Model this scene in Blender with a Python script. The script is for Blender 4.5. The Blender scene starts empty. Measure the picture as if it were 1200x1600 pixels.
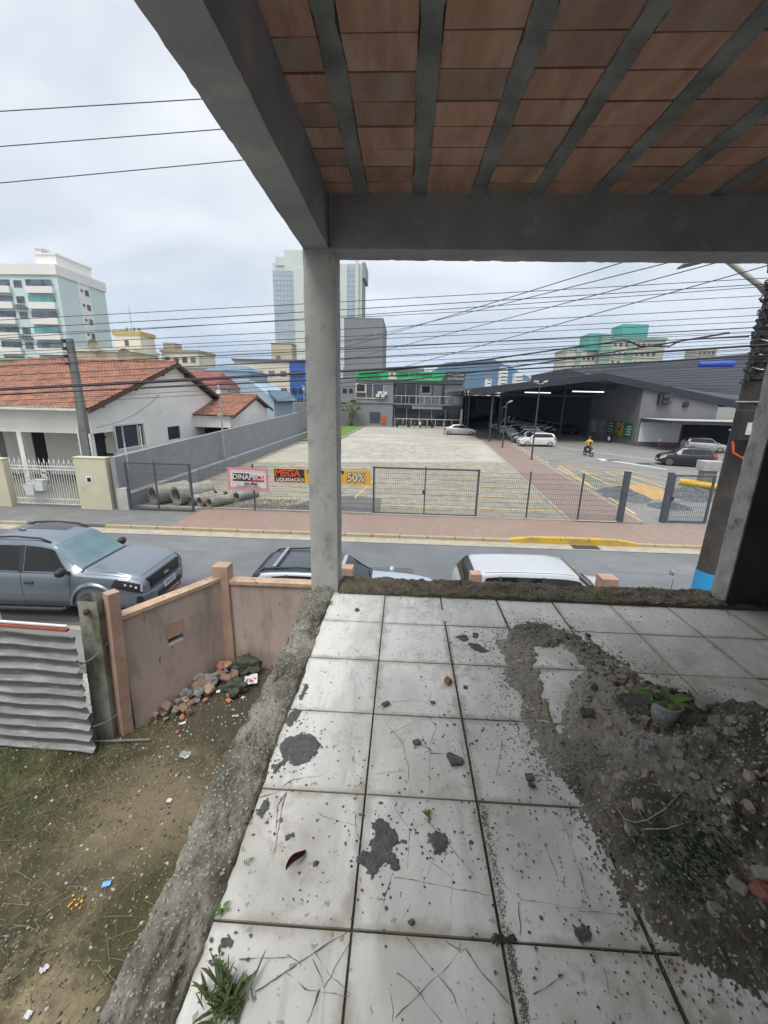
import bpy, bmesh, math, random
from math import radians, sin, cos, pi, sqrt, atan2, hypot
from mathutils import Vector, Matrix, noise as mnoise
random.seed(7)
sc = bpy.context.scene
col = sc.collection

# ---------------------------------------------------------------- camera
F_PX, PITCH, YAW, ROLL, EYE = 650.8, 0.26731, -0.0422, 0.022147, 4.8
FZ = 3.234                                    # top of the upstairs floor
_f = Vector((sin(YAW)*cos(PITCH), cos(YAW)*cos(PITCH), -sin(PITCH)))
_r = Vector((cos(YAW), -sin(YAW), 0)); _d = _f.cross(_r)
CR = cos(ROLL)*_r - sin(ROLL)*_d; CD = sin(ROLL)*_r + cos(ROLL)*_d
cam = bpy.data.objects.new("camera", bpy.data.cameras.new("camera")); col.objects.link(cam)
m = Matrix((CR, -CD, -_f)).transposed().to_4x4(); m.translation = (0, 0, EYE)
cam.matrix_world = m
cam.data.sensor_fit = 'HORIZONTAL'; cam.data.sensor_width = 36; cam.data.lens = 36*F_PX/1200
cam.data.clip_start = 0.05; cam.data.clip_end = 9000
sc.camera = cam

# ---------------------------------------------------------------- light
SUN_EL, SUN_AZ = radians(62), radians(205)    # azimuth of the sun, clockwise from +y
wd = bpy.data.worlds.new("World"); sc.world = wd; wd.use_nodes = True
N, L = wd.node_tree.nodes, wd.node_tree.links; N.clear()
wo = N.new('ShaderNodeOutputWorld'); bg = N.new('ShaderNodeBackground'); bg.inputs[1].default_value = 0.10
sky = N.new('ShaderNodeTexSky'); sky.sky_type = 'NISHITA'; sky.sun_disc = False
sky.sun_elevation = SUN_EL; sky.sun_rotation = SUN_AZ; sky.air_density = 1.5; sky.dust_density = 3
tc = N.new('ShaderNodeTexCoord'); mp = N.new('ShaderNodeMapping')
# clouds lie in layers: stretch the noise along the horizon
sx = N.new('ShaderNodeSeparateXYZ'); L.new(tc.outputs['Generated'], sx.inputs[0])
az = N.new('ShaderNodeMath'); az.operation = 'ADD'; az.inputs[1].default_value = 0.35; L.new(sx.outputs[2], az.inputs[0])
dv = N.new('ShaderNodeVectorMath'); dv.operation = 'DIVIDE'
cb = N.new('ShaderNodeCombineXYZ')
for i in range(3): L.new(az.outputs[0], cb.inputs[i])
L.new(tc.outputs['Generated'], dv.inputs[0]); L.new(cb.outputs[0], dv.inputs[1])
L.new(dv.outputs[0], mp.inputs[0]); mp.inputs['Scale'].default_value = (1.0, 1.6, 2.2)
n1 = N.new('ShaderNodeTexNoise'); n1.inputs['Scale'].default_value = 1.25; n1.inputs['Detail'].default_value = 5; n1.inputs['Roughness'].default_value = .5
n1.inputs['Distortion'].default_value = .25
L.new(mp.outputs[0], n1.inputs['Vector'])
cr = N.new('ShaderNodeValToRGB'); e = cr.color_ramp.elements
e[0].position = .38; e[0].color = (5.15, 5.42, 5.7, 1); e[1].position = .62; e[1].color = (7.0, 7.05, 7.12, 1)
L.new(n1.outputs[0], cr.inputs[0])
mx = N.new('ShaderNodeMix'); mx.data_type = 'RGBA'; mx.inputs[0].default_value = .93
L.new(sky.outputs[0], mx.inputs[6]); L.new(cr.outputs[0], mx.inputs[7])
# an overcast sky is brighter towards the zenith than near the horizon
zr_ = N.new('ShaderNodeMapRange'); zr_.interpolation_type = 'SMOOTHSTEP'; zr_.inputs[1].default_value = .55; zr_.inputs[2].default_value = 1.0; zr_.inputs[3].default_value = 1.0; zr_.inputs[4].default_value = 2.4; L.new(sx.outputs[2], zr_.inputs[0])
vm = N.new('ShaderNodeVectorMath'); vm.operation = 'SCALE'; L.new(mx.outputs[2], vm.inputs[0]); L.new(zr_.outputs[0], vm.inputs['Scale'])
L.new(vm.outputs[0], bg.inputs[0]); L.new(bg.outputs[0], wo.inputs[0])
sl = bpy.data.lights.new("sun", 'SUN'); sl.energy = 1.5; sl.angle = radians(25); sl.color = (1, .97, .92)
so = bpy.data.objects.new("sun", sl); col.objects.link(so)
sd = Vector((sin(SUN_AZ)*cos(SUN_EL), cos(SUN_AZ)*cos(SUN_EL), sin(SUN_EL)))
so.rotation_euler = sd.to_track_quat('Z', 'Y').to_euler(); so.location = (0, -20, 60)
vs = sc.view_settings; vs.view_transform = 'Standard'; vs.look = 'None'; vs.exposure = 0.62; vs.gamma = 1
sc.cycles.max_bounces = 8; sc.cycles.diffuse_bounces = 5; sc.cycles.transparent_max_bounces = 16
sc.cycles.use_adaptive_sampling = True; sc.cycles.use_denoising = True
sc.cycles.volume_bounces = 0

# ---------------------------------------------------------------- surveyed points (photo measured on known planes)
def _ray(px, py): return _f + CR*((px-600)/F_PX) + CD*((py-800)/F_PX)
def GP(px, py, z=0.0):
    r = _ray(px, py); t = (z-EYE)/r.z; return Vector((r.x*t, r.y*t, z))
def YP(px, py, y):
    r = _ray(px, py); t = y/r.y; return Vector((r.x*t, y, EYE+r.z*t))
def FL(px, py, dz=0.0): return GP(px, py, FZ+dz)

# ---------------------------------------------------------------- materials
MATS = {}
def mat(name, c1, c2=None, rough=.8, scale=2.0, bump=0.0, bscale=None, metal=0.0, spec=.5, stretch=(1,1,1), lo=.35, hi=.65,
        c3=None, s3=.6, lo3=.55, hi3=.7, detail=6, coat=0.0, alpha=None, emit=None, estr=1.0, trans=0.0, coords='pos', speck=None):
    if name in MATS: return MATS[name]
    M = bpy.data.materials.new(name); M.use_nodes = True; MATS[name] = M
    n, l = M.node_tree.nodes, M.node_tree.links
    b = n['Principled BSDF']; b.inputs['Roughness'].default_value = rough; b.inputs['Metallic'].default_value = metal
    b.inputs['Specular IOR Level'].default_value = spec; b.inputs['Coat Weight'].default_value = coat; b.inputs['Coat Roughness'].default_value = .05
    b.inputs['Transmission Weight'].default_value = trans
    def rgba(c): return (c[0], c[1], c[2], 1)
    b.inputs['Base Color'].default_value = rgba(c1)
    if emit: b.inputs['Emission Color'].default_value = rgba(emit); b.inputs['Emission Strength'].default_value = estr
    if alpha is not None: b.inputs['Alpha'].default_value = alpha
    if c2 is None: c2 = tuple(x*.82 for x in c1)
    if coords == 'pos': g = n.new('ShaderNodeNewGeometry').outputs['Position']
    else: g = n.new('ShaderNodeTexCoord').outputs['Object']
    mp = n.new('ShaderNodeMapping'); mp.inputs['Scale'].default_value = stretch; l.new(g, mp.inputs[0])
    def nz(s, d=detail, r=.6):
        t = n.new('ShaderNodeTexNoise'); t.inputs['Scale'].default_value = s; t.inputs['Detail'].default_value = d; t.inputs['Roughness'].default_value = r
        l.new(mp.outputs[0], t.inputs['Vector']); return t.outputs[0]
    def rng(src, a, bb):
        t = n.new('ShaderNodeMapRange'); t.inputs[1].default_value = a; t.inputs[2].default_value = bb; l.new(src, t.inputs[0]); return t.outputs[0]
    def mix(f, a, bb):
        t = n.new('ShaderNodeMix'); t.data_type = 'RGBA'; l.new(f, t.inputs[0])
        for k, v in ((6, a), (7, bb)):
            if isinstance(v, tuple): t.inputs[k].default_value = rgba(v)
            else: l.new(v, t.inputs[k])
        return t.outputs[2]
    M['h'] = 0
    c = mix(rng(nz(scale), lo, hi), c1, c2)
    if c3: c = mix(rng(nz(scale*s3+.013, 8, .65), lo3, hi3), c, c3)
    if speck: c = mix(rng(nz(speck[0], 2, .5), speck[1], speck[1]+.06), c, speck[2])
    l.new(c, b.inputs['Base Color'])
    if bump:
        bp = n.new('ShaderNodeBump'); bp.inputs['Strength'].default_value = min(1, bump); bp.inputs['Distance'].default_value = .02 if bump <= 1 else .05
        l.new(nz(bscale or scale*6, 8, .65), bp.inputs['Height']); l.new(bp.outputs[0], b.inputs['Normal'])
    M.node_tree.nodes.active = b
    return M

def tint(M, centre, r0, r1, colr, amt=1.0, nscale=2.0, stretch=(1, 1, 1)):
    # an area of the ground that is really of another colour: soft edged and broken up by noise
    n, l = M.node_tree.nodes, M.node_tree.links; b = n['Principled BSDF']; src = b.inputs['Base Color'].links[0].from_socket
    g = n.new('ShaderNodeNewGeometry'); s = n.new('ShaderNodeVectorMath'); s.operation = 'SUBTRACT'; l.new(g.outputs['Position'], s.inputs[0]); s.inputs[1].default_value = centre
    k = n.new('ShaderNodeVectorMath'); k.operation = 'MULTIPLY'; l.new(s.outputs[0], k.inputs[0]); k.inputs[1].default_value = stretch
    d = n.new('ShaderNodeVectorMath'); d.operation = 'LENGTH'; l.new(k.outputs[0], d.inputs[0])
    t = n.new('ShaderNodeTexNoise'); t.inputs['Scale'].default_value = nscale; t.inputs['Detail'].default_value = 8; t.inputs['Roughness'].default_value = .68; l.new(g.outputs['Position'], t.inputs['Vector'])
    a = n.new('ShaderNodeMath'); a.operation = 'MULTIPLY_ADD'; l.new(t.outputs[0], a.inputs[0]); a.inputs[1].default_value = 2.2*(r1-r0)+.6*r0; l.new(d.outputs['Value'], a.inputs[2])
    sh = 1.1*(r1-r0)+.3*r0
    m_ = n.new('ShaderNodeMapRange'); m_.inputs[1].default_value = r0+sh; m_.inputs[2].default_value = r1+sh; m_.inputs[3].default_value = amt; m_.inputs[4].default_value = 0; l.new(a.outputs[0], m_.inputs[0])
    x = n.new('ShaderNodeMix'); x.data_type = 'RGBA'; l.new(m_.outputs[0], x.inputs[0]); l.new(src, x.inputs[6]); x.inputs[7].default_value = (*colr, 1); l.new(x.outputs[2], b.inputs['Base Color'])

# ---------------------------------------------------------------- object helpers
class MB:
    def __init__(s): s.v = []; s.f = []; s.mi = []; s.k = 0
    def mat(s, k): s.k = k; return s
    def poly(s, pts):
        b = len(s.v); s.v += [tuple(p) for p in pts]; s.f.append(tuple(range(b, b+len(pts)))); s.mi.append(s.k); return s
    def faces(s, pts, fs):
        b = len(s.v); s.v += [tuple(p) for p in pts]
        for f in fs: s.f.append(tuple(b+i for i in f)); s.mi.append(s.k)
        return s
    def box(s, c, d, rz=0.0, M=None):
        x, y, z = (d[0]/2, d[1]/2, d[2]/2); pts = []
        for sx_ in (-1, 1):
            for sy_ in (-1, 1):
                for sz_ in (-1, 1):
                    p = Vector((sx_*x, sy_*y, sz_*z))
                    if rz: p = Vector((p.x*cos(rz)-p.y*sin(rz), p.x*sin(rz)+p.y*cos(rz), p.z))
                    if M: p = M @ p
                    pts.append(p+Vector(c))
        return s.faces(pts, [(0,1,3,2),(4,6,7,5),(0,4,5,1),(2,3,7,6),(0,2,6,4),(1,5,7,3)])
    def b2(s, a, b): return s.box([(a[i]+b[i])/2 for i in range(3)], [abs(b[i]-a[i]) for i in range(3)])
    def bar(s, p, q, w, h=None):
        p, q = Vector(p), Vector(q); h = h or w; d = q-p; Ln = d.length
        if Ln < 1e-6: return s
        return s.box((p+q)/2, (w, h, Ln), M=d.to_track_quat('Z', 'Y').to_matrix())
    def tube(s, pts, r, n=8, caps=True):
        pts = [Vector(p) for p in pts]; b = len(s.v); rr = r if isinstance(r, (list, tuple)) else [r]*len(pts)
        up = Vector((0, 0, 1)); u = None
        for i, p in enumerate(pts):
            t = (pts[min(i+1, len(pts)-1)]-pts[max(i-1, 0)]).normalized()
            if u is None:
                u = t.cross(up)
                if u.length < .05: u = t.cross(Vector((1, 0, 0)))
            u = (u-t*u.dot(t)).normalized(); w = t.cross(u)
            for k in range(n):
                a = 2*pi*k/n; s.v.append(tuple(p+(u*cos(a)+w*sin(a))*rr[i]))
        for i in range(len(pts)-1):
            for k in range(n):
                s.f.append((b+i*n+k, b+i*n+(k+1) % n, b+(i+1)*n+(k+1) % n, b+(i+1)*n+k)); s.mi.append(s.k)
        if caps:
            s.f.append(tuple(b+k for k in range(n))[::-1]); s.mi.append(s.k)
            s.f.append(tuple(b+(len(pts)-1)*n+k for k in range(n))); s.mi.append(s.k)
        return s
    def cyl(s, p, q, r, n=16, r2=None): return s.tube([p, q], [r, r if r2 is None else r2], n)
    def grid(s, nu, nv, fn, wrap=False):
        b = len(s.v)
        for i in range(nu):
            for j in range(nv): s.v.append(tuple(fn(i/(nu-1), j/(nv-1))))
        for i in range(nu-1):
            for j in range(nv-1):
                s.f.append((b+i*nv+j, b+(i+1)*nv+j, b+(i+1)*nv+j+1, b+i*nv+j+1)); s.mi.append(s.k)
        return s
    def prism(s, out, z0, z1, T=None):
        n = len(out); pts = [Vector((p[0], p[1], z0)) for p in out]+[Vector((p[0], p[1], z1)) for p in out]
        if T: pts = [T(p) for p in pts]
        s.faces(pts, [tuple(range(n))[::-1], tuple(range(n, 2*n))]+[(i, (i+1) % n, n+(i+1) % n, n+i) for i in range(n)]); return s
    def rock(s, c, r, sub=1, sq=(1, 1, .7), seed=None):
        bm = bmesh.new(); bmesh.ops.create_icosphere(bm, subdivisions=sub, radius=1)
        o = Vector((random.uniform(0, 99), random.uniform(0, 99), 3)); R = Matrix.Rotation(random.uniform(0, 6.3), 3, 'Z') @ Matrix.Rotation(random.uniform(-.5, .5), 3, 'X')
        vs_ = []
        for v in bm.verts:
            p = v.co.copy(); k = 1+.55*mnoise.noise(p*1.1+o); p = Vector((p.x*sq[0], p.y*sq[1], p.z*sq[2]))*k*r
            vs_.append(R @ p+Vector(c))
        bm.verts.ensure_lookup_table(); s.faces(vs_, [tuple(v.index for v in f.verts) for f in bm.faces]); bm.free(); return s
    def chunk(s, c, d, jit=.18, rnd=random):
        R = Matrix.Rotation(rnd.uniform(0, 6.3), 3, 'Z') @ Matrix.Rotation(rnd.uniform(-.6, .6), 3, 'X') @ Matrix.Rotation(rnd.uniform(-.4, .4), 3, 'Y')
        bm = bmesh.new(); bmesh.ops.create_cube(bm, size=1); bmesh.ops.bevel(bm, geom=bm.edges[:], offset=.12, segments=1, affect='EDGES'); o = Vector((rnd.uniform(0, 99), 0, 0))
        bmesh.ops.subdivide_edges(bm, edges=bm.edges[:], cuts=1)
        pts = [R @ Vector((v.co.x*d[0], v.co.y*d[1], v.co.z*d[2]))*(1+jit*2*mnoise.noise(v.co*1.7+o)+jit*.6*mnoise.noise(v.co*6+o))+Vector(c) for v in bm.verts]
        s.faces(pts, [tuple(v.index for v in f.verts) for f in bm.faces]); bm.free(); return s
    def build_each(s, name, m, par):     # every box an object of its own
        for i in range(0, len(s.v), 8):
            q = MB(); q.v = s.v[i:i+8]; q.f = [tuple(k-i for k in f) for f in s.f if i <= f[0] < i+8]; q.mi = [0]*len(q.f); q.build(name, m, par)
    def build(s, name, mats, parent=None, smooth=False, bevel=0, auto=None, loc=None, fix=False):
        me = bpy.data.meshes.new(name); me.from_pydata(s.v, [], s.f); me.update()
        if not isinstance(mats, (list, tuple)): mats = [mats]
        for m_ in mats: me.materials.append(m_)
        if len(mats) > 1: me.polygons.foreach_set('material_index', s.mi)
        if fix or smooth:
            bm = bmesh.new(); bm.from_mesh(me)
            if fix: bmesh.ops.remove_doubles(bm, verts=bm.verts, dist=.0005)
            bmesh.ops.recalc_face_normals(bm, faces=bm.faces); bm.to_mesh(me); bm.free()
        if smooth:
            me.polygons.foreach_set('use_smooth', [True]*len(me.polygons))
            if auto: me.set_sharp_from_angle(angle=radians(auto))
        o = bpy.data.objects.new(name, me); col.objects.link(o)
        if parent: o.parent = parent
        if bevel:
            bv = o.modifiers.new('bevel', 'BEVEL'); bv.width = bevel; bv.segments = 2; bv.limit_method = 'ANGLE'
        if loc: o.location = loc
        return o
def tag(o, label=None, cat=None, group=None, kind=None):
    if label: o['label'] = label
    if cat: o['category'] = cat
    if group: o['group'] = group
    if kind: o['kind'] = kind
    return o
def thing(name, label, cat, loc=(0, 0, 0), rz=0.0, group=None):
    o = bpy.data.objects.new(name, None); col.objects.link(o); o.location = loc; o.rotation_euler = (0, 0, rz); o.empty_display_size = .1
    return tag(o, label, cat, group)
KIDS = None
def copy_tree(o, loc=None, rz=None, label=None, group=None, parent=None):
    global KIDS
    kids = {}
    for x in bpy.data.objects:
        if x.parent: kids.setdefault(x.parent, []).append(x)
    def cp(a, par):
        c = a.copy(); col.objects.link(c); c.parent = par
        for k in kids.get(a, []): cp(k, c)
        return c
    c = cp(o, parent)
    if loc is not None: c.location = loc
    if rz is not None: c.rotation_euler = (0, 0, rz)
    if label: c['label'] = label
    if group: c['group'] = group
    return c
def text(name, s, size, m, M4, parent=None, ext=.004, align='CENTER', sx_=1.0, bold=0.0, shear=0.0):
    cu = bpy.data.curves.new(name, 'FONT'); cu.body = s; cu.size = size; cu.extrude = ext; cu.align_x = align; cu.align_y = 'CENTER'; cu.offset = bold; cu.shear = shear
    t = bpy.data.objects.new(name+'_c', cu); col.objects.link(t); dg = bpy.context.evaluated_depsgraph_get()
    me = bpy.data.meshes.new_from_object(t.evaluated_get(dg)); bpy.data.objects.remove(t); me.name = name
    me.transform(Matrix.Scale(sx_, 4, (1, 0, 0))); me.transform(M4); me.materials.clear(); me.materials.append(m)
    o = bpy.data.objects.new(name, me); col.objects.link(o); o.parent = parent; return o
FACE_Y = Matrix.Rotation(pi/2, 4, 'X')        # text standing up, read from -y
def MT(x, y, z, R=FACE_Y): return Matrix.Translation((x, y, z)) @ R
def fbm(x, y, z=0.0, o=4): return mnoise.fractal(Vector((x, y, z)), 1.0, 2.0, o)
def lerp(a, b, t): return a+(b-a)*t
def sstep(a, b, x):
    t = max(0, min(1, (x-a)/(b-a))); return t*t*(3-2*t)
def polydist(poly, x, y):
    d = 1e9; ins = False; n = len(poly)
    for i in range(n):
        ax, ay = poly[i]; bx, by = poly[(i+1) % n]; dx, dy = bx-ax, by-ay
        t = max(0, min(1, ((x-ax)*dx+(y-ay)*dy)/(dx*dx+dy*dy+1e-12))); d = min(d, hypot(ax+t*dx-x, ay+t*dy-y))
        if (ay > y) != (by > y) and x < (bx-ax)*(y-ay)/(by-ay)+ax: ins = not ins
    return d if ins else -d

# common materials
M_CONC = mat('concrete', (.30, .305, .30), (.20, .205, .205), rough=.9, scale=2.2, bump=.5, bscale=30, c3=(.30, .30, .29), s3=2.3, lo3=.56, hi3=.72)
M_CONC_BEAM = mat('beam_concrete', (.38, .405, .44), (.26, .28, .31), rough=.9, scale=1.6, bump=.5, bscale=25, c3=(.46, .47, .47), s3=1.6, lo3=.55, hi3=.70)
M_JOIST = mat('joist_concrete', (.32, .335, .33), (.17, .185, .19), rough=.95, scale=5, bump=.8, bscale=60)
M_WHITE = mat('white_paint', (.66, .67, .66), (.58, .59, .58), rough=.7, scale=.7, c3=(.5, .5, .48), s3=2.5, lo3=.62, hi3=.8)
M_BLACKM = mat('black_metal', (.035, .037, .042), (.05, .052, .058), rough=.5, scale=3)
M_FENCE = mat('fence_paint', (.05, .06, .085), (.07, .08, .1), rough=.5, scale=3)
M_WHITEM = mat('white_metal', (.7, .7, .68), (.55, .55, .53), rough=.5, scale=6)
M_DARK = mat('dark_void', (.02, .021, .023), (.03, .03, .032), rough=.9)
M_RUBBER = mat('rubber', (.022, .022, .024), (.035, .035, .036), rough=.85, scale=10)
M_CABLE = mat('cable_black', (.02, .021, .024), (.03, .031, .035), rough=.6)
M_YEL = mat('yellow_paint', (.50, .34, .08), (.36, .27, .12), rough=.8, scale=3, lo=.45, hi=.7)
M_GREEN = mat('leaf_green', (.09, .19, .03), (.055, .13, .02), rough=.6, scale=30)
M_GLASSD = mat('dark_glass', (.02, .024, .028), (.03, .035, .04), rough=.08, spec=.8, scale=1)
M_CLAY = mat('terracotta', (.30, .125, .075), (.20, .09, .055), rough=.9, scale=9, bump=.4, bscale=40)
# ================================================================ our unfinished building
# --- floor
ty0 = 3.1311; tx0 = -0.0869-0.02; T = .45
def floor_mat():
    M = bpy.data.materials.new('glazed_floor_tile'); M.use_nodes = True; n, l = M.node_tree.nodes, M.node_tree.links; b = n['Principled BSDF']
    g = n.new('ShaderNodeNewGeometry').outputs['Position']
    def nz(s, d=5, r=.6, st=(1, 1, 1), dist=0, rot=0):
        mp = n.new('ShaderNodeMapping'); mp.inputs['Scale'].default_value = st; mp.inputs['Rotation'].default_value = (0, 0, rot); l.new(g, mp.inputs[0])
        t = n.new('ShaderNodeTexNoise'); t.inputs['Scale'].default_value = s; t.inputs['Detail'].default_value = d; t.inputs['Roughness'].default_value = r; t.inputs['Distortion'].default_value = dist
        l.new(mp.outputs[0], t.inputs['Vector']); return t.outputs[0]
    def rng(src, a, c, lo=0., hi=1.):
        t = n.new('ShaderNodeMapRange'); t.inputs[1].default_value = a; t.inputs[2].default_value = c; t.inputs[3].default_value = lo; t.inputs[4].default_value = hi; l.new(src, t.inputs[0]); return t.outputs[0]
    def mix(f, a, c):
        t = n.new('ShaderNodeMix'); t.data_type = 'RGBA'; l.new(f, t.inputs[0])
        for k, v in ((6, a), (7, c)):
            if isinstance(v, tuple): t.inputs[k].default_value = (*v, 1)
            else: l.new(v, t.inputs[k])
        return t.outputs[2]
    def mul(a, c):
        t = n.new('ShaderNodeMath'); t.operation = 'MULTIPLY'; l.new(a, t.inputs[0]); l.new(c, t.inputs[1]); return t.outputs[0]
    c = mix(rng(nz(3.0, 6, .6, (1, .35, 1), .8, .5), .42, .62), (.70, .695, .665), (.50, .495, .475))      # marbled glaze
    c = mix(rng(nz(9, 6, .65, (1, .25, 1), 1.2, .5), .56, .66, 0, .45), c, (.36, .36, .375))
    c = mix(rng(nz(1.1, 5, .6), .5, .72, 0, .5), c, (.40, .39, .35))                                       # dried dirt film
    c = mix(rng(nz(26, 3, .5), .665, .70, 0, .7), c, (.20, .185, .16))                                    # specks
    c = mix(mul(rng(nz(70, 2, .5), .64, .69), rng(nz(2.3, 3), .45, .6)), c, (.13, .12, .11))
    # soil trodden over the right-hand side, near the heap
    sp = n.new('ShaderNodeSeparateXYZ'); l.new(g, sp.inputs[0])
    rx = rng(sp.outputs[0], .35, 1.5)
    soil = mul(mul(rx, rng(nz(4.5, 8, .72), .42, .66)), rng(sp.outputs[1], 2.9, 2.2, .35, 1.))
    c = mix(soil, c, (.24, .21, .175))
    rx2 = rng(sp.outputs[0], 1.2, 2.2, 0, .5)
    c = mix(rx2, c, (.52, .45, .42))
    # every tile its own shade, brown film creeping in from the joints
    def math(op, a, bb=None):
        t = n.new('ShaderNodeMath'); t.operation = op
        for i_, v in enumerate((a, bb)):
            if v is None: continue
            if isinstance(v, (int, float)): t.inputs[i_].default_value = v
            else: l.new(v, t.inputs[i_])
        return t.outputs[0]
    ux = math('DIVIDE', math('SUBTRACT', sp.outputs[0], tx0-4.5), T); uy = math('DIVIDE', math('SUBTRACT', sp.outputs[1], ty0-9.0), T)
    fx, fy = math('FRACT', ux), math('FRACT', uy)
    ex = math('MINIMUM', fx, math('SUBTRACT', 1.0, fx)); ey = math('MINIMUM', fy, math('SUBTRACT', 1.0, fy)); ed = math('MINIMUM', ex, ey)
    ed = math('ADD', ed, math('MULTIPLY', math('SUBTRACT', nz(7, 7, .7), .5), .34))
    c = mix(rng(ed, .075, -.01, 0, .72), c, (.28, .25, .19))
    cbn = n.new('ShaderNodeCombineXYZ'); l.new(math('FLOOR', ux), cbn.inputs[0]); l.new(math('FLOOR', uy), cbn.inputs[1]); wn = n.new('ShaderNodeTexWhiteNoise'); wn.noise_dimensions = '3D'; l.new(cbn.outputs[0], wn.inputs[0])
    c = mix(rng(wn.outputs[0], 0, 1, 0, .32), c, (.46, .445, .41))
    c = mix(mul(rng(nz(2.1, 7, .7), .54, .68), rng(nz(17, 4), .4, .6)), c, (.36, .33, .27))
    l.new(c, b.inputs['Base Color'])
    l.new(rng(nz(5, 4), .3, .7, .45, .75), b.inputs['Roughness']); b.inputs['Specular IOR Level'].default_value = .35
    bp = n.new('ShaderNodeBump'); bp.inputs['Strength'].default_value = .12; bp.inputs['Distance'].default_value = .01; l.new(nz(60, 5), bp.inputs['Height']); l.new(bp.outputs[0], b.inputs['Normal'])
    return M
M_TILE = floor_mat()
M_GROUT = mat('dirty_grout', (.065, .06, .035), (.10, .095, .055), rough=1, scale=9, bump=.8, bscale=90)
M_MORTAR = mat('mortar', (.29, .275, .235), (.16, .15, .125), rough=1, scale=7, bump=1, bscale=34, c3=(.085, .085, .06), s3=.45, lo3=.47, hi3=.62, speck=(90, .62, (.4, .39, .35)))
M_MOSS = mat('mossy_mortar', (.15, .125, .09), (.07, .06, .045), rough=1, scale=9, bump=1, bscale=40, c3=(.10, .12, .04), s3=.5, lo3=.56, hi3=.66, speck=(60, .63, (.28, .26, .22)))
fl = thing('upper_floor', 'upper storey concrete floor laid with dirty white marbled tiles', 'floor', (0, 0, 0)); 
sb = MB().b2((-.70, -2.6, FZ-.24), (3.6, 3.17, FZ-.012)); sb.build('floor_slab', M_CONC, fl)
gb = MB().grid(60, 80, lambda u, v: (lerp(-.545, 3.59, u), lerp(-2.5, 3.13, v), FZ-.004+.003*fbm(u*60, v*80))); gb.build('grout_bed', M_GROUT, fl)
tb = MB(); rt = random.Random(3)
edge_x = lambda y: -.535+.012*fbm(y*9, 3.1)+.012*fbm(y*2.2, 8)  # broken left edge of the paving
BAD = [FL(*p) for p in ((371, 1375), (352, 1440), (390, 1300))]
for j in range(-1, 14):
    y1 = ty0-T*j; y0 = y1-T
    if j == -1: y1 = 3.12; continue
    for i in range(-1, 9):
        x0 = tx0+T*i; x1 = x0+T; g = .004+.0055*(i in (2,))+.003*(i in (1,))
        if j == 0: pass
        X0, X1 = x0+g, x1-g; Y0, Y1 = y0+.0045, y1-.0045
        if i == -1: X0 = None
        if X1 > 3.55: X1 = 3.55
        dz = rt.uniform(-.0015, .0015); tl = [rt.uniform(-.0012, .0012) for _ in range(4)]
        nx, ny = (10, 24) if i == -1 else (2, 2)
        def P(u, v, X0=X0, X1=X1, Y0=Y0, Y1=Y1, dz=dz, tl=tl):
            y = lerp(Y0, Y1, v); a = X0 if X0 is not None else edge_x(y)
            return (lerp(a, X1, u), y, FZ+.004+dz+lerp(lerp(tl[0], tl[1], u), lerp(tl[2], tl[3], u), v))
        tb.grid(nx, ny, P)
        # rim of the tile
        for (ua, va, ub, vb) in ((0, 0, 1, 0), (1, 0, 1, 1), (1, 1, 0, 1), (0, 1, 0, 0)):
            k = 24 if (i == -1 and ua == ub == 0) else 1
            for q in range(k):
                a = P(lerp(ua, ub, q/k), lerp(va, vb, q/k)); b_ = P(lerp(ua, ub, (q+1)/k), lerp(va, vb, (q+1)/k))
                tb.poly([a, b_, (b_[0], b_[1], FZ-.01), (a[0], a[1], FZ-.01)])
tb.build('floor_tiling', M_TILE, fl)
# mortar kerb down the left side, broken and weathered
def kerb_z(u, x, y): return .055*sin(pi*min(1, max(0, u)))**.6
def lk(u, v):
    y = lerp(-1.5, 3.16, v); xr = -.535+.02*fbm(y*3, 5.5)+.008*fbm(y*11, 1); xl = -.735+.022*fbm(y*2.7, 9.5)+.012*fbm(y*9, 4)
    if u < .14:                                              # outer face
        t = u/.14; return (xl-.012*(1-t)+.02*fbm(y*6, t*2), y, lerp(FZ-.26, FZ+.005, t))
    t = (u-.14)/.86; x = lerp(xl, xr, t)
    z = FZ+.006+.034*(sin(pi*(.08+.92*t)))**.6*(.8+.4*fbm(x*4, y*4, 7))+.012*fbm(x*11, y*11)+.007*fbm(x*38, y*38, 2)+.003*fbm(x*110, y*110, 5)
    z -= .030*sstep(.1, .35, fbm(x*5+20, y*2.2, 4))
    if t > .97: z = FZ-.01
    return (x, y, z)
MB().grid(60, 760, lk).build('mortar_kerb', M_MORTAR, fl, smooth=True)
kg = [MB(), MB()]; rkg = random.Random(31)
for k in range(2600):
    u, v = rkg.uniform(.12, .95), rkg.uniform(.2, 1); p = lk(u, v); r = rkg.choice((.0015, .002, .002, .003, .004, .006)); kg[rkg.random() < .4].rock((p[0], p[1], p[2]+r*.2), r, 1)
for g_, m_ in zip(kg, (mat('kerb_grit', (.34, .325, .285), (.22, .21, .18), rough=1, scale=40), mat('kerb_grit_dark', (.10, .095, .085), (.16, .15, .13), rough=1, scale=40))): tag(g_.build('grit', m_, fl), kind='stuff')
MB().b2((-.70, -2.6, FZ-.34), (-.56, 3.16, FZ-.26)).build('slab_soffit', M_CONC, fl)
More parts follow.
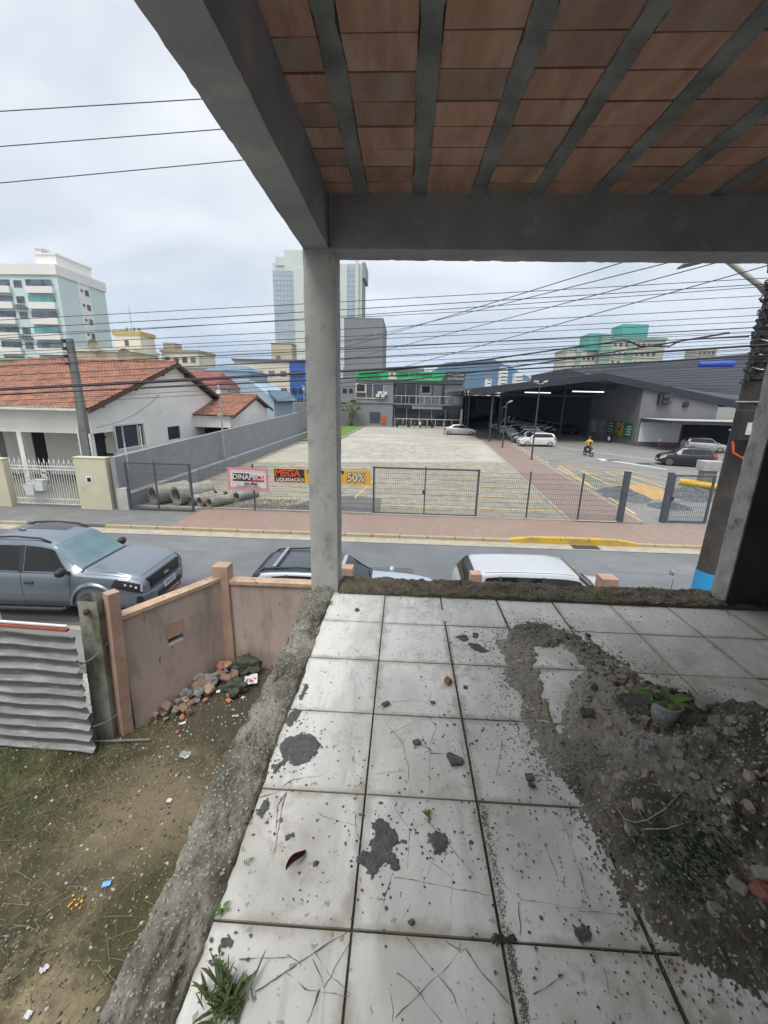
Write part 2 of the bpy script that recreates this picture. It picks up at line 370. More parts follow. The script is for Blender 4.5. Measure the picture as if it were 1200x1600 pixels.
# mossy upstand along the street side
def fk(u, v):
    x = lerp(-.49, 3.58, v); ya = 3.112+.006*fbm(x*5, 2); yb = 3.385+.012*fbm(x*4, 7)
    if u < .12: t = u/.12; return (x, ya, lerp(FZ-.01, FZ+.028+.008*fbm(x*9, 1), t))
    if u > .86: t = (u-.86)/.14; return (x, yb+.01*fbm(x*7, t), lerp(FZ+.05, FZ-.36, t))
    t = (u-.12)/.74; y = lerp(ya, yb, t)
    return (x, y, FZ+.034+.012*t+.020*fbm(x*8, y*8)+.010*fbm(x*30, y*30)+.006*fbm(x*80, y*80)-.012*sstep(0, .3, fbm(x*3, y*6, 9)))
MB().grid(40, 620, fk).build('street_side_upstand', M_MOSS, fl, smooth=True)

# --- columns
c1 = thing('concrete_column', 'bare grey concrete column at the corner of the tiled floor', 'column', (-.62, 3.29, FZ-.3))
def rough_col(x0, x1, y0, y1, z0, z1, name, m, par, off, seed=0):
    b = MB(); per = [(x0, y0), (x1, y0), (x1, y1), (x0, y1)]
    ns, nz_ = 8, 90; ring = []
    for k in range(4):
        a, c = per[k], per[(k+1) % 4]
        for q in range(ns):
            t = q/ns; ring.append((lerp(a[0], c[0], t), lerp(a[1], c[1], t), 0 if 0 < q else 1))
    n = len(ring); cx, cy = (x0+x1)/2, (y0+y1)/2
    for i in range(nz_):
        z = lerp(z0, z1, i/(nz_-1))
        for (x, y, cnr) in ring:
            d = .0035*fbm(x*12+seed, y*12+z*6)+.0015*fbm(x*50, z*50, y*50); d -= (.003+.008*max(0, fbm(x*3, z*9, seed)) if cnr else 0)
            v = Vector((x-cx, y-cy)).normalized(); b.v.append((x+v.x*d-off[0], y+v.y*d-off[1], z-off[2]))
    for i in range(nz_-1):
        for k in range(n): b.f.append((i*n+k, i*n+(k+1) % n, (i+1)*n+(k+1) % n, (i+1)*n+k)); b.mi.append(0)
    return b.build(name, m, par, smooth=True, auto=35)
M_COL = mat('column_concrete', (.44, .44, .42), (.33, .335, .33), rough=.95, scale=2.6, bump=.2, bscale=45, c3=(.15, .16, .17), s3=1.7, lo3=.54, hi3=.72, stretch=(1, 1, .8))
rough_col(-.73, -.505, 3.17, 3.41, FZ-.3, 5.775, 'shaft', M_COL, c1, (-.62, 3.29, FZ-.3), 3)
MB().b2((-.13, -.13, -2.93), (.13, .13, 0)).build('lower_shaft', M_CONC, c1)
c2_ = thing('concrete_column', 'concrete column at the right edge of the view with shade coloured onto its front and a paler side face', 'column', (2.9, 3.25, FZ-.3))
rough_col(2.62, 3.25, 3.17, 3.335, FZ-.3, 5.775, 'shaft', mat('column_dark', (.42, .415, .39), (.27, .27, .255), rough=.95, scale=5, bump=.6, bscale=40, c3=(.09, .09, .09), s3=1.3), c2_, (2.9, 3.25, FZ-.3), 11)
MB().b2((2.632-2.9, -.086, .20), (.34, -.083, 2.84)).build('black_front_face', mat('front_shade_black', (.03, .032, .03), (.05, .05, .045), rough=.95, scale=4, bump=.5, bscale=30), c2_)  # added thin slab: shade of the unlit front face put into a near-black colour
MB().b2((2.625-2.9, -.08, -2.93), (3.24-2.9, .08, 0)).build('lower_shaft', M_CONC, c2_)
# --- beams and ceiling
bt = thing('ceiling', 'unfinished beam and clay block ceiling over the tiled floor', 'ceiling', (0, 0, 5.77))
def rbeam(ax, lo, hi, a0, a1, z0, z1, name, seed):
    b = MB(); n_ = 160
    ring = [(lo, z0), (lerp(lo, hi, .33), z0), (lerp(lo, hi, .66), z0), (hi, z0), (hi, lerp(z0, z1, .33)), (hi, lerp(z0, z1, .66)), (hi, z1), (lo, z1), (lo, lerp(z0, z1, .66)), (lo, lerp(z0, z1, .33))]
    for i in range(n_):
        a = lerp(a0, a1, i/(n_-1))
        for (p, z) in ring:
            dz = (.004*fbm(a*7, p*9, seed)-.006*max(0, fbm(a*17, 3, seed+p)) if z == z0 else .003*fbm(a*5, z*9, seed)); dp = .004*fbm(a*4, z*9, seed+p*3)
            if z == z0 and p in (lo, hi): dz = abs(dz)*1.3
            v = (p+dp, a, z+dz-5.77) if ax == 'y' else (a, p+dp, z+dz-5.77)
            b.v.append(v)
    n = len(ring)
    for i in range(n_-1):
        for k in range(n): b.f.append((i*n+k, i*n+(k+1) % n, (i+1)*n+(k+1) % n, (i+1)*n+k)); b.mi.append(0)
    for s_ in (0, (n_-1)*n): b.f.append(tuple(s_+k for k in range(n))); b.mi.append(0)
    return b.build(name, M_CONC_BEAM, bt, smooth=True, auto=35, fix=True)
rbeam('x', 3.17, 3.41, -.545, 3.6, 5.765, 6.13, 'front_beam', 2)
rbeam('y', -.725, -.548, -2.6, 3.41, 5.765, 6.26, 'side_beam', 5)
M_BLOCK = mat('clay_block', (.60, .36, .27), (.43, .255, .19), rough=.95, scale=4.5, bump=.5, bscale=60, stretch=(2.5, .6, 1), c3=(.58, .47, .39), s3=.9, lo3=.52, hi3=.74)
M_BLOCK2 = mat('clay_block_dark', (.44, .29, .235), (.32, .21, .165), rough=.95, scale=6, bump=.5, bscale=60, stretch=(2, .7, 1), c3=(.42, .35, .30), s3=.8, lo3=.5, hi3=.7)
jx = [-.325+.376*k for k in range(11)]
bl = MB(); rb = random.Random(9)
for k in range(-1, 10):
    xa = (jx[k]+.046) if k >= 0 else -.545; xb = jx[k+1]-.046 if k+1 < 11 else 3.58
    y = 3.215-.012; n_ = 0
    while y > -2.5:
        w = .183+rb.uniform(-.006, .006); y0 = y-w+rb.choice((.004, .005, .007, .011)); dz = rb.uniform(-.003, .004); sk = rb.uniform(-.003, .003)
        bl.mat(1 if rb.random() < .33 else 0)
        zz = 6.087+dz-5.77
        bl.faces([(xa, y0, zz), (xb, y0+sk, zz+rb.uniform(-.002, .002)), (xb, y+sk-.003, zz), (xa, y-.003, zz), (xa, y0, zz+.06), (xb, y0, zz+.06), (xb, y, zz+.06), (xa, y, zz+.06)], [(3, 2, 1, 0), (0, 1, 5, 4), (1, 2, 6, 5), (2, 3, 7, 6), (3, 0, 4, 7)])
        y = y-w
bl.build('clay_block_infill', [M_BLOCK, M_BLOCK2], bt)
for k, x in enumerate(jx[:10]):
    b = MB()
    def js(u, v, x=x, k=k):
        a = lerp(-2.5, 3.17, v); s_ = [(-.046, .05), (-.043, 0), (-.02, -.002), (.02, -.002), (.043, 0), (.046, .05)]
        i_ = int(round(u*5)); p = s_[i_]; w = .008*fbm(a*3, k*7.1, i_)+.007*fbm(a*12, k, i_*3)+.004*fbm(a*40, k, i_)
        return (x+p[0]+w, a, 6.078-5.77+p[1]+.003*fbm(a*6, i_, k))
    b.grid(6, 500, js).build('joist', M_JOIST, bt, smooth=True, auto=50)
MB().b2((-.72, -2.6, 6.265-5.77), (3.6, 3.40, 6.34-5.77)).build('top_slab', M_CONC, bt)
# rear and right-hand walls of the room
M_WALL = mat('bare_render', (.25, .24, .23), (.18, .175, .17), rough=.95, scale=2, bump=.4)
wl = thing('masonry_wall', 'bare rendered side wall of the unfinished room beyond the right of the view', 'wall', (3.68, .3, 0)); MB().b2((-.07, -2.9, FZ-.3), (.07, 3.1, 6.26)).build('wall_panel', M_WALL, wl)
wl = thing('masonry_wall', 'bare rendered rear wall of the unfinished room behind the viewer', 'wall', (1.5, -2.72, 0)); MB().b2((-2.2, -.08, FZ-.3), (2.1, .08, 6.26)).build('wall_panel', M_WALL, wl)
# front wall of the storey below, hidden from here
wl = thing('ground_floor_wall', 'rendered ground floor wall under the tiled floor', 'wall', (1.5, 3.1, 0)); MB().b2((-2.0, -.08, -.2), (2.1, .06, FZ-.25)).build('wall_panel', M_WALL, wl)
wl = thing('ground_floor_wall', 'rendered ground floor side wall under the mortar kerb', 'wall', (-.6, 0, 0)); MB().b2((-.0, -2.6, -.2), (.12, 3.0, FZ-.25)).build('wall_panel', M_WALL, wl)

# --- mortar splashes and debris on the tiles
M_SPLASH = mat('splashed_mortar', (.15, .155, .155), (.085, .09, .09), rough=1, scale=30, bump=.8, bscale=90)
def blob(name, pxs, h, m, label, cat, group=None, cell=.0035):
    pts = [FL(*p) for p in pxs]; c = sum(pts, Vector())/len(pts); pl_ = [(p.x, p.y) for p in pts]; b = MB()
    x0, x1 = min(p[0] for p in pl_)-.012, max(p[0] for p in pl_)+.012; y0, y1 = min(p[1] for p in pl_)-.012, max(p[1] for p in pl_)+.012
    nx, ny = int((x1-x0)/cell)+2, int((y1-y0)/cell)+2; D = {}
    for i in range(nx):
        for j in range(ny):
            x, y = x0+i*cell, y0+j*cell; D[i, j] = polydist(pl_, x, y)+.006*fbm(x*45, y*45, 3)+.009*fbm(x*18, y*18, 8)+.009*fbm(x*110, y*110, 5)-.001
    for i in range(nx):
        for j in range(ny):
            x, y = x0+i*cell-c.x, y0+j*cell-c.y; d = D[i, j]; b.v.append((x+.0012*fbm(x*300, y*300), y+.0012*fbm(y*300, x*300, 5), 0 if d < .001 else h*min(1, d/.006)*(.7+.7*fbm((c.x+x)*60, (c.y+y)*60))+.0006))
    for i in range(nx-1):
        for j in range(ny-1):
            if max(D[i, j], D[i+1, j], D[i, j+1], D[i+1, j+1]) > .0 and sum(D[k] > 0 for k in ((i, j), (i+1, j), (i, j+1), (i+1, j+1))) > 1: b.f.append((i*ny+j, (i+1)*ny+j, (i+1)*ny+j+1, i*ny+j+1)); b.mi.append(0)
    o = b.build(name, m, smooth=True, loc=(c.x, c.y, FZ+.006)); tag(o, label, cat, group); return o
for pxs, lab in [([(452, 1153), (470, 1147), (488, 1150), (500, 1166), (497, 1178), (481, 1190), (462, 1199), (450, 1190), (437, 1178), (438, 1163)], 'round dark mortar splash on a tile by the left kerb'),
                 ([(578, 1290), (592, 1281), (605, 1285), (613, 1296), (622, 1308), (624, 1322), (613, 1326), (612, 1333), (624, 1344), (623, 1360), (614, 1367), (608, 1352), (600, 1350), (592, 1362), (584, 1378), (576, 1370), (570, 1355), (556, 1350), (555, 1338), (566, 1332), (577, 1333), (580, 1318), (587, 1305)], 'big branching dark mortar splash across the joint in the middle of the floor'),
                 ([(667, 1303), (680, 1300), (695, 1304), (699, 1316), (697, 1330), (690, 1341), (680, 1336), (673, 1322), (666, 1312)], 'smaller oval dark mortar splash right of the big branching one'),
                 ([(712, 996), (728, 992), (733, 1000), (722, 1004)], 'thin grey mortar splash near the street side, leftmost of three'), ([(738, 989), (748, 990), (747, 998), (738, 998)], 'thin grey mortar splash near the street side, farthest of three'), ([(731, 1006), (748, 1008), (763, 1018), (752, 1022), (736, 1014)], 'thin grey mortar splash near the street side, nearest of three'),
                 ([(443, 1130), (452, 1118), (461, 1108), (470, 1112), (462, 1128), (452, 1138)], 'long thin mortar splash beside the left kerb'),
                 ([(425, 1200), (441, 1190), (450, 1188), (440, 1200), (427, 1213)], 'narrow mortar splash under the round one at the kerb'),
                 ([(402, 1275), (412, 1252), (420, 1252), (419, 1266), (408, 1279)], 'narrow mortar splash at the broken left tile edge'),
                 ([(445, 1307), (458, 1304), (458, 1311), (446, 1316)], 'tiny mortar splash alone on the left tile'),
                 ([(347, 1468), (358, 1466), (366, 1473), (360, 1480), (350, 1480)], 'tiny mortar splash above the tall weed'),
                 ([(466, 1090), (478, 1070), (481, 1076), (472, 1095)], 'slim mortar splash on the far left tile edge'),
                 ([(896, 1455), (905, 1447), (920, 1448), (928, 1462), (925, 1473), (905, 1472)], 'round moss stain on the joint near the heap')]:
    blob('mortar_splash', pxs, .004, M_SPLASH, lab, 'mortar splash')
blob('dirt_clump', [(768, 1469), (775, 1461), (800, 1462), (812, 1473), (790, 1478), (770, 1476)], .012, M_GROUT, 'small clump of black dirt on the crossing of two joints', 'dirt')
# crumbs of mortar and dirt
M_CRUMB = mat('crumbs', (.07, .066, .06), (.15, .145, .13), rough=1, scale=60)
cb_ = MB(); rc = random.Random(21)
for k in range(1100):
    x = rc.uniform(-.5, 2.6); y = rc.uniform(.55, 3.12)
    dens = .12+.9*sstep(.1, 1.3, x)*(1 if y < 2.9 else .7)
    if fbm(x*3, y*3, 1)*.6+rc.random() > dens+.25: continue
    r = rc.choice((.0012, .0015, .002, .0025, .003, .005)); cb_.rock((x, y, FZ+.005+r*.4), r, 1)
tag(cb_.build('crumbs', M_CRUMB), 'dark crumbs of mortar and dirt strewn on the white tiles', 'crumbs', kind='stuff')
# line of soil left in the wide joint
jb = MB()
for k in range(1700):
    t = rc.random(); a, b2_ = FL(*((700, 978), (725, 1125), (755, 1255), (797, 1473), (825, 1600))[int(t*4)]), FL(*((725, 1125), (755, 1255), (797, 1473), (825, 1600), (825, 1600))[int(t*4)])
    p = a.lerp(b2_, rc.random()); w = .006 if t < .25 else .013; p.x += rc.gauss(-.004, w*.6); r = rc.choice((.0012, .0016, .0022)); jb.rock((p.x, p.y, FZ+.004), r, 1)
tag(jb.build('joint_soil', mat('joint_soil', (.10, .095, .08), (.17, .16, .14), rough=1, scale=50)), 'loose grey soil lying along the widest tile joint', 'soil', kind='stuff')

# fine flecks splashed around the larger mortar spots
fb = MB(); rf_ = random.Random(77)
for (px, py, s_, n_) in ((470, 1172, .09, 60), (592, 1330, .10, 90), (682, 1320, .06, 30), (725, 1005, .09, 60), (450, 1120, .07, 50), (430, 1200, .06, 40), (412, 1265, .05, 40), (350, 1475, .05, 25), (700, 1180, .25, 70), (800, 1150, .12, 90), (640, 1220, .3, 60), (860, 1300, .2, 80), (990, 1550, .15, 60)):
    c = FL(px, py)
    for k in range(n_):
        x, y = c.x+rf_.gauss(0, s_), c.y+rf_.gauss(0, s_); r = rf_.uniform(.0015, .006)*(1.6 if rf_.random() < .12 else 1); nn = 7; a0 = rf_.uniform(0, 6.3)
        fb.poly([(x+r*rf_.uniform(.6, 1.3)*cos(a0+2*pi*i/nn), y+r*rf_.uniform(.5, 1.2)*sin(a0+2*pi*i/nn), FZ+.0068+.0002*rf_.random()) for i in range(nn)])
tag(fb.build('mortar_flecks', M_SPLASH), 'fine grey mortar flecks splashed over the white tiles', 'mortar flecks', kind='stuff')
# loose pieces on the tiles
def shard(name, pxs, th, m, label, cat, tilt=0.0, lift=.004):
    pts = [FL(*p) for p in pxs]; c = sum(pts, Vector())/len(pts); b = MB(); n = len(pts)
    lo = [(p.x-c.x, p.y-c.y, tilt*(p.y-c.y)) for p in pts]; hi = [(q[0]*.97, q[1]*.97, q[2]+th) for q in lo]
    b.faces(lo+hi, [tuple(range(n))[::-1], tuple(range(n, 2*n))]+[(i, (i+1) % n, n+(i+1) % n, n+i) for i in range(n)])
    o = b.build(name, m, loc=(c.x, c.y, FZ+lift)); return tag(o, label, cat)
shard('tile_shard', [(681, 966), (685, 955), (703, 958), (705, 973), (690, 971)], .008, mat('shard_glaze', (.6, .6, .58), (.45, .45, .43), rough=.4), 'broken white tile shard on a joint near the street side', 'tile shard', .06)
shard('mortar_chip', [(697, 1182), (702, 1180), (724, 1190), (722, 1198), (705, 1199)], .016, M_SPLASH, 'dark wedge shaped chip of mortar in the middle of the floor', 'mortar chip')
b = MB(); p = FL(700, 1068); b.chunk((0, 0, .012), (.04, .036, .03)); tag(b.build('brick_chip', M_CLAY, loc=(p.x, p.y, FZ+.006), smooth=False), 'small red brick chip on a white tile', 'brick chip')
for px, py, r, lab in [(602, 1103, .022, 'dark stone beside the first long joint'), (651, 1163, .02, 'flat grey stone left of the dark wedge chip'), (676, 1100, .014, 'small grey stone below the red brick chip'), (827, 1218, .02, 'black clod on the tile at the foot of the heap'), (830, 1230, .016, 'black clod just below another one near the heap'), (727, 1076, .014, 'dark pebble right of the red brick chip'), (558, 955, .018, 'dark pebble on the first tile row by the column'), (493, 1352, .011, 'tiny pebble right of the brown dead leaf'), (643, 1444, .010, 'tiny pebble low on the centre tile')]:
    p = FL(px, py); b = MB(); b.chunk((0, 0, r*.35), (r*1.7, r*1.4, r*.8)); tag(b.build('pebble', M_SPLASH, loc=(p.x, p.y, FZ+.006)), lab, 'stone')
# brown dead leaf, curled
p = FL(463, 1350); b = MB()
def leaf(u, v):
    t = u; w = .016*sin(pi*min(1, t*1.05))**.8*(1 if t < .97 else .3); s_ = (v-.5)*2
    return (w*s_*.8, (t-.5)*.085, .004+.020*abs(s_)+.006*sin(t*5))
b.grid(12, 7, leaf); o = b.build('dead_leaf', mat('dead_leaf', (.06, .018, .012), (.035, .012, .01), rough=.5, scale=40), smooth=True, loc=(p.x, p.y, FZ+.008)); o.rotation_euler = (0, 0, -.7)
tag(o, 'curled dark red dead leaf on a white tile', 'leaf')

# dried tendrils left by a creeper
M_TEN = mat('dried_tendril', (.11, .10, .085), (.20, .19, .165), rough=1, scale=20)
LN = [[(374, 1500), (455, 1498)], [(485, 1482), (520, 1530), (548, 1556)], [(445, 1520), (475, 1548), (500, 1553), (545, 1558)], [(505, 1545), (555, 1460)], [(500, 1548), (480, 1600)], [(485, 1497), (545, 1455)], [(400, 1550), (470, 1505), (488, 1490)], [(450, 1490), (470, 1510)], [(488, 1500), (500, 1530), (505, 1545)],
      [(385, 1255), (438, 1237)], [(447, 1239), (440, 1270), (428, 1335)], [(446, 1241), (434, 1260), (431, 1303)], [(440, 1230), (460, 1219), (487, 1222)], [(460, 1219), (505, 1212)],
      [(600, 1125), (612, 1142), (628, 1160), (636, 1190), (641, 1240)], [(672, 1123), (681, 1135), (672, 1165)], [(655, 1145), (672, 1175), (671, 1245)], [(672, 1173), (640, 1155)], [(672, 1178), (700, 1180)], [(612, 1145), (660, 1125)], [(585, 1211), (632, 1205)],
      [(610, 1250), (625, 1278), (642, 1300), (660, 1325), (676, 1345), (660, 1390), (640, 1420), (620, 1452)], [(668, 1285), (642, 1298)], [(668, 1285), (700, 1320), (740, 1370)], [(676, 1352), (705, 1372), (707, 1395), (702, 1460)], [(612, 1368), (600, 1410), (587, 1452)], [(615, 1372), (660, 1380), (710, 1390), (765, 1400)], [(640, 1300), (636, 1360)],
      [(635, 1467), (680, 1520), (710, 1560), (725, 1600)], [(617, 1592), (650, 1560), (705, 1505), (725, 1480)], [(728, 1485), (760, 1530), (800, 1575)], [(620, 1520), (640, 1535), (670, 1570), (690, 1600)], [(612, 1550), (613, 1600)], [(694, 1468), (720, 1490), (730, 1483)],
      [(772, 1350), (790, 1385), (815, 1408), (850, 1412), (905, 1422), (910, 1405), (915, 1395)], [(811, 1412), (812, 1462)], [(915, 1398), (905, 1360), (880, 1290), (876, 1268)], [(905, 1424), (975, 1432)], [(835, 1557), (885, 1520)], [(925, 1490), (945, 1520), (955, 1560), (962, 1600)], [(1000, 1480), (1020, 1520)],
      [(545, 1010), (580, 1035), (590, 1060)], [(540, 1035), (562, 1060), (572, 1085)], [(612, 1098), (650, 1095), (690, 1108)], [(470, 980), (520, 985)], [(498, 1272), (530, 1285), (560, 1292)], [(555, 1272), (556, 1300), (566, 1325)], [(720, 1160), (735, 1230)], [(785, 1160), (775, 1215)], [(850, 1320), (870, 1370)]]
b = MB()
for k, ln in enumerate(LN):
    pts = [FL(*p) for p in ln]; out = []
    for a, c in zip(pts, pts[1:]):
        s_ = max(2, int((c-a).length/.012))
        for q in range(s_): p = a.lerp(c, q/s_); out.append(Vector((p.x+.006*fbm(p.x*14, p.y*14, k), p.y+.006*fbm(p.x*14, p.y*14, k+9), FZ+.0055)))
    out.append(pts[-1]+Vector((0, 0, .0055)))
    r0 = rc.uniform(.0006, .0017); b.tube(out, [r0*lerp(1.2, .5, i/len(out))*(.75+1.1*fbm(i*.35, k*3.3)) for i in range(len(out))], 4)
tag(b.build('dried_tendrils', M_TEN), 'thin dried creeper tendrils stuck to the white tiles', 'dried creeper', kind='stuff')

# --- heap of rubble and earth on the right
HP = [FL(*p) for p in ((838, 968), (900, 985), (985, 1040), (1010, 1052), (1100, 1092), (1200, 1118))]
HP = [(p.x, p.y) for p in HP]+[(2.9, 1.95), (3.3, 1.4), (3.3, .0), (2.2, -.3)]+[(q.x, q.y) for q in (FL(*p) for p in ((1240, 1600), (1090, 1535), (1010, 1480), (955, 1380), (915, 1300), (845, 1205), (800, 1130), (785, 1060), (765, 1010), (795, 975)))]
POT_H = .085; POT = FL(1037, 1124, POT_H)
def heap_h(x, y):
    d = polydist(HP, x, y)+.05*fbm(x*5, y*5, 4)+.03*fbm(x*17, y*17, 6)
    if d < -.02: return -.02
    core = sstep(.0, .75, d-.08*0+ .0)
    # thin skirt at the far left, steeper mass around the pot and to the right
    k = sstep(.75, 1.7, x+.15*fbm(y*2, x)) 
    h = .006*sstep(0, .1, d)+(.016+.36*k)*sstep(.06, .75, d)
    h *= 1+.25*fbm(x*4, y*4, 2)
    # hollow scoured in the thin far end: tile shows through
    hole = polydist([(q.x, q.y) for q in (FL(*p) for p in ((832, 1010), (880, 1005), (935, 1055), (900, 1075), (875, 1150), (850, 1085)))], x, y)
    hole += .03*fbm(x*13, y*13, 9)+.02*fbm(x*40, y*40, 2)-.012
    if hole > -.03: h -= .06*sstep(-.03, .07, hole)
    step = polydist([(q.x, q.y) for q in (FL(*p) for p in ((950, 1250), (1000, 1130), (1040, 1110), (1100, 1110), (1200, 1150), (1300, 1500), (1100, 1400)))], x, y)
    h += .07*sstep(-.02, .1, step+.02*fbm(x*9, y*9, 8))
    dp = hypot(x-POT[0], y-POT[1])
    if h > POT_H and y < POT[1]+.1: h = lerp(min(h, POT_H), h, sstep(.12, .30, dp))
    if dp < .16: h = lerp(max(h, POT_H), h, sstep(.06, .16, dp))
    kk = .35+.65*k; h += kk*(.018*fbm(x*16, y*16, 3)*sstep(0, .15, d)+.010*fbm(x*45, y*45, 5)*sstep(0, .1, d))+.0035*fbm(x*130, y*130, 5)
    return h
M_HEAP = mat('rubble_earth', (.20, .178, .138), (.085, .076, .056), rough=1, scale=5, bump=1, bscale=45, c3=(.05, .045, .034), s3=.45, lo3=.48, hi3=.62, speck=(55, .60, (.27, .26, .22)))
hx0, hx1, hy0, hy1 = .5, 2.75, .3, 2.95; NX, NY = 280, 330
hh = {}
b = MB()
for i in range(NX):
    for j in range(NY):
        x, y = lerp(hx0, hx1, i/(NX-1)), lerp(hy0, hy1, j/(NY-1)); h = heap_h(x, y); hh[i, j] = h; b.v.append((x-1.8, y-1.5, h))
for i in range(NX-1):
    for j in range(NY-1):
        if max(hh[i, j], hh[i+1, j], hh[i, j+1], hh[i+1, j+1]) > .002: b.f.append((i*NY+j, (i+1)*NY+j, (i+1)*NY+j+1, i*NY+j+1)); b.mi.append(0)
tint(M_HEAP, (.85, 2.0, FZ), .35, .75, (.33, .305, .25), .8, 5)
tint(M_HEAP, (2.15, 1.25, FZ), .45, 1.0, (.05, .046, .032), .85, 5)
heap = thing('rubble_heap', 'dark heap of earth and broken mortar on the right of the tiled floor', 'rubble heap', (1.8, 1.5, FZ+.002))
b.build('earth', M_HEAP, heap, smooth=True)
def onheap(px, py):
    # march the sight line down to the heap surface
    r = _ray(px, py); t = (FZ+.6-EYE)/r.z
    for k in range(600):
        p = Vector((r.x*t, r.y*t, EYE+r.z*t))
        if p.z < FZ+.002+max(0, heap_h(p.x, p.y)): return p
        t += .004
    return p
gv = [MB(), MB(), MB()]; rg = random.Random(4)
for k in range(15000):
    x, y = rg.uniform(.55, 2.7), rg.uniform(.45, 2.95); h = heap_h(x, y)
    if h < .006: 
        if h > -.019 and rg.random() < .25: h = .003
        else: continue
    r = rg.choice((.0025, .003, .004, .005, .006, .008, .011)); 
    if x < 1.15: r *= .6
    elif rg.random() < .04: r = rg.uniform(.012, .026)
    gv[rg.choice((0, 0, 1, 1, 1, 2) if x < 1.5 else (0, 0, 0, 0, 1, 1))].rock((x-1.8, y-1.5, h+r*.25), r, 1, (1, rg.uniform(.6, 1), rg.uniform(.5, .9)))
for g_, m_ in zip(gv, (mat('grit_dark', (.085, .075, .06), (.13, .115, .09), rough=1, scale=40), mat('grit_mid', (.21, .19, .15), (.29, .265, .21), rough=1, scale=40), mat('grit_pale', (.44, .42, .36), (.31, .29, .24), rough=1, scale=40))):
    tag(g_.build('grit', m_, heap), kind='stuff')
M_RUB = mat('pale_rubble', (.33, .32, .29), (.22, .215, .19), rough=1, scale=15, bump=.7, bscale=60)
for px, py, r, lab in [(975, 1073, .05, None)][:0]+[(1108, 1100, .075, 'large flat grey mortar slab on the heap right of the pot'), (1118, 1128, .034, 'rounded pale stone below the flat slab right of the pot'), (1141, 1143, .028, 'pale stone right of the rounded one on the heap'), (1030, 1203, .022, 'pale stone on the heap front, left of a group of three'), (1049, 1199, .022, 'pale stone on the heap front, middle of a group of three'), (1062, 1198, .028, 'pale stone on the heap front, right of a group of three'), (1064, 1159, .022, 'pale stone below the pot'), (1060, 1177, .028, 'grey stone above the group of three pale ones'), (1150, 1380, .03, 'pale angular stone low on the right of the heap'), (1118, 1420, .024, 'pale stone near the lower edge of the heap'), (1190, 1366, .032, 'round grey stone above the red brick bit'), (948, 1224, .03, 'pale greenish stone at the left foot of the heap'), (945, 1177, .02, 'small pale stone on the left slope of the heap'), (985, 1300, .03, 'grey stone on the lower left edge of the heap'), (1115, 1425, .02, 'small pale stone beside another low on the heap')]:
    p = onheap(px, py); b = MB(); sq = (1.5, 1.1, .5) if r > .06 else (1.5, 1.25, 1.1); b.chunk((0, 0, r*.1), (sq[0]*r, sq[1]*r, sq[2]*r)); tag(b.build('rubble_stone', M_RUB, loc=p), lab, 'stone')
p = onheap(1192, 1395); b = MB(); b.rock((0, 0, .01), .045, 2, (1, .7, .6)); tag(b.build('brick_bit', M_CLAY, loc=p), 'rounded red brick bit at the right edge of the heap', 'brick chip')
p = onheap(975, 1080); b = MB(); b.rock((0, 0, .0), .03, 2, (1, .7, .4)); tag(b.build('brick_bit', M_CLAY, loc=p), 'dull red brick bit left of the pot', 'brick chip')
ff = MB()
for k in range(16000):
    x, y = rg.uniform(.45, 2.4), rg.uniform(.6, 3.05); d = polydist(HP, x, y)
    if d > .02 or rg.random() > math.exp(d/.055): continue
    r = rg.uniform(.0012, .0042); ff.rock((x-1.8, y-1.5, .004), r, 1)
tag(ff.build('scattered_grit', mat('grit_fringe', (.16, .14, .11), (.09, .08, .062), rough=1, scale=60), heap), kind='stuff')
M_ST = [mat('stone_grey', (.25, .245, .23), (.17, .165, .155), rough=1, scale=20), mat('stone_tan', (.30, .26, .20), (.2, .175, .14), rough=1, scale=20), mat('stone_black', (.06, .058, .052), (.09, .085, .075), rough=1, scale=20)]
sm = [MB(), MB(), MB()]
for k in range(420):
    x, y = rg.uniform(.9, 2.6), rg.uniform(.5, 2.2); h = heap_h(x, y)
    if h < .04: continue
    r = .008+.028*rg.random()**2.2; sm[rg.randrange(3)].chunk((x-1.8, y-1.5, h+r*.1), (r*rg.uniform(1, 2), r*rg.uniform(1, 1.5), r*rg.uniform(.6, 1.2)), .18, rg)
for g_, m_ in zip(sm, M_ST): tag(g_.build('broken_stones', m_, heap), kind='stuff')
# plant pot half buried, with leaves
p = FL(1040, 1112); ph = max(0.02, heap_h(p.x, p.y))
p = FL(1037, 1124, POT_H); pot = thing('plant_pot', 'grey plastic pot holding a small green seedling on the heap', 'plant pot', (p.x, p.y, p.z-.01))
b = MB(); prof = [(.050, -.03), (.062, .095), (.068, .097), (.069, .115), (.065, .115), (.060, .08)]
for i, (r, z) in enumerate(prof):
    for k in range(28): a = 2*pi*k/28; b.v.append((r*cos(a), r*sin(a), z))
for i in range(len(prof)-1):
    for k in range(28): b.f.append((i*28+k, i*28+(k+1) % 28, (i+1)*28+(k+1) % 28, (i+1)*28+k)); b.mi.append(0)
b.build('pot', mat('pot_plastic', (.30, .31, .34), (.16, .165, .18), rough=.6, scale=25, lo=.5, hi=.6), pot, smooth=True, auto=40)
b = MB(); b.cyl((0, 0, .0), (0, 0, .09), .058, 20); b.build('potting_soil', M_HEAP, pot)
def leaf_mesh(b, base, d, L_, w, lift=.3, fold=.25, n=6):
    d = Vector(d).normalized(); s_ = d.cross(Vector((0, 0, 1)))
    if s_.length < .1: s_ = Vector((1, 0, 0))
    s_.normalize(); up = s_.cross(d)
    def P(u, v):
        t = u; ww = w*(sin(pi*min(1, t**.8))**.8)*(1-.15*(int(t*9) % 2)); k = (v-.5)*2
        return Vector(base)+d*(t*L_)+s_*(k*ww)+Vector((0, 0, 1))*(lift*L_*t*(1-t)*1.2-abs(k)*ww*-fold)
    b.grid(n, 3, P)
b = MB()
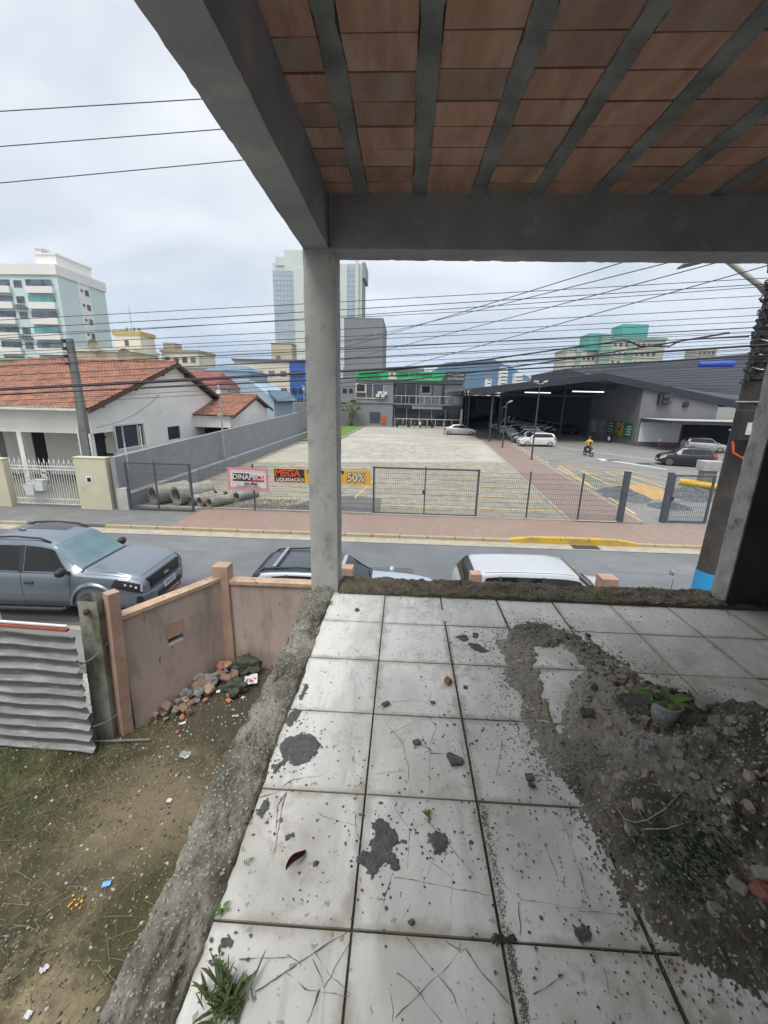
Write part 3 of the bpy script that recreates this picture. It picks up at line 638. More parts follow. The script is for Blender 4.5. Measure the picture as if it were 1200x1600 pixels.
for (dx, dy, L_, w, lf) in [(-1, .2, .13, .028, .6), (-.9, -.3, .08, .022, .4), (1, .1, .10, .030, .5), (.8, -.5, .07, .022, .4), (.2, .9, .07, .02, .5), (-.4, -.8, .05, .018, .3)]:
    q = Vector((dx*.02, dy*.02, .115)); leaf_mesh(b, q, (dx, dy, .10), L_*1.1, w*1.05, lf*.7)
b.tube([(0, 0, .08), (0, 0, .13)], .004, 6); b.build('seedling', mat('seedling_leaf', (.085, .20, .03), (.05, .12, .02), rough=.85, scale=60), pot, smooth=True)

# weeds
M_WEED = mat('weed_leaf', (.045, .095, .028), (.10, .11, .04), rough=.85, scale=50)
M_WEEDL = mat('weed_leaf_pale', (.13, .22, .05), (.08, .14, .035), rough=.85, scale=50)
def weed(px, py, size, n, m_, label, h=None, dz=.01, spread=1.0, seed=1, stem=0):
    rw = random.Random(seed); p = FL(px, py) if h is None else h; o = thing('weed', label, 'weed', (p.x, p.y, p.z+dz-(0)))
    b = MB()
    for k in range(n):
        a = rw.uniform(0, 2*pi)+(.5*sin(k) if n > 100 else 0); el = rw.uniform(.02, 1.1)**(1.3 if n > 100 else 1); L_ = size*rw.uniform(.25, 1)*(1.15 if n > 100 and cos(a-2.4) > 0 else .85); d = (cos(a)*cos(el)*spread, sin(a)*cos(el)*spread, sin(el))
        leaf_mesh(b, (rw.gauss(0, size*(.3 if n > 100 else .12)), rw.gauss(0, size*(.3 if n > 100 else .12)), 0), d, L_, L_*rw.uniform(.10, .22)*(.35 if n > 100 else 1), rw.uniform(.1, .9), .2, 5)
    b.build('leaves', m_, o, smooth=True)
    if stem:
        b = MB(); pts = [Vector((0, 0, 0)), Vector((-.004, .01, stem*.5)), Vector((-.012, .02, stem))]; b.tube(pts, [.0022, .0018, .0008], 5)
        for k in range(7):
            q = pts[0].lerp(pts[2], .25+.1*k); a = k*2.4; leaf_mesh(b, q, (cos(a), sin(a), .7), .022, .005, .2, .2, 4)
        b.build('stem', M_WEED, o, smooth=True)
    return o
weed(352, 1568, .075, 170, M_WEED, 'tall feathery weed growing from the lower left tile edge', seed=5, stem=.17)
weed(347, 1427, .042, 12, M_WEEDL, 'bright round leaved weed at the kerb above the tall weed', seed=6)
weed(385, 1290, .035, 9, M_WEED, 'small weed at the broken tile edge halfway down the kerb', seed=7)
weed(386, 1352, .028, 7, M_WEEDL, 'tiny weed between two others along the kerb', seed=8)
weed(442, 1118, .035, 12, M_WEEDL, 'small bright weed on the kerb beside the mortar splashes', seed=9)
weed(514, 943, .045, 22, M_WEEDL, 'bright weed at the foot of the left column', seed=10)
weed(669, 1278, .035, 14, M_WEEDL, 'tiny grass tuft sprouting from a crack beside the dark splashes', seed=11)
weed(672, 1176, .022, 9, M_TEN, 'dry little tuft on the tile left of the dark wedge chip', seed=12)
for i, (px, py, s_, n, lab) in enumerate([(933, 931, .05, 60, 'dense bright moss cushion on the upstand beside the right clay post'), (905, 935, .035, 24, 'smaller moss cushion left of the dense bright one'), (945, 925, .05, 40, 'moss cushion just behind the dense bright one'), (825, 925, .04, 22, 'dull moss on the upstand in front of the silver hatchback'), (785, 934, .02, 12, 'small moss tuft by the first tile row, centre'), (1072, 943, .03, 22, 'moss tuft at the tile edge near the right column'), (1165, 930, .035, 16, 'leafy weed against the foot of the right column'), (724, 934, .015, 8, 'tiny moss tuft by the first tile row, left of centre')]):
    q = GP(px, py, FZ+.055); weed(px, py, s_*.7, n, M_WEEDL if i < 3 else M_WEED, lab, h=q, dz=.0, seed=20+i, spread=1.3)
b = MB(); rw = random.Random(2)
for k in range(800):
    p = onheap(1085+rw.gauss(0, 42), 1330+rw.gauss(0, 38)); a = rw.uniform(0, 6.28); leaf_mesh(b, p, (cos(a), sin(a), rw.uniform(0, .8)), rw.uniform(.012, .028), rw.uniform(.004, .008), .2, .2, 4)
for k in range(90):
    p = onheap(1145+rw.gauss(0, 20), 1262+rw.gauss(0, 22)); a = rw.uniform(0, 6.28); leaf_mesh(b, p, (cos(a), sin(a), rw.uniform(0, .8)), rw.uniform(.01, .02), rw.uniform(.004, .007), .2, .2, 4)
tag(b.build('ground_cover', mat('creeping_leaf', (.03, .085, .03), (.02, .055, .02), rough=.6, scale=60), smooth=True), 'dark green creeping leaves growing on the front of the heap', 'ground cover', kind='stuff')
for lab, pts in [('long pale dead stalk curving over the heap', [(963, 1265), (975, 1283), (990, 1289), (1010, 1285), (1035, 1270), (1065, 1240)]), ('short straight dead stalk lying on the heap', [(1007, 1299), (1040, 1299), (1075, 1288)]), ('thin dead stalk crossing the longer curved one', [(990, 1255), (1000, 1275), (1006, 1286)])]:
    b = MB(); P3 = [onheap(*p)+Vector((0, 0, .012)) for p in pts]; b.tube(P3, .0022, 5); tag(b.build('dead_stalk', mat('straw', (.38, .35, .22), (.28, .25, .15), rough=.9, scale=30), smooth=True), lab, 'stalk')
# ================================================================ vehicles
def paint(name, c, rough=.28, metal=.3): return mat('paint_'+name, c, tuple(x*.94 for x in c), rough=rough, scale=.8, metal=metal, coat=.6, coords='obj')
M_CARGL = mat('car_glass', (.010, .012, .014), (.013, .015, .017), rough=.06, spec=.4, coords='obj')
M_WSH = mat('windscreen', (.10, .18, .21), (.05, .11, .14), rough=.06, spec=1.0, scale=1.1, coords='obj')
M_TRIM = mat('car_trim', (.018, .018, .02), (.025, .025, .027), rough=.6, coords='obj')
M_RIM = mat('alloy', (.42, .43, .45), (.3, .31, .33), rough=.35, metal=.6, coords='obj')
M_RIMD = mat('alloy_dark', (.06, .06, .065), (.09, .09, .095), rough=.4, metal=.5, coords='obj')
M_LAMP = mat('headlamp_glass', (.5, .52, .55), (.25, .26, .28), rough=.1, spec=.9, scale=12, coords='obj')
M_TAIL = mat('tail_lens', (.45, .02, .03), (.3, .015, .02), rough=.15, spec=.7, scale=5, coords='obj')
M_PLATE = mat('number_plate', (.62, .63, .65), (.55, .56, .58), rough=.4, coords='obj')
M_LINER = mat('arch_liner', (.008, .008, .009), (.012, .012, .012), rough=1, coords='obj')
def catm(ks, x):
    n = len(ks)
    for i in range(n-1):
        if x <= ks[i+1][0] or i == n-2:
            x0, x1 = ks[i][0], ks[i+1][0]; t = max(0, min(1, (x-x0)/(x1-x0))); out = []
            for c in range(1, len(ks[0])):
                d1 = (ks[i+1][c]-ks[i][c])/(x1-x0)
                d0 = (ks[i][c]-ks[i-1][c])/(x0-ks[i-1][0]) if i > 0 else d1
                d2 = (ks[i+2][c]-ks[i+1][c])/(ks[i+2][0]-x1) if i < n-2 else d1
                m0 = 0 if d0*d1 <= 0 else 2*d0*d1/(d0+d1); m1 = 0 if d1*d2 <= 0 else 2*d1*d2/(d1+d2)
                h = x1-x0; out.append((2*t**3-3*t**2+1)*ks[i][c]+(t**3-2*t**2+t)*h*m0+(-2*t**3+3*t**2)*ks[i+1][c]+(t**3-t**2)*h*m1)
            return out
SEC = [(0, 0.90, 0.0), (.06, .955, .06), (.18, .99, .25), (.34, 1.0, .55), (.44, .995, .82), (.5, .968, 1.0)]
def section(p, v):
    zb, w, zl, zr, wr = p
    if v <= .5:
        for a, b in zip(SEC, SEC[1:]):
            if v <= b[0]+1e-9: t = (v-a[0])/(b[0]-a[0]); return (w*lerp(a[1], b[1], t), zb+(zl-zb)*lerp(a[2], b[2], t))
    w0 = w*.968; d = zr-zl
    pts = [(.5, w0, zl), (.55, lerp(w0, wr, .10), zl+.07*d), (.80, lerp(w0, wr, .93), zl+.84*d), (.85, wr*.965, zl+.935*d), (.90, wr*.86, zl+.982*d), (.95, wr*.5, zl+.997*d), (1.0, 0, zr)]
    for a, b in zip(pts, pts[1:]):
        if v <= b[0]+1e-9: t = (v-a[0])/(b[0]-a[0]); return (lerp(a[1], b[1], t), lerp(a[2], b[2], t))
VS = [0, .06, .12, .18, .26, .34, .40, .44, .475, .5, .525, .55, .62, .70, .78, .80, .825, .85, .875, .90, .925, .95, .975, 1.0]
class Body:
    def __init__(s, ks): s.ks = ks
    def S(s, x, v, side=-1, off=0.0):
        p = catm(s.ks, x); y, z = section(p, v); q = Vector((x, side*y, z))
        if off:
            e = .004; p2 = catm(s.ks, x+e); y2, z2 = section(p2, v); v2 = min(1, v+.01); v1 = v2-.01; ya, za = section(p, v1); yb, zb = section(p, v2)
            du = Vector((e, side*(y2-y), z2-z)); dv = Vector((0, side*(yb-ya), zb-za)); n = du.cross(dv)
            if n.length > 0: n.normalize()
            if n.y*side < 0 or (abs(n.y) < .02 and n.z < 0): n = -n
            q += n*off
        return q
    def patch(s, b, crn, side=-1, off=.005, nu=10, nv=8):
        # crn: (x,v) at four corners a b c d, bilinear
        def P(u, w): 
            x = lerp(lerp(crn[0][0], crn[1][0], u), lerp(crn[3][0], crn[2][0], u), w); v = lerp(lerp(crn[0][1], crn[1][1], u), lerp(crn[3][1], crn[2][1], u), w)
            return s.S(x, v, side, off)
        b.grid(nu, nv, P); return b
    def top(s, b, xa, xb, v0a, v0b, off=.005, nu=10, nv=13):
        # across the car: xa..xb, from the left roof edge to the right one
        def P(u, w):
            x = lerp(xa, xb, u); v0 = lerp(v0a, v0b, u); k = (w-.5)*2; side = -1 if k < 0 else 1; v = lerp(1.0, v0, abs(k))
            if abs(k) < 1e-6: side = 1
            return s.S(x, v, side, off)
        b.grid(nu, nv, P); return b
def wheel(par, x, y, r, w, rim=None, spokes=5):
    side = -1 if y < 0 else 1; rim = rim or M_RIM
    b = MB(); n = 28; prof = [(r*.66, w/2), (r*.90, w/2), (r*.97, w*.44), (r, w*.3), (r, -w*.3), (r*.97, -w*.44), (r*.66, -w/2)]
    for (rr, yy) in prof:
        for k in range(n): a = 2*pi*k/n; b.v.append((rr*cos(a), yy*side, rr*sin(a)))
    for i in range(len(prof)-1):
        for k in range(n): b.f.append((i*n+k, i*n+(k+1) % n, (i+1)*n+(k+1) % n, (i+1)*n+k)); b.mi.append(0)
    wh = b.build('wheel', M_RUBBER, par, smooth=True, auto=50); wh.location = (x, y, r)
    b = MB(); b.cyl((0, side*(w/2-.045), 0), (0, side*(w/2-.05), 0), r*.66, 24); b.build('wheel_back', M_LINER, wh)
    b = MB()
    for k in range(n):
        pass
    ring = [(r*.68, w/2+.002), (r*.62, w/2+.004), (r*.60, w/2-.03)]
    for (rr, yy) in ring:
        for k in range(n): a = 2*pi*k/n; b.v.append((rr*cos(a), yy*side, rr*sin(a)))
    for i in range(2):
        for k in range(n): b.f.append((i*n+k, i*n+(k+1) % n, (i+1)*n+(k+1) % n, (i+1)*n+k)); b.mi.append(0)
    b.cyl((0, side*(w/2-.03), 0), (0, side*(w/2+.002), 0), r*.13, 12)
    for k in range(spokes):
        a = 2*pi*k/spokes+.3; t = .32/spokes*5*.55
        pts = [Vector((r*.10*cos(a-t*1.6), 0, r*.10*sin(a-t*1.6))), Vector((r*.10*cos(a+t*1.6), 0, r*.10*sin(a+t*1.6))), Vector((r*.64*cos(a+t*.6), 0, r*.64*sin(a+t*.6))), Vector((r*.64*cos(a-t*.6), 0, r*.64*sin(a-t*.6)))]
        lo = [p+Vector((0, side*(w/2-.03), 0)) for p in pts]; hi = [p+Vector((0, side*(w/2-.004), 0)) for p in pts]
        b.faces(lo+hi, [(3, 2, 1, 0), (4, 5, 6, 7), (0, 1, 5, 4), (1, 2, 6, 5), (2, 3, 7, 6), (3, 0, 4, 7)])
    b.build('rim', rim, wh, smooth=True, auto=35)
    return wh
def car_body(par, ks, pm, wheels, r_arch, nst=64):
    B = Body(ks); b = MB(); x0, x1 = ks[0][0], ks[-1][0]
    xs = sorted(set([round(lerp(x0, x1, i/(nst-1)), 4) for i in range(nst)]+[k[0] for k in ks]))
    loop = [(-1, v) for v in VS]+[(1, v) for v in VS[::-1][1:]]
    n = len(loop)
    for x in xs:
        for (s_, v) in loop: b.v.append(tuple(B.S(x, v, s_)))
    for i in range(len(xs)-1):
        for k in range(n): b.f.append((i*n+k, i*n+(k+1) % n, (i+1)*n+(k+1) % n, (i+1)*n+k)); b.mi.append(0)
    b.f.append(tuple(range(n))); b.mi.append(0); b.f.append(tuple((len(xs)-1)*n+k for k in range(n))[::-1]); b.mi.append(0)
    o = b.build('body', [pm, M_LINER], par, smooth=True, auto=30, fix=True)
    cut = MB()
    wmax = max(k[2] for k in ks)
    for wx in wheels:
        for s_ in (-1, 1): cut.cyl((wx, s_*(wmax-.28), r_arch[1]), (wx, s_*(wmax+.2), r_arch[1]), r_arch[0], 32)
    co = cut.build('cut', M_LINER); md = o.modifiers.new('b', 'BOOLEAN'); md.operation = 'DIFFERENCE'; md.object = co; md.solver = 'EXACT'
    try: md.material_mode = 'TRANSFER'
    except Exception: pass
    bpy.context.view_layer.update(); dg = bpy.context.evaluated_depsgraph_get(); me = bpy.data.meshes.new_from_object(o.evaluated_get(dg))
    o.modifiers.clear(); old = o.data; o.data = me; bpy.data.objects.remove(co); bpy.data.meshes.remove(old); me.name = 'body'
    me.set_sharp_from_angle(angle=radians(30))
    return o, B
def mk(par, name, m, fn, smooth=True):
    b = MB(); fn(b); return b.build(name, m, par, smooth=smooth, auto=40)
def mirror_at(par, x, y, z, m, s=1.0):
    sd_ = -1 if y < 0 else 1; b = MB(); bm = bmesh.new(); bmesh.ops.create_uvsphere(bm, u_segments=14, v_segments=9, radius=1)
    b.faces([Vector((v.co.x*.055*s+(0.02 if v.co.x > 0 else 0), v.co.y*.10*s, v.co.z*.072*s+.01)) for v in bm.verts], [tuple(v.index for v in f.verts) for f in bm.faces]); bm.free()
    b.bar((0.02, -sd_*.06, -.03), (.05, -sd_*.17, -.05), .05, .04)
    o = b.build('side_mirror', m, par, smooth=True, auto=50); o.location = (x, y+sd_*.09, z); return o
HATCH = [(-1.98, .50, .66, .70, .74, .56), (-1.95, .34, .77, .84, .92, .62), (-1.86, .26, .825, .92, 1.14, .61), (-1.70, .23, .845, .955, 1.36, .58), (-1.50, .21, .85, .955, 1.44, .575), (-.8, .20, .858, .945, 1.48, .58), (0, .20, .86, .93, 1.485, .585), (.42, .20, .86, .92, 1.44, .575), (.75, .2, .858, .915, 1.22, .60), (1.12, .2, .852, .90, .97, .66), (1.45, .2, .84, .85, .92, .65), (1.75, .22, .80, .76, .84, .60), (1.90, .26, .73, .66, .72, .55), (1.97, .34, .65, .56, .60, .5)]
SEDAN = [(-2.25, .50, .64, .72, .78, .58), (-2.21, .32, .76, .86, .95, .64), (-2.08, .26, .82, .93, 1.04, .66), (-1.75, .22, .84, .95, 1.08, .66), (-1.55, .21, .848, .95, 1.13, .64), (-1.05, .2, .855, .945, 1.40, .58), (-.7, .2, .858, .94, 1.45, .575), (0, .20, .86, .93, 1.46, .58), (.40, .20, .86, .92, 1.41, .57), (.75, .2, .858, .915, 1.20, .60), (1.15, .2, .852, .90, .98, .66), (1.55, .2, .84, .85, .92, .65), (1.95, .22, .80, .76, .83, .60), (2.15, .26, .72, .66, .71, .54), (2.22, .34, .64, .56, .6, .5)]
SUVK = [(-2.1, .50, .70, .80, .86, .60), (-2.06, .34, .82, .95, 1.05, .68), (-1.97, .28, .875, 1.03, 1.35, .66), (-1.78, .26, .89, 1.06, 1.60, .63), (-1.5, .26, .90, 1.06, 1.66, .63), (-.7, .26, .905, 1.05, 1.69, .635), (.1, .26, .905, 1.04, 1.68, .635), (.5, .26, .905, 1.03, 1.61, .62), (.85, .26, .90, 1.02, 1.34, .66), (1.15, .26, .90, 1.0, 1.12, .72), (1.55, .26, .885, .97, 1.05, .71), (1.85, .28, .84, .90, .97, .66), (2.02, .34, .76, .80, .85, .6), (2.08, .42, .70, .70, .74, .54)]
def small_car(name, label, cat, loc, rz, ks, pm, group=None, trimpillar=True, lod=1, z=0, tailx=None, rim=None):
    o = thing(name, label, cat, (loc[0], loc[1], z), rz, group)
    L1, L0 = ks[-1][0], ks[0][0]; fx, rx = L1-.74, L0+.72; r = .31 if ks is not SUVK else .345
    bo, B = car_body(o, ks, pm, (rx, fx), (r+.045, r+.01))
    rear = ks is SEDAN; sv = ks is SUVK; dx = .10 if sv else 0
    top_v = .795
    for s_ in (-1, 1):
        mk(o, 'side_window', M_CARGL, lambda b: B.patch(b, [(.30, .555), (.98+dx, .56), (.52+dx, top_v), (-.30+.55, top_v)][:0] or [(-.22, .56), (.93+dx, .565), (.50+dx, top_v), (-.22, top_v)], s_))
        mk(o, 'side_window', M_CARGL, lambda b: B.patch(b, [(-1.22, .56), (-.30, .56), (-.30, top_v), (-1.10, top_v)], s_))
        if not rear: mk(o, 'side_window', M_CARGL, lambda b: B.patch(b, [(-1.62, .58), (-1.28, .56), (-1.16, top_v), (-1.42, .785)], s_))
        mk(o, 'pillar_trim', M_TRIM, lambda b: (B.patch(b, [(-.30, .555), (-.22, .555), (-.22, .80), (-.30, .80)], s_, .004, 3, 8), B.patch(b, [(-1.28, .555), (-1.22, .555), (-1.10, .80), (-1.16, .80)], s_, .004, 3, 8)))
        if lod:
            def seams(b):
                for xx, yy in ((-.265, -.265), (.98, .86), (-1.16, -1.25)): B.patch(b, [(xx-.007, .50), (xx+.007, .50), (yy+.007, .05), (yy-.007, .05)], s_, .003, 2, 10)
                B.patch(b, [(-1.16, .055), (.86, .055), (.86, .047), (-1.16, .047)], s_, .003, 20, 2)
            mk(o, 'door_seam', M_TRIM, seams)
            for hx in (-.08, -1.02):
                q = B.S(hx, .42, s_, .018); MBh = MB(); MBh.box((0, 0, 0), (.16, .03, .03)); h = MBh.build('door_handle', pm, o, bevel=.008); h.location = q
            mk(o, 'sill', M_TRIM, lambda b: B.patch(b, [(rx+.4, .0), (fx-.4, .0), (fx-.4, .04), (rx+.4, .04)], s_, .006, 10, 3))
        mirror_at(o, .92, s_*.83, 1.0 if not sv else 1.13, pm)
        wheel(o, fx, s_*(ks[6][2]-.10), r, .19, rim); wheel(o, rx, s_*(ks[6][2]-.10), r, .19, rim)
        mk(o, 'headlight', M_LAMP, lambda b: B.patch(b, [(L1-.42, .42), (L1-.07, .36), (L1-.06, .50), (L1-.50, .52)], s_, .006))
        if rear: mk(o, 'taillight', M_TAIL, lambda b: B.patch(b, [(L0+.04, .34), (L0+.24, .36), (L0+.30, .5), (L0+.05, .5)], s_, .008))
        else: mk(o, 'taillight', M_TAIL, lambda b: B.patch(b, [(L0+.08, .38), (L0+.28, .40), (L0+.36, .62), (L0+.16, .68)], s_, .010))
    wx1, wx0 = (1.10, .47) if not sv else (1.12, .55)
    if abs(ks[-5][0]-.58) < .01: wx1, wx0 = .55, -.05
    mk(o, 'windscreen', M_CARGL, lambda b: B.top(b, wx1-.05, wx0, .70, .83, .006))
    if rear: mk(o, 'rear_window', M_CARGL, lambda b: B.top(b, -1.50, -1.08, .74, .83, .006))
    elif sv: mk(o, 'rear_window', M_CARGL, lambda b: B.top(b, -1.99, -1.80, .70, .82, .007))
    else: mk(o, 'rear_window', M_CARGL, lambda b: B.top(b, -1.87, -1.66, .68, .82, .007))
    # grille, bumper slot and plates
    zf = .5 if not sv else .62
    b = MB(); b.box((L1-.015, 0, zf+.06), (.05, .86, .09)); b.box((L1-.0, 0, zf-.17), (.06, 1.0, .12)); b.build('grille', M_TRIM, o, bevel=.01)
    b = MB(); b.box((L1+.02, 0, zf-.06), (.02, .40, .13)); b.build('number_plate', M_PLATE, o)
    b = MB(); b.box((L0-.005, 0, zf+.10), (.02, .40, .13)); b.build('number_plate', M_PLATE, o)
    b = MB(); b.box((L0+.06, 0, .33), (.12, 1.15, .12)); b.build('bumper_insert', M_TRIM, o, bevel=.02)
    if lod > 1 or True:
        b = MB(); b.tube([(wx1-.02, -.5, B.S(wx1-.02, .95, -1).z+.02), (wx1-.10, -.05, B.S(wx1-.1, .99, -1).z+.02)], .01, 5); b.tube([(wx1-.02, .1, B.S(wx1-.02, .98, 1).z+.02), (wx1-.12, .5, B.S(wx1-.12, .95, 1).z+.02)], .01, 5); b.build('wiper', M_TRIM, o)
    return o, B
P_WHITE = paint('white', (.62, .63, .64), metal=0); P_SILVER = paint('silver', (.46, .47, .49), metal=.55); P_BLACK = paint('black', (.012, .013, .016), metal=.1); P_GREY = paint('grey', (.10, .105, .115)); P_BLUE = paint('bluegrey', (.19, .235, .285), rough=.32, metal=.45); P_DKBLUE = paint('dark_blue', (.02, .035, .06))
RD = -.10      # road level
# --- blue-grey pickup parked at our side of the street
NAV = [(-2.66, .55, .86, 1.02, 1.06, .80), (-2.60, .45, .90, 1.08, 1.12, .84), (-1.35, .38, .92, 1.10, 1.13, .86), (-1.22, .38, .925, 1.11, 1.2, .80), (-1.12, .36, .925, 1.11, 1.62, .66), (-.98, .36, .925, 1.11, 1.76, .645), (-.4, .35, .925, 1.11, 1.81, .65), (.2, .35, .925, 1.10, 1.80, .65), (.62, .35, .925, 1.10, 1.73, .635), (.95, .35, .925, 1.10, 1.50, .67), (1.32, .35, .925, 1.10, 1.215, .74), (1.42, .35, .93, 1.09, 1.19, .76), (1.9, .34, .935, 1.07, 1.17, .79), (2.3, .36, .925, 1.03, 1.13, .78), (2.50, .40, .89, .98, 1.07, .74), (2.60, .44, .84, .92, .99, .70), (2.64, .50, .79, .86, .90, .66)]
nv = thing('pickup_truck', 'large blue-grey double cab pickup parked at our kerb at the left', 'pickup truck', (-8.12, 8.72, RD), radians(1.5))
P_NAV = paint('pickup_bluegrey', (.18, .215, .255), rough=.3, metal=.5)
bo, B = car_body(nv, NAV, P_NAV, (-1.6, 1.58), (.47, .43), nst=110)
for s_ in (-1, 1):
    mk(nv, 'side_window', M_CARGL, lambda b: B.patch(b, [(.10, .56), (1.10, .568), (.70, .79), (.10, .795)], s_, .005, 16, 10))
    mk(nv, 'side_window', M_CARGL, lambda b: B.patch(b, [(-.98, .56), (-.02, .56), (-.02, .795), (-.86, .79)], s_, .005, 16, 10))
    mk(nv, 'window_trim', M_TRIM, lambda b: (B.patch(b, [(-1.02, .535), (1.22, .54), (1.22, .552), (-1.02, .552)], s_, .007, 24, 2), B.patch(b, [(.0, .55), (.08, .55), (.08, .80), (.0, .80)], s_, .006, 3, 10)))
    def seams(b):
        for xx, yy, v0, v1 in ((.04, .04, .535, .06), (1.12, 1.02, .535, .06), (-1.02, -1.10, .535, .14)): B.patch(b, [(xx-.006, v0), (xx+.006, v0), (yy+.006, v1), (yy-.006, v1)], s_, .002, 2, 16)
        B.patch(b, [(-1.1, .056), (1.02, .056), (1.02, .05), (-1.1, .05)], s_, .003, 24, 2)
        B.patch(b, [(-.02, .80), (.0, .80), (.0, .55), (-.02, .55)], s_, .003, 2, 6)
    mk(nv, 'door_seam', M_TRIM, seams)
    mk(nv, 'door_crease', P_NAV, lambda b: B.patch(b, [(-1.05, .20), (1.0, .22), (1.0, .25), (-1.05, .23)], s_, .012, 30, 3))
    for hx in (.22, -.82):
        q = B.S(hx, .43, s_, .02); b = MB(); b.box((0, 0, 0), (.20, .045, .04)); h = b.build('door_handle', M_TRIM, nv, bevel=.015); h.location = q
    mirror_at(nv, 1.02, s_*.93, 1.22, M_TRIM, 1.35)
    for wx in (-1.6, 1.58): wheel(nv, wx, s_*.80, .40, .26, M_RIMD, 6)
    # flared arch lips
    for wx in (-1.6, 1.58):
        b = MB()
        def lip(u, v, wx=wx):
            a = lerp(.02*pi, .98*pi, u); r_ = lerp(.47, .56, v); x = wx+r_*cos(a); z = .43+r_*sin(a); yy = .94+.035*sin(pi*min(1, v+.25))-.02*v*v
            return (x, s_*yy, z)
        b.grid(28, 7, lip); b.build('arch_lip', P_NAV, nv, smooth=True)
    # headlamp with chrome-like strip
    mk(nv, 'headlight', M_TRIM, lambda b: B.patch(b, [(1.98, .42), (2.60, .36), (2.60, .50), (2.10, .505)], s_, .010, 14, 6))
    b = MB(); 
    for (xx, vv, rr) in ((2.30, .455, .035), (2.41, .45, .035), (2.50, .44, .035)):
        q = B.S(xx, vv, s_, .012); b = MB(); b.rock(q, rr, 2, (1, .7, .8)); b.build('lamp_projector', M_LAMP, nv, smooth=True)
    mk(nv, 'running_light', M_LAMP, lambda b: (B.patch(b, [(2.12, .498), (2.58, .49), (2.58, .508), (2.14, .512)], s_, .014, 14, 3), B.patch(b, [(2.56, .39), (2.60, .385), (2.60, .50), (2.57, .50)], s_, .016, 3, 6)))
    mk(nv, 'fog_lamp_bezel', M_TRIM, lambda b: B.patch(b, [(2.46, .16), (2.60, .14), (2.60, .30), (2.50, .30)], s_, .012, 6, 6))
    # side step
    b = MB(); b.tube([(-1.0, s_*.98, .40), (-.9, s_*1.0, .37), (.9, s_*1.0, .37), (1.0, s_*.98, .40)], .05, 8); b.build('side_step', M_TRIM, nv, smooth=True, auto=50)
    # roof rail
    b = MB(); zr = lambda x: B.S(x, .875, s_).z; pts = [(-.85, s_*.57, zr(-.85)+.0), (-.72, s_*.57, zr(-.72)+.055), (-.2, s_*.575, zr(-.2)+.07), (.35, s_*.57, zr(.35)+.06), (.56, s_*.565, zr(.56)+.0)]
    b.tube(pts, [.028, .022, .02, .022, .03], 8); b.build('roof_rail', M_TRIM, nv, smooth=True)
mk(nv, 'windscreen', M_WSH, lambda b: B.top(b, 1.30, .68, .70, .83, .007, 16, 25))
mk(nv, 'windscreen_edge', M_TRIM, lambda b: (B.top(b, 1.345, 1.27, .67, .69, .006, 3, 25),))
mk(nv, 'roof_panel', mat('paint_roof_strip', (.06, .065, .075), rough=.35, coords='obj'), lambda b: [B.patch(b, [(-.55, .935), (.35, .935), (.35, .985), (-.55, .985)], s2, .006, 10, 5) for s2 in (1,)])
mk(nv, 'rear_window', M_CARGL, lambda b: B.top(b, -1.2, -1.06, .66, .8, .007))
# bonnet with two raised creases
mk(nv, 'bonnet', P_NAV, lambda b: b.grid(30, 41, lambda u, w: (lambda x, k: (lambda q: Vector((q.x, q.y, q.z+.012+.022*math.exp(-((abs(k)-.58)/.12)**2)*sin(pi*min(1, u*1.1+.02))-.006*(abs(k) > .97))))(B.S(x, lerp(1.0, .66, abs(k)), -1 if k < 0 else 1)))(lerp(1.40, 2.52, u), (w-.5)*2)))
# front: grille with slats, bumper, plate
g = MB(); g.faces([(2.655, -.60, .74), (2.655, .60, .74), (2.645, .66, 1.0), (2.645, -.66, 1.0), (2.58, -.60, .74), (2.58, .60, .74), (2.52, .66, 1.0), (2.52, -.66, 1.0)], [(0, 1, 2, 3), (7, 6, 5, 4), (3, 2, 6, 7), (0, 3, 7, 4), (1, 5, 6, 2), (0, 4, 5, 1)])
gr = g.build('grille', M_TRIM, nv)
g = MB()
for k in range(5): g.box((2.665, 0, .775+.046*k), (.012, 1.14+.02*k, .018))
for k in range(9): g.box((2.662, -.52+.13*k, .87), (.01, .012, .22))
g.build('grille_bars', M_RIMD, gr)
g = MB(); g.b2((2.667, -.09, .845), (2.685, .09, .905)); g.build('badge', M_RIM, gr, bevel=.006)
g = MB(); g.faces([(2.60, -.80, .40), (2.60, .80, .40), (2.72, .62, .44), (2.72, -.62, .44), (2.66, -.84, .70), (2.66, .84, .70), (2.73, .62, .70), (2.73, -.62, .70), (2.4, -.90, .42), (2.4, .90, .42), (2.45, -.92, .70), (2.45, .92, .70)], [(0, 1, 2, 3), (3, 2, 6, 7), (4, 7, 6, 5), (0, 3, 7, 4), (1, 5, 6, 2), (8, 0, 4, 10), (9, 11, 5, 1), (10, 4, 5, 11), (8, 9, 1, 0)])
g.build('front_bumper', P_NAV, nv, bevel=.025, fix=True)
g = MB(); g.b2((2.722, -.50, .47), (2.742, .50, .60)); g.build('bumper_intake', M_TRIM, nv, bevel=.008)
g = MB(); g.b2((2.738, -.24, .60), (2.752, .24, .73)); pl = g.build('number_plate', M_PLATE, nv)
text('plate_letters', 'MMM 2E17', .105, M_TRIM, Matrix.Translation((2.754, 0, .66)) @ Matrix.Rotation(pi/2, 4, 'Z') @ FACE_Y, pl, .001, sx_=.8)
g = MB(); g.b2((2.752, -.235, .712), (2.7535, .235, .727)); g.build('plate_band', mat('plate_blue', (.02, .05, .3), coords='obj'), pl)
g = MB(); g.tube([(2.60, -.62, .40), (2.70, -.5, .36), (2.72, 0, .35), (2.70, .5, .36), (2.60, .62, .40)], .022, 8); g.build('skid_bar', mat('red_accent', (.35, .03, .02), coords='obj'), nv, smooth=True)
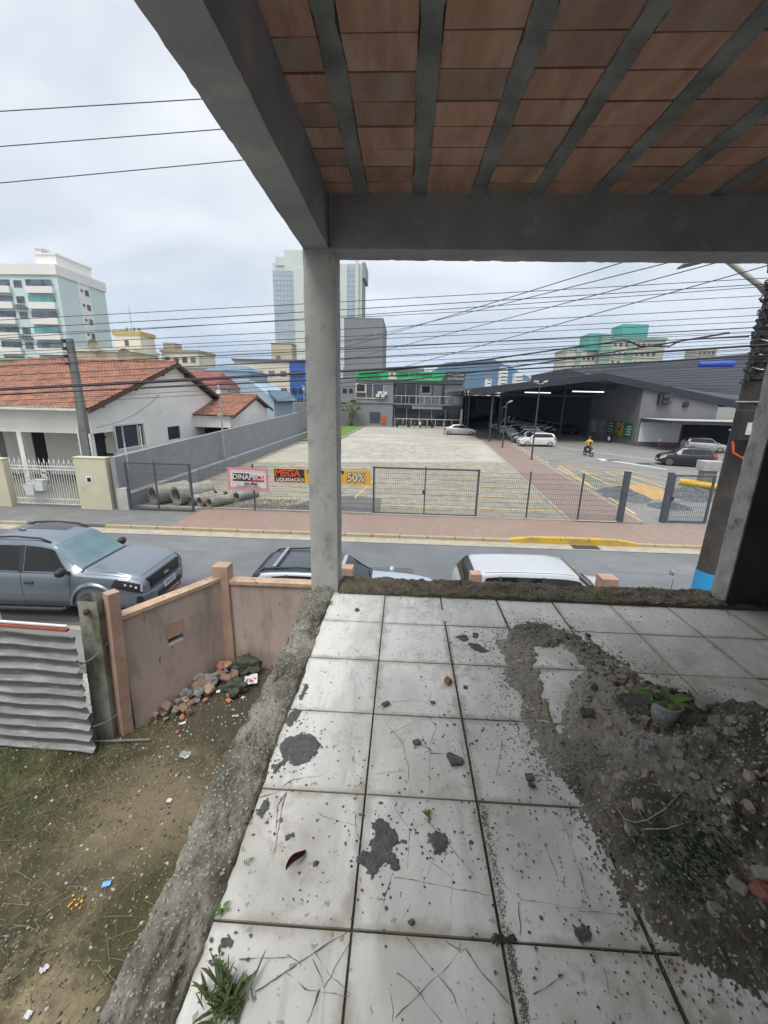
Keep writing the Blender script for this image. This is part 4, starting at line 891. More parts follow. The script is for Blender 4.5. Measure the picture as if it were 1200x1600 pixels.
g = MB(); g.rock((-.55, 0, 1.83), .09, 2, (1.4, .5, .35)); g.build('antenna_fin', P_NAV, nv, smooth=True)
# --- dark suv whose roof rises behind the pink wall
o, B = small_car('parked_car', 'silver estate car with a dark roof and roof bars, half hidden by the left column', 'car', (-1.10, 8.2), 0.0, [(-2.02, .50, .70, .80, .86, .60), (-1.98, .34, .82, .93, 1.05, .68), (-1.90, .28, .875, 1.0, 1.30, .66), (-1.78, .26, .89, 1.03, 1.47, .65), (-1.5, .26, .90, 1.03, 1.53, .65), (-.9, .26, .905, 1.02, 1.56, .655), (-.4, .26, .905, 1.02, 1.55, .655), (-.05, .26, .905, 1.01, 1.47, .64), (.30, .26, .90, 1.0, 1.22, .68), (.58, .26, .90, .98, 1.05, .72), (1.2, .26, .885, .95, 1.02, .71), (1.8, .28, .84, .88, .95, .66), (1.98, .34, .76, .80, .85, .6), (2.04, .42, .70, .70, .74, .54)], paint('silver_blue', (.36, .42, .48), metal=.3), z=RD, lod=2)
mk(o, 'dark_roof', mat('roof_slate', (.055, .065, .085), rough=.25, coords='obj'), lambda b: B.top(b, -1.75, -.12, .845, .845, .006, 14, 25))
for s_ in (-1, 1):
    b = MB(); pts = [(-1.70, s_*.56, 1.46), (-1.60, s_*.56, 1.55), (-.9, s_*.565, 1.60), (-.35, s_*.56, 1.57), (-.2, s_*.55, 1.48)]; b.tube(pts, [.03, .022, .02, .022, .03], 8); b.build('roof_rail', M_TRIM, o, smooth=True)
for xx in (-1.4, -.6): b = MB(); b.box((xx, 0, 1.60), (.07, 1.10, .03)); b.build('roof_crossbar', M_RIM, o, bevel=.01)
# --- silver hatchback in front of the upstand
o, B = small_car('parked_car', 'silver hatchback parked at our kerb between two clay posts', 'car', (3.22, 8.62), 0.0, [(k[0], k[1], k[2], k[3], k[4]+.03, k[5]+.02) for k in HATCH], paint('silver_light', (.50, .52, .55), metal=.3), z=RD, lod=2)
for s_ in (-1, 1): mk(o, 'roof_seam', M_TRIM, lambda b: B.patch(b, [(-1.45, .873), (.38, .873), (.38, .880), (-1.45, .880)], s_, .004, 20, 2))
for s_ in (-1, 1): mk(o, 'taillight', M_TAIL, lambda b: B.patch(b, [(-1.95, .36), (-1.72, .40), (-1.66, .70), (-1.84, .74)], s_, .014))
mk(o, 'tailgate_spoiler', M_CARGL, lambda b: B.top(b, -1.69, -1.63, .82, .82, .012))
# bonnet strip of a white car seen between column and clay post
# ================================================================ ground, street, pavements
M_SOILY = mat('yard_soil', (.08, .064, .037), (.034, .034, .016), rough=1, scale=2.6, bump=1, bscale=16, c3=(.22, .18, .11), s3=.33, lo3=.53, hi3=.64, speck=(34, .64, (.24, .20, .14)), lo=.4, hi=.6, detail=10)
M_ASPH = mat('road_asphalt', (.135, .145, .152), (.112, .12, .127), rough=.9, scale=.5, bump=.4, bscale=90, c3=(.175, .182, .185), s3=.35, lo3=.48, hi3=.66)
M_ASPH2 = mat('old_asphalt', (.20, .20, .19), (.15, .15, .145), rough=.92, scale=.6, bump=.4, bscale=60, c3=(.25, .24, .215), s3=2, lo3=.55, hi3=.7)
M_PAVEG = mat('plain_pavement', (.165, .165, .16), (.125, .125, .123), rough=.95, scale=1.2, bump=.4, bscale=40, c3=(.20, .19, .16), s3=1.3, lo3=.6, hi3=.7)
M_GUT = mat('gutter_concrete', (.37, .335, .265), (.28, .255, .205), rough=.95, scale=3, bump=.4, bscale=30)
def paver_mat(name, c1, c2, mort, w, h, moss=None, dirt=(.1, .09, .07), sq=.5, rot=0, bigc=None):
    M = bpy.data.materials.new(name); M.use_nodes = True; n, l = M.node_tree.nodes, M.node_tree.links; b = n['Principled BSDF']; b.inputs['Roughness'].default_value = .93
    g = n.new('ShaderNodeNewGeometry').outputs['Position']; mp = n.new('ShaderNodeMapping'); mp.inputs['Rotation'].default_value = (0, 0, rot); l.new(g, mp.inputs[0])
    br = n.new('ShaderNodeTexBrick'); br.inputs['Color1'].default_value = (*c1, 1); br.inputs['Color2'].default_value = (*c2, 1); br.inputs['Mortar'].default_value = (*mort, 1)
    br.inputs['Scale'].default_value = 1; br.inputs['Brick Width'].default_value = w; br.inputs['Row Height'].default_value = h; br.inputs['Mortar Size'].default_value = .007; br.offset = sq; br.inputs['Mortar Smooth'].default_value = .3
    l.new(mp.outputs[0], br.inputs[0]); c = br.outputs[0]
    def nz(s, d=6, r=.65):
        t = n.new('ShaderNodeTexNoise'); t.inputs['Scale'].default_value = s; t.inputs['Detail'].default_value = d; t.inputs['Roughness'].default_value = r; l.new(g, t.inputs['Vector']); return t.outputs[0]
    def lay(s, a, bb, colr, amt, c):
        t = n.new('ShaderNodeMapRange'); t.inputs[1].default_value = a; t.inputs[2].default_value = bb; t.inputs[4].default_value = amt; l.new(nz(s), t.inputs[0])
        m_ = n.new('ShaderNodeMix'); m_.data_type = 'RGBA'; l.new(t.outputs[0], m_.inputs[0]); l.new(c, m_.inputs[6]); m_.inputs[7].default_value = (*colr, 1); return m_.outputs[2]
    c = lay(.45, .48, .66, dirt, .65, c)
    if bigc: c = lay(.22, .45, .6, bigc, .6, c)
    if moss: c = lay(1.7, .50, .62, moss, .75, c)
    c = lay(9, .5, .7, tuple(x*.5 for x in c1), .5, c)
    l.new(c, b.inputs['Base Color']); bp = n.new('ShaderNodeBump'); bp.inputs['Strength'].default_value = .5; bp.inputs['Distance'].default_value = .01; l.new(nz(30), bp.inputs['Height']); l.new(bp.outputs[0], b.inputs['Normal']); return M
M_PINKP = paver_mat('pink_pavers', (.31, .215, .17), (.23, .185, .155), (.12, .11, .09), .2, .1, dirt=(.18, .165, .14), bigc=(.25, .15, .125))
M_LOT = paver_mat('lot_pavers', (.33, .31, .255), (.24, .23, .195), (.13, .125, .09), .24, .12, moss=(.15, .145, .095), dirt=(.38, .34, .27), bigc=(.20, .185, .15))
M_BRICKW = paver_mat('brick_walk', (.28, .19, .16), (.22, .165, .145), (.11, .10, .09), .2, .1, dirt=(.16, .13, .115))
M_SLABC = mat('lot_concrete', (.40, .375, .32), (.28, .265, .23), rough=.95, scale=.35, bump=.3, bscale=20, c3=(.27, .26, .225), s3=4, lo3=.52, hi3=.66, stretch=(.5, 1, 1))
def sheet(name, z, pts, m, nx=1):
    b = MB(); b.poly([(p[0], p[1], z) for p in pts]); o = b.build(name, m); return tag(o, kind='structure')
R4 = lambda x0, y0, x1, y1: [(x0, y0), (x1, y0), (x1, y1), (x0, y1)]
sheet('ground', -.14, R4(-2900, -30, 2900, 3400), mat('far_ground', (.12, .125, .09), (.16, .155, .13), rough=1, scale=.02))
sheet('road', RD, R4(-200, 7.55, 200, 13.75), M_ASPH)
sheet('road_gutter', RD+.012, R4(-200, 13.75, 200, 14.32), M_GUT)
# near pavement (solid, with kerb face)
b = MB(); b.b2((-200, 6.3, -.2), (200, 7.4, 0.0)); tag(b.build('near_pavement', M_ASPH2), kind='structure')
b = MB(); b.b2((-200, 7.4, -.2), (200, 7.55, 0.012)); tag(b.build('near_kerb', M_GUT), kind='structure')
b = MB(); b.b2((-200, 14.44, -.2), (-8.6, 17.2, 0.0)); tag(b.build('far_pavement', M_PAVEG), kind='structure')
b = MB(); b.b2((-8.6, 14.44, -.2), (200, 17.0, 0.003)); tag(b.build('brick_pavement', M_PINKP), kind='structure')
# far kerb: low and worn, yellow paint
kb = MB(); rk = random.Random(5); x = -60
while x < 40:
    L_ = .98
    if not (-15.8 < x < -8.9 and rk.random() < .35): kb.box((x+L_/2, 14.37, -.06+rk.uniform(-.004, .004)), (L_, .13, .15+rk.uniform(-.01, .01)), rz=rk.uniform(-.004, .004))
    x += 1.0
M_KERB = mat('kerb_worn_yellow', (.38, .28, .14), (.36, .31, .22), rough=.95, scale=1.6, lo=.44, hi=.56, bump=.4, bscale=30, c3=(.30, .27, .21), s3=3, lo3=.5, hi3=.62)
tag(kb.build('far_kerb', M_KERB, bevel=.015), kind='structure')
kb = MB(); xs_ = [3.9, 4.7, 5.7, 6.7, 7.7, 8.4]; hs_ = [.02, .12, .13, .13, .12, .02]
for i in range(5):
    a, c, h0, h1 = xs_[i]+.01, xs_[i+1]-.01, hs_[i], hs_[i+1]
    kb.faces([(a, 14.30, -.1), (c, 14.30, -.1), (c, 14.30, h1), (a, 14.30, h0), (a, 14.52, -.1), (c, 14.52, -.1), (c, 14.52, h1), (a, 14.52, h0)], [(0, 1, 2, 3), (5, 4, 7, 6), (3, 2, 6, 7), (0, 3, 7, 4), (1, 5, 6, 2), (0, 4, 5, 1)])
tag(kb.build('raised_kerb', mat('kerb_yellow', (.50, .32, .04), (.34, .25, .09), rough=.9, scale=2.5, lo=.45, hi=.6, bump=.5), bevel=.015), kind='structure')
b = MB()
for k in range(7): b.box((6.15+.11*k, 14.05, RD+.024), (.05, .36, .012), rz=.25)
gt = thing('storm_drain', 'small black storm drain grating in the gutter below the raised kerb', 'drain', (6.48, 14.05, RD)); b2_ = MB(); b2_.b2((-.46, -.2, .010), (.46, .2, .016)); b2_.build('drain_pit', M_DARK, gt)
b = MB()
for k in range(7): b.box((-.36+.12*k, 0, .022), (.06, .36, .012), rz=.25)
b.build('grate', mat('grate_iron', (.07, .07, .07)), gt)
# parking lot beyond the fence
sheet('parking_lot', .004, [(-11.6, 17.0), (7.2, 17.0), (10.0, 60), (10.3, 76), (-11.6, 76)], M_LOT)
sheet('lot_slab', .009, [(-10.9, 30.2), (10.4, 34.2), (9.6, 51.0), (10.0, 74), (-6.5, 74), (-7.4, 48), (-10.9, 42)], M_SLABC)
sheet('lot_slab_patch', .014, [(-5.5, 33.2), (6.4, 35.4), (6.0, 44), (-4.4, 44)], mat('lot_concrete_dark', (.29, .28, .25), (.36, .35, .305), rough=.95, scale=.5, c3=(.19, .185, .16), s3=3, lo3=.5, hi3=.65))
sheet('asphalt_patch', .010, [(-5.2, 17.1), (-.9, 17.1), (-1.0, 20.0), (-2.6, 20.4), (-4.4, 19.2)], mat('patch_asph', (.12, .125, .115), (.09, .095, .085), scale=2, bump=.4))
sheet('side_lot', .000, [(9.8, 17.0), (80, 17.0), (80, 140), (16, 140), (12.7, 56)], M_ASPH2)
sheet('concrete_channel', .006, [(17.0, 45.5), (13.5, 60), (14.6, 60), (18.6, 45.2), (29, 29), (27.4, 28)], mat('channel_concrete', (.25, .245, .23), (.19, .185, .17), scale=2))
b = MB(); b.prism([(7.15, 17.0), (10.05, 17.0), (12.6, 54), (9.85, 54)], -.1, .03); tag(b.build('brick_walkway', M_BRICKW), kind='structure')
def edge(name, a, c, w, z0, z1, m): b = MB(); a, c = Vector((*a, 0)), Vector((*c, 0)); d = (c-a).normalized(); s_ = Vector((-d.y, d.x, 0))*w; b.faces([*(p+Vector((0, 0, z)) for z in (z0, z1) for p in (a, c, c+s_, a+s_))], [(0, 1, 2, 3), (7, 6, 5, 4), (0, 4, 5, 1), (1, 5, 6, 2), (2, 6, 7, 3), (3, 7, 4, 0)]); return tag(b.build(name, m), kind='structure')
edge('walk_kerb', (7.15, 17.3), (9.85, 54), .12, -.1, .036, M_GUT)
edge('walk_kerb', (10.17, 17.3), (12.72, 54), .12, -.1, .036, M_KERB)
# yellow and white lines
def line(b, a, c, w=.10, z=.018):
    a, c = Vector((*a, z)), Vector((*c, z)); d = (c-a).normalized(); s_ = Vector((-d.y, d.x, 0))*w/2; b.poly([a-s_, c-s_, c+s_, a+s_])
b = MB()
for y in (19.3, 21.7, 24.1, 26.5, 28.9, 31.3, 33.7, 36.1): line(b, (-11.4, y), (-5.4 if y < 28 else -6.8, y-.05), .10)
for y in (18.6, 21.1, 23.6, 26.1, 28.6): line(b, (-.9 if y < 22 else 2.4, y+.05), (6.9+(y-17)*.07, y-.02), .10)
line(b, (-2.3, 19.9), (-1.7, 24.5), .07)
M_LINE = mat('line_yellow', (.62, .43, .10), (.46, .35, .16), rough=.9, scale=5, lo=.45, hi=.65)
tag(b.build('stall_markings', M_LINE), kind='structure')
b = MB()
for y in (33.6, 36.1, 38.6, 41.1, 43.6, 46.1): line(b, (10.5+(y-17)*.075+.3, y), (16.6, y-.3), .10)
for p, q in [((9.6+.9, 18.5), (12.2, 32.9)), ((12.2, 32.9), (16.6, 31.2)), ((16.6, 31.2), (18.6, 23.5)), ((11.6, 31.6), (15.3, 30.4)), ((15.3, 30.4), (17.3, 22.5)), ((12.9, 30.9), (12.6, 25.4)), ((14.6, 30.4), (14.6, 25)), ((11.6, 31.6), (11.1, 24)), ((12.9, 30.9), (14.1, 24.5)), ((15.6, 30.1), (15.7, 24.5))]: line(b, p, q, .12, .012)
tag(b.build('hatched_markings', M_LINE), kind='structure')
b = MB()
for k in range(10): y = 34.0+1.6*k; line(b, (11.7+(y-34)*.07, y), (11.75+(y-34)*.07, y+.9), .16, .012)
tag(b.build('edge_dashes', M_LINE), kind='structure')
b = MB(); b.poly([(17.6, 36.6, .014), (19.9, 32.3, .014), (20.2, 32.5, .014), (18.4, 36.4, .014), (18.9, 36.9, .014), (17.2, 38.0, .014), (17.0, 36.2, .014)]); tag(b.build('road_arrow', mat('line_white', (.55, .55, .53), (.42, .42, .4), scale=4)), kind='structure')
for cx, cy, lab in ((18.2, 36.9, 'left black drain grating beside the white arrow'), (20.0, 35.2, 'right black drain grating beside the white arrow')):
    o = thing('drain_cover', lab, 'drain', (cx, cy, .0)); b = MB(); b.b2((-.55, -.35, .008), (.55, .35, .022)); b.build('frame', mat('grate_iron', (.07, .07, .07)), o); b = MB()
    for k in range(8): b.box((-.45+.13*k, 0, .028), (.05, .6, .012))
    b.build('grate', M_DARK, o)
# gravel strip behind the fence
b = MB(); rg = random.Random(8)
for k in range(2600):
    x, y = rg.uniform(-9.6, -3.2), rg.uniform(17.2, 20.2)
    if y > 20.4-(x+9.6)*.28+fbm(x, y)*.8: continue
    r = rg.uniform(.015, .04); b.rock((x, y, .01+r*.2), r, 1)
tag(b.build('gravel_bed', mat('gravel', (.24, .22, .19), (.15, .14, .12), rough=1, scale=14)), 'grey gravel strewn behind the mesh fence by the concrete pipes', 'gravel', kind='stuff')
def pile(name, c, rx, ry, h, m, label, cat, rz=0, stones=None):
    o = thing(name, label, cat, (*c, 0), rz); b = MB()
    def P(u, v):
        a = 2*pi*v; r = u*(1+.25*fbm(cos(a)*1.5, sin(a)*1.5, c[0])); x, y = r*rx*cos(a), r*ry*sin(a); return (x, y, .006+h*max(0, 1-u**1.4)*(1+.35*fbm(x*1.5, y*1.5, 3))+.04*fbm(x*7, y*7)*(1-u))
    b.grid(26, 64, P); b.build('heap', m, o, smooth=True)
    if stones:
        b = MB(); rr = random.Random(3)
        for k in range(500):
            u, v = rr.random()**.7, rr.random(); p = P(u, v); r = rr.uniform(.02, .05); b.rock((p[0], p[1], p[2]), r, 1)
        tag(b.build('stones', stones, o), kind='stuff')
M_SAND = mat('sand', (.42, .27, .12), (.32, .21, .10), rough=1, scale=2, bump=.6, bscale=20); M_GRAVD = mat('dark_gravel', (.13, .14, .15), (.09, .10, .105), rough=1, scale=8, bump=1, bscale=25)
pile('sand_pile', (13.6, 23.6), 1.9, 2.0, .35, M_SAND, 'orange sand pile between two gravel piles behind the open gate', 'sand pile')
pile('gravel_pile', (11.9, 22.6), 1.1, 1.7, .40, M_GRAVD, 'dark gravel pile nearest the big gate post', 'gravel pile', stones=M_GRAVD)
pile('gravel_pile', (15.8, 23.0), 1.9, 1.6, .45, M_GRAVD, 'dark gravel pile seen through the small open gate', 'gravel pile', stones=M_GRAVD)
pile('gravel_pile', (13.0, 20.2), 1.0, .7, .20, M_GRAVD, 'low grey gravel pile in front of the sand', 'gravel pile', stones=M_GRAVD)

# ---- fence
def mesh_panel(b, x0, x1, y, z0, z1, slope=0.0, pitch=.075):
    n = int((x1-x0)/pitch); 
    for k in range(n+1):
        x = x0+(x1-x0)*k/n; b.box((x, y, (z0+z1)/2), (.008, .008, z1-z0))
    m_ = 9
    for k in range(m_+1):
        z = z0+(z1-z0)*k/m_; b.box(((x0+x1)/2, y-.007, z), (x1-x0, .007, .010))
    for z in (z0+.25, z0+1.0, z1-.3):
        b.box(((x0+x1)/2, y-.03, z), (x1-x0, .01, .02)) if False else None
FY = 17.13
def fence_thing(label, x0, x1, posts, frame=False, top=1.98, y=FY, pw=.05, rz=0, name='mesh_fence', latch=None, group=None):
    o = thing(name, label, 'gate' if 'gate' in name else 'fence', (x0, y, 0), rz, group); w = x1-x0
    b = MB(); mesh_panel(b, 0, w, 0, .06, top-.02); b.build('wire_mesh', M_FENCE, o)
    for p in posts: b = MB(); b.b2((p-x0-pw/2, -.005, 0), (p-x0+pw/2, pw+.01, top+.06)); b.b2((p-x0-pw/2-.004, -.012, top+.058), (p-x0+pw/2+.004, pw+.016, top+.075)); b.build('post', M_FENCE, o)
    if frame:
        b = MB()
        for xx in (0, w): b.b2((xx-.04, -.012, .03), (xx+.04, .068, top+.02))
        b.b2((.04, -.01, top-.05), (w-.04, .06, top+.015)); b.b2((.04, -.01, .03), (w-.04, .06, .09)); b.build('frame', M_FENCE, o)
    if latch is not None: b = MB(); b.b2((latch-x0-.06, -.05, .95), (latch-x0+.06, -.015, 1.12)); b.build('latch', M_BLACKM, o)
    return o
fence_thing('framed dark mesh gate leaf in front of the concrete pipes at the left', -11.42, -8.72, [-10.2], True, 2.02, 16.5, name='mesh_gate')
fence_thing('wire mesh fence run carrying the pink sign and the sale banner', -8.62, -1.28, [-6.27], False, 1.95, 17.0)
fence_thing('closed double mesh gate in the middle of the fence', -1.18, 3.16, [.97], True, 2.02, FY, latch=.92, name='mesh_gate')
fence_thing('wire mesh fence run between the double gate and the big post', 3.26, 8.95, [5.27, 7.40], False, 1.95, FY)
o = thing('gate_post', 'thick dark gate post standing alone at the driveway', 'post', (9.13, 17.15, 0)); b = MB(); b.b2((-.10, -.10, 0), (.10, .10, 2.12)); b.build('post_tube', M_FENCE, o, bevel=.01); b = MB(); b.b2((-.115, -.115, 2.12), (.115, .115, 2.14)); b.build('cap', M_FENCE, o)
fence_thing('small open mesh gate leaf at the right of the driveway', 11.12, 12.72, [], True, 2.02, 17.3, rz=.02, name='mesh_gate', latch=11.16)
o = thing('gate_post', 'thick dark gate post hinged to the small open gate', 'post', (10.98, 17.35, 0)); b = MB(); b.b2((-.09, -.09, 0), (.09, .09, 2.12)); b.build('post_tube', M_FENCE, o, bevel=.01)
fence_thing('wire mesh fence run behind the utility pole', 12.9, 19.9, [15.2, 17.5], False, 1.95, 17.3)
b = MB(); b.b2((-11.5, 17.0, 0), (9.0, 17.22, .05)); tag(b.build('fence_footing', M_GUT), 'low concrete strip under the mesh fence', 'footing', kind='structure')

# ---- sign and banner on the fence
def panel(name, label, cat, x0, x1, z0, z1, y, layers, rot=0):
    o = thing(name, label, cat, ((x0+x1)/2, y, (z0+z1)/2)); o.rotation_euler = (0, rot, 0); w, h = (x1-x0)/2, (z1-z0)/2
    for i, (nm, a, c, m_) in enumerate(layers): b = MB(); b.b2((a[0]*w, -.006-.004*i, a[1]*h), (c[0]*w, -.003-.004*i if i else .006, c[1]*h)); b.build(nm, m_, o)
    return o, w, h
M_PINK = mat('sign_pink', (.55, .22, .27), (.48, .19, .23), rough=.6); M_SGW = mat('sign_white', (.60, .58, .58), rough=.6); M_SGK = mat('sign_black', (.03, .028, .03), rough=.6); M_SGR = mat('sign_red', (.42, .03, .05), rough=.6); M_ORG = mat('sign_orange', (.60, .30, .03), (.55, .34, .04), rough=.6); M_SRED = mat('sign_scarlet', (.62, .07, .02), rough=.6)
o, w, h = panel('shop_sign', 'pink bordered white sign reading DINAMICS hung on the fence', 'sign', -7.33, -5.60, .93, 1.86, 16.95, [('board', (-1, -1), (1, 1), M_PINK), ('field', (-.88, -.78), (.88, .80), M_SGW), ('black_block', (-.74, -.22), (.10, .50), M_SGK), ('red_block', (.10, -.22), (.80, .38), M_SGR)], rot=.02)
text('lettering', 'DINAMICS', .30, M_SGW, MT(.02, -.026, .07), o, .003, bold=.006, sx_=.95)
text('lettering', 'on-line', .20, M_SGK, MT(.10, -.030, -.185), o, .003, shear=.4, bold=.003)
text('lettering', 'WWW.DINAMICS-ONLINE', .085, M_SGK, MT(.0, -.028, -.315), o, .002)
b = MB()
for k in range(12): b.box((-.72+.13*k, -.024, .335), (.035, .004, .03))
b.build('dots', M_SGR, o)
o, w, h = panel('sale_banner', 'orange, red and black sale banner reading MEGA LIQUIDAÇÃO 50%', 'banner', -5.36, -1.30, 1.29, 1.88, 16.95, [('cloth', (-1, -1), (1, 1), M_ORG), ('black_field', (-.985, -.9), (-.36, .95), M_SGK), ('yellow_field', (-.2, -.9), (.42, .55), mat('sign_yellow', (.62, .42, .04), rough=.6)), ('dark_field', (-.3, .5), (.45, .95), M_SGK)])
text('lettering', 'MEGA', .40, M_SRED, MT(-1.44, -.022, .10), o, .003, bold=.012)
text('lettering', 'LIQUIDAÇÃO', .19, M_SGW, MT(-1.34, -.026, -.17), o, .003, bold=.006)
text('lettering', 'ATÉ', .30, M_SGW, MT(.45, -.028, -.02), o, .003, bold=.008)
text('lettering', '50%', .50, M_SGK, MT(1.42, -.022, -.01), o, .001, bold=.03, sx_=.9)
text('lettering', '50%', .50, M_SGW, MT(1.42, -.028, -.01), o, .003, bold=.006, sx_=.9)

# ---- grey boundary wall and cream gate pillars
M_GWALL = mat('grey_wall_paint', (.245, .255, .27), (.215, .225, .235), rough=.85, scale=1.2, bump=.2, c3=(.17, .175, .175), s3=2.2, lo3=.58, hi3=.75)
M_CREAM = mat('cream_paint', (.55, .52, .38), (.47, .45, .34), rough=.85, scale=1.0, c3=(.36, .34, .27), s3=2, lo3=.6, hi3=.75)
o = thing('boundary_wall', 'long grey painted boundary wall beside the parking lot', 'wall', (-11.9, 16.5, 0))
b = MB(); b.faces([(x, y, z) for x in (-.1, .1) for (y, z) in ((0, -.1), (31, -.1), (31, 3.05), (0, 2.22))], [(0, 1, 2, 3), (7, 6, 5, 4), (0, 3, 7, 4), (3, 2, 6, 7), (2, 1, 5, 6)]); b.build('near_panel', M_GWALL, o)
b = MB(); b.b2((-.55, 31.0, -.1), (-.35, 60, 4.05)); b.build('far_panel', M_GWALL, o); b = MB(); b.b2((-.35, 30.9, -.1), (.1, 31.1, 3.05)); b.build('return_panel', M_GWALL, o)
b = MB(); b.b2((.1, .25, -.1), (.42, 58, .62)); b.build('plinth', M_GWALL, o)
b = MB(); b.b2((.09, .24, .62), (.44, 58, .68)); b.build('plinth_cap', mat('plinth_top', (.36, .365, .37), (.28, .28, .28), scale=2), o)
b = MB(); b.b2((-.02, -.02, -.1), (.42, .23, .92)); b.build('pale_stub', mat('pale_render', (.45, .44, .42), (.35, .34, .32), scale=3), o)
def pillar(label, x0, x1, y, h, meter=True):
    o = thing('gate_pillar', label, 'gate pillar', ((x0+x1)/2, y, 0)); w = (x1-x0)/2
    b = MB(); b.b2((-w, 0, -.05), (w, .32, h)); b.build('pier', M_CREAM, o, bevel=.01); b = MB(); b.b2((-w-.02, -.02, h), (w+.02, .34, h+.04)); b.build('cap', M_CREAM, o)
    if meter: b = MB(); b.b2((-.26, -.012, 1.12), (.02, 0, 1.42)); f = b.build('meter_frame', M_WHITEM, o); b = MB(); b.b2((-.20, -.016, 1.18), (-.04, -.010, 1.36)); b.build('meter_window', M_GLASSD, f)
pillar('cream painted gate pillar with a small meter window', -13.5, -12.15, 16.4, 2.16)
pillar('cream painted gate pillar at the left edge of the view', -17.6, -16.55, 16.4, 2.0, False)
o = thing('driveway_gate', 'white ornate steel gate with spear tips between the cream pillars', 'gate', (-16.55, 16.62, 0)); b = MB()
for z in (.12, .34, 1.60, 1.74): b.bar((.05, 0, z), (3.0, 0, z), .035)
for k in range(28):
    x = .1+.107*k; b.b2((x-.010, -.01, .12), (x+.010, .01, 1.9)); 
    if k % 2 == 0: b.prism([(x-.035, 1.9), (x, 2.08), (x+.035, 1.9), (x, 1.84)], -.008, .008, T=lambda p: Vector((p.x, p.z, p.y)))
b.build('bars', M_WHITEM, o); b = MB()
for k in range(24):
    x = .16+.122*k
    for z in (.23, 1.67): b.tube([(x+.045*cos(a*pi/5), -.005, z+.05*sin(a*pi/5)) for a in range(11)], .007, 4)
for s_ in (0, 1):
    for z in (.9, 1.2, 1.45): b.tube([(1.5+.16*cos(a*pi/6)*(1-.4*s_), -.01, z+.12*sin(a*pi/6)*(1-.4*s_)) for a in range(13)], .011, 4)
b.build('scrollwork', M_WHITEM, o)
b = MB(); b.faces([(.6, -.05, .35), (1.25, -.05, .35), (1.32, -.05, .95), (.52, -.05, 1.05), (.6, -.4, .35), (1.25, -.4, .35), (1.32, -.45, .95), (.52, -.45, 1.05)], [(0, 3, 2, 1), (4, 5, 6, 7), (0, 1, 5, 4), (2, 6, 7, 3), (0, 4, 7, 3), (1, 2, 6, 5)]) if False else None
for dx, dz, lab in ((1.0, .55, 'white plastic post basket hung on the ornate gate, left one'), (1.42, .75, 'white plastic post basket hung on the ornate gate, right one')):
    q = thing('wall_planter', lab, 'planter', (-16.55+dx, 16.42, dz)); b = MB(); w0, w1 = .16, .24
    pr = [(w0, .10, 0), (w1, .14, .42), (w1+.02, .15, .45)]
    for (wx, wy, z) in pr: b.v += [(-wx, -wy, z), (wx, -wy, z), (wx, wy, z), (-wx, wy, z)]
    for i in range(2):
        for k in range(4): b.f.append((i*4+k, i*4+(k+1) % 4, (i+1)*4+(k+1) % 4, (i+1)*4+k)); b.mi.append(0)
    b.f.append((3, 2, 1, 0)); b.mi.append(0); b.build('tub', mat('planter_plastic', (.62, .63, .64), (.52, .53, .54)), q)
# cables and pipes
M_PIPE = mat('pipe_concrete', (.30, .29, .255), (.21, .205, .185), rough=.95, scale=3, bump=.5, bscale=30, c3=(.38, .34, .25), s3=.8, lo3=.5, hi3=.65)
def pipe(name, c, r, L_, ang, label, group=None):
    o = thing(name, label, 'concrete pipe', (c[0], c[1], 0), ang, group); b = MB(); n = 28; ri = r*.78
    for (rr, yy) in ((ri, 0), (r, 0), (r, L_*.9), (r*1.08, L_*.92), (r*1.08, L_), (ri, L_)):
        for k in range(n): a = 2*pi*k/n; b.v.append((rr*cos(a), yy, r+rr*sin(a)+.01))
    for i in range(6):
        for k in range(n): b.f.append((i*n+k, i*n+(k+1) % n, ((i+1) % 6)*n+(k+1) % n, ((i+1) % 6)*n+k)); b.mi.append(0)
    b.build('pipe_shell', M_PIPE, o, smooth=True, auto=40)
pipe('drain_pipe', (-11.0, 17.45), .42, 1.6, -.55, 'large concrete pipe nearest the grey wall')
pipe('drain_pipe', (-9.95, 17.45), .42, 1.7, -.5, 'large concrete pipe beside the small pipes')
for i, (x, y, lab) in enumerate([(-9.35, 17.5, 'small concrete pipe, first in the row beside the large ones'), (-8.85, 17.35, 'small concrete pipe, second in the near row'), (-8.35, 17.2, 'small concrete pipe, third and nearest the gravel in the near row'), (-8.75, 18.75, 'small concrete pipe, first in the back row'), (-8.2, 18.65, 'small concrete pipe, second in the back row'), (-7.65, 18.5, 'small concrete pipe, last in the back row')]): pipe('drain_pipe', (x, y), .22, 1.15, -.5, lab, 'small concrete pipes')
# ---- yard
YB = MB()
def yz(x, y):
    z = .05*fbm(x*.6, y*.6)+.03*fbm(x*2.2, y*2.2)+.012*fbm(x*8, y*8)
    d = hypot(x+2.6, y-5.9); z += .22*sstep(1.5, 0, d)
    return z+.01 if y < 6.2 else 0
YB.grid(230, 230, lambda u, v: (lerp(-9, -.66, u), lerp(-3, 6.38, v), yz(lerp(-9, -.66, u), lerp(-3, 6.38, v))))
tint(M_SOILY, (-2.9, 3.7, 0), .25, 1.1, (.155, .125, .078), .85, 2.2)
tint(M_SOILY, (-5.3, 3.7, 0), .5, 1.6, (.035, .045, .014), .95, 2.5)
tint(M_SOILY, (-1.9, 2.6, 0), .2, 1.0, (.05, .055, .02), .85, 3)
tint(M_SOILY, (-2.4, 5.2, 0), .3, .95, (.05, .043, .03), .9, 4)
tag(YB.build('yard_ground', M_SOILY, smooth=True), kind='structure')
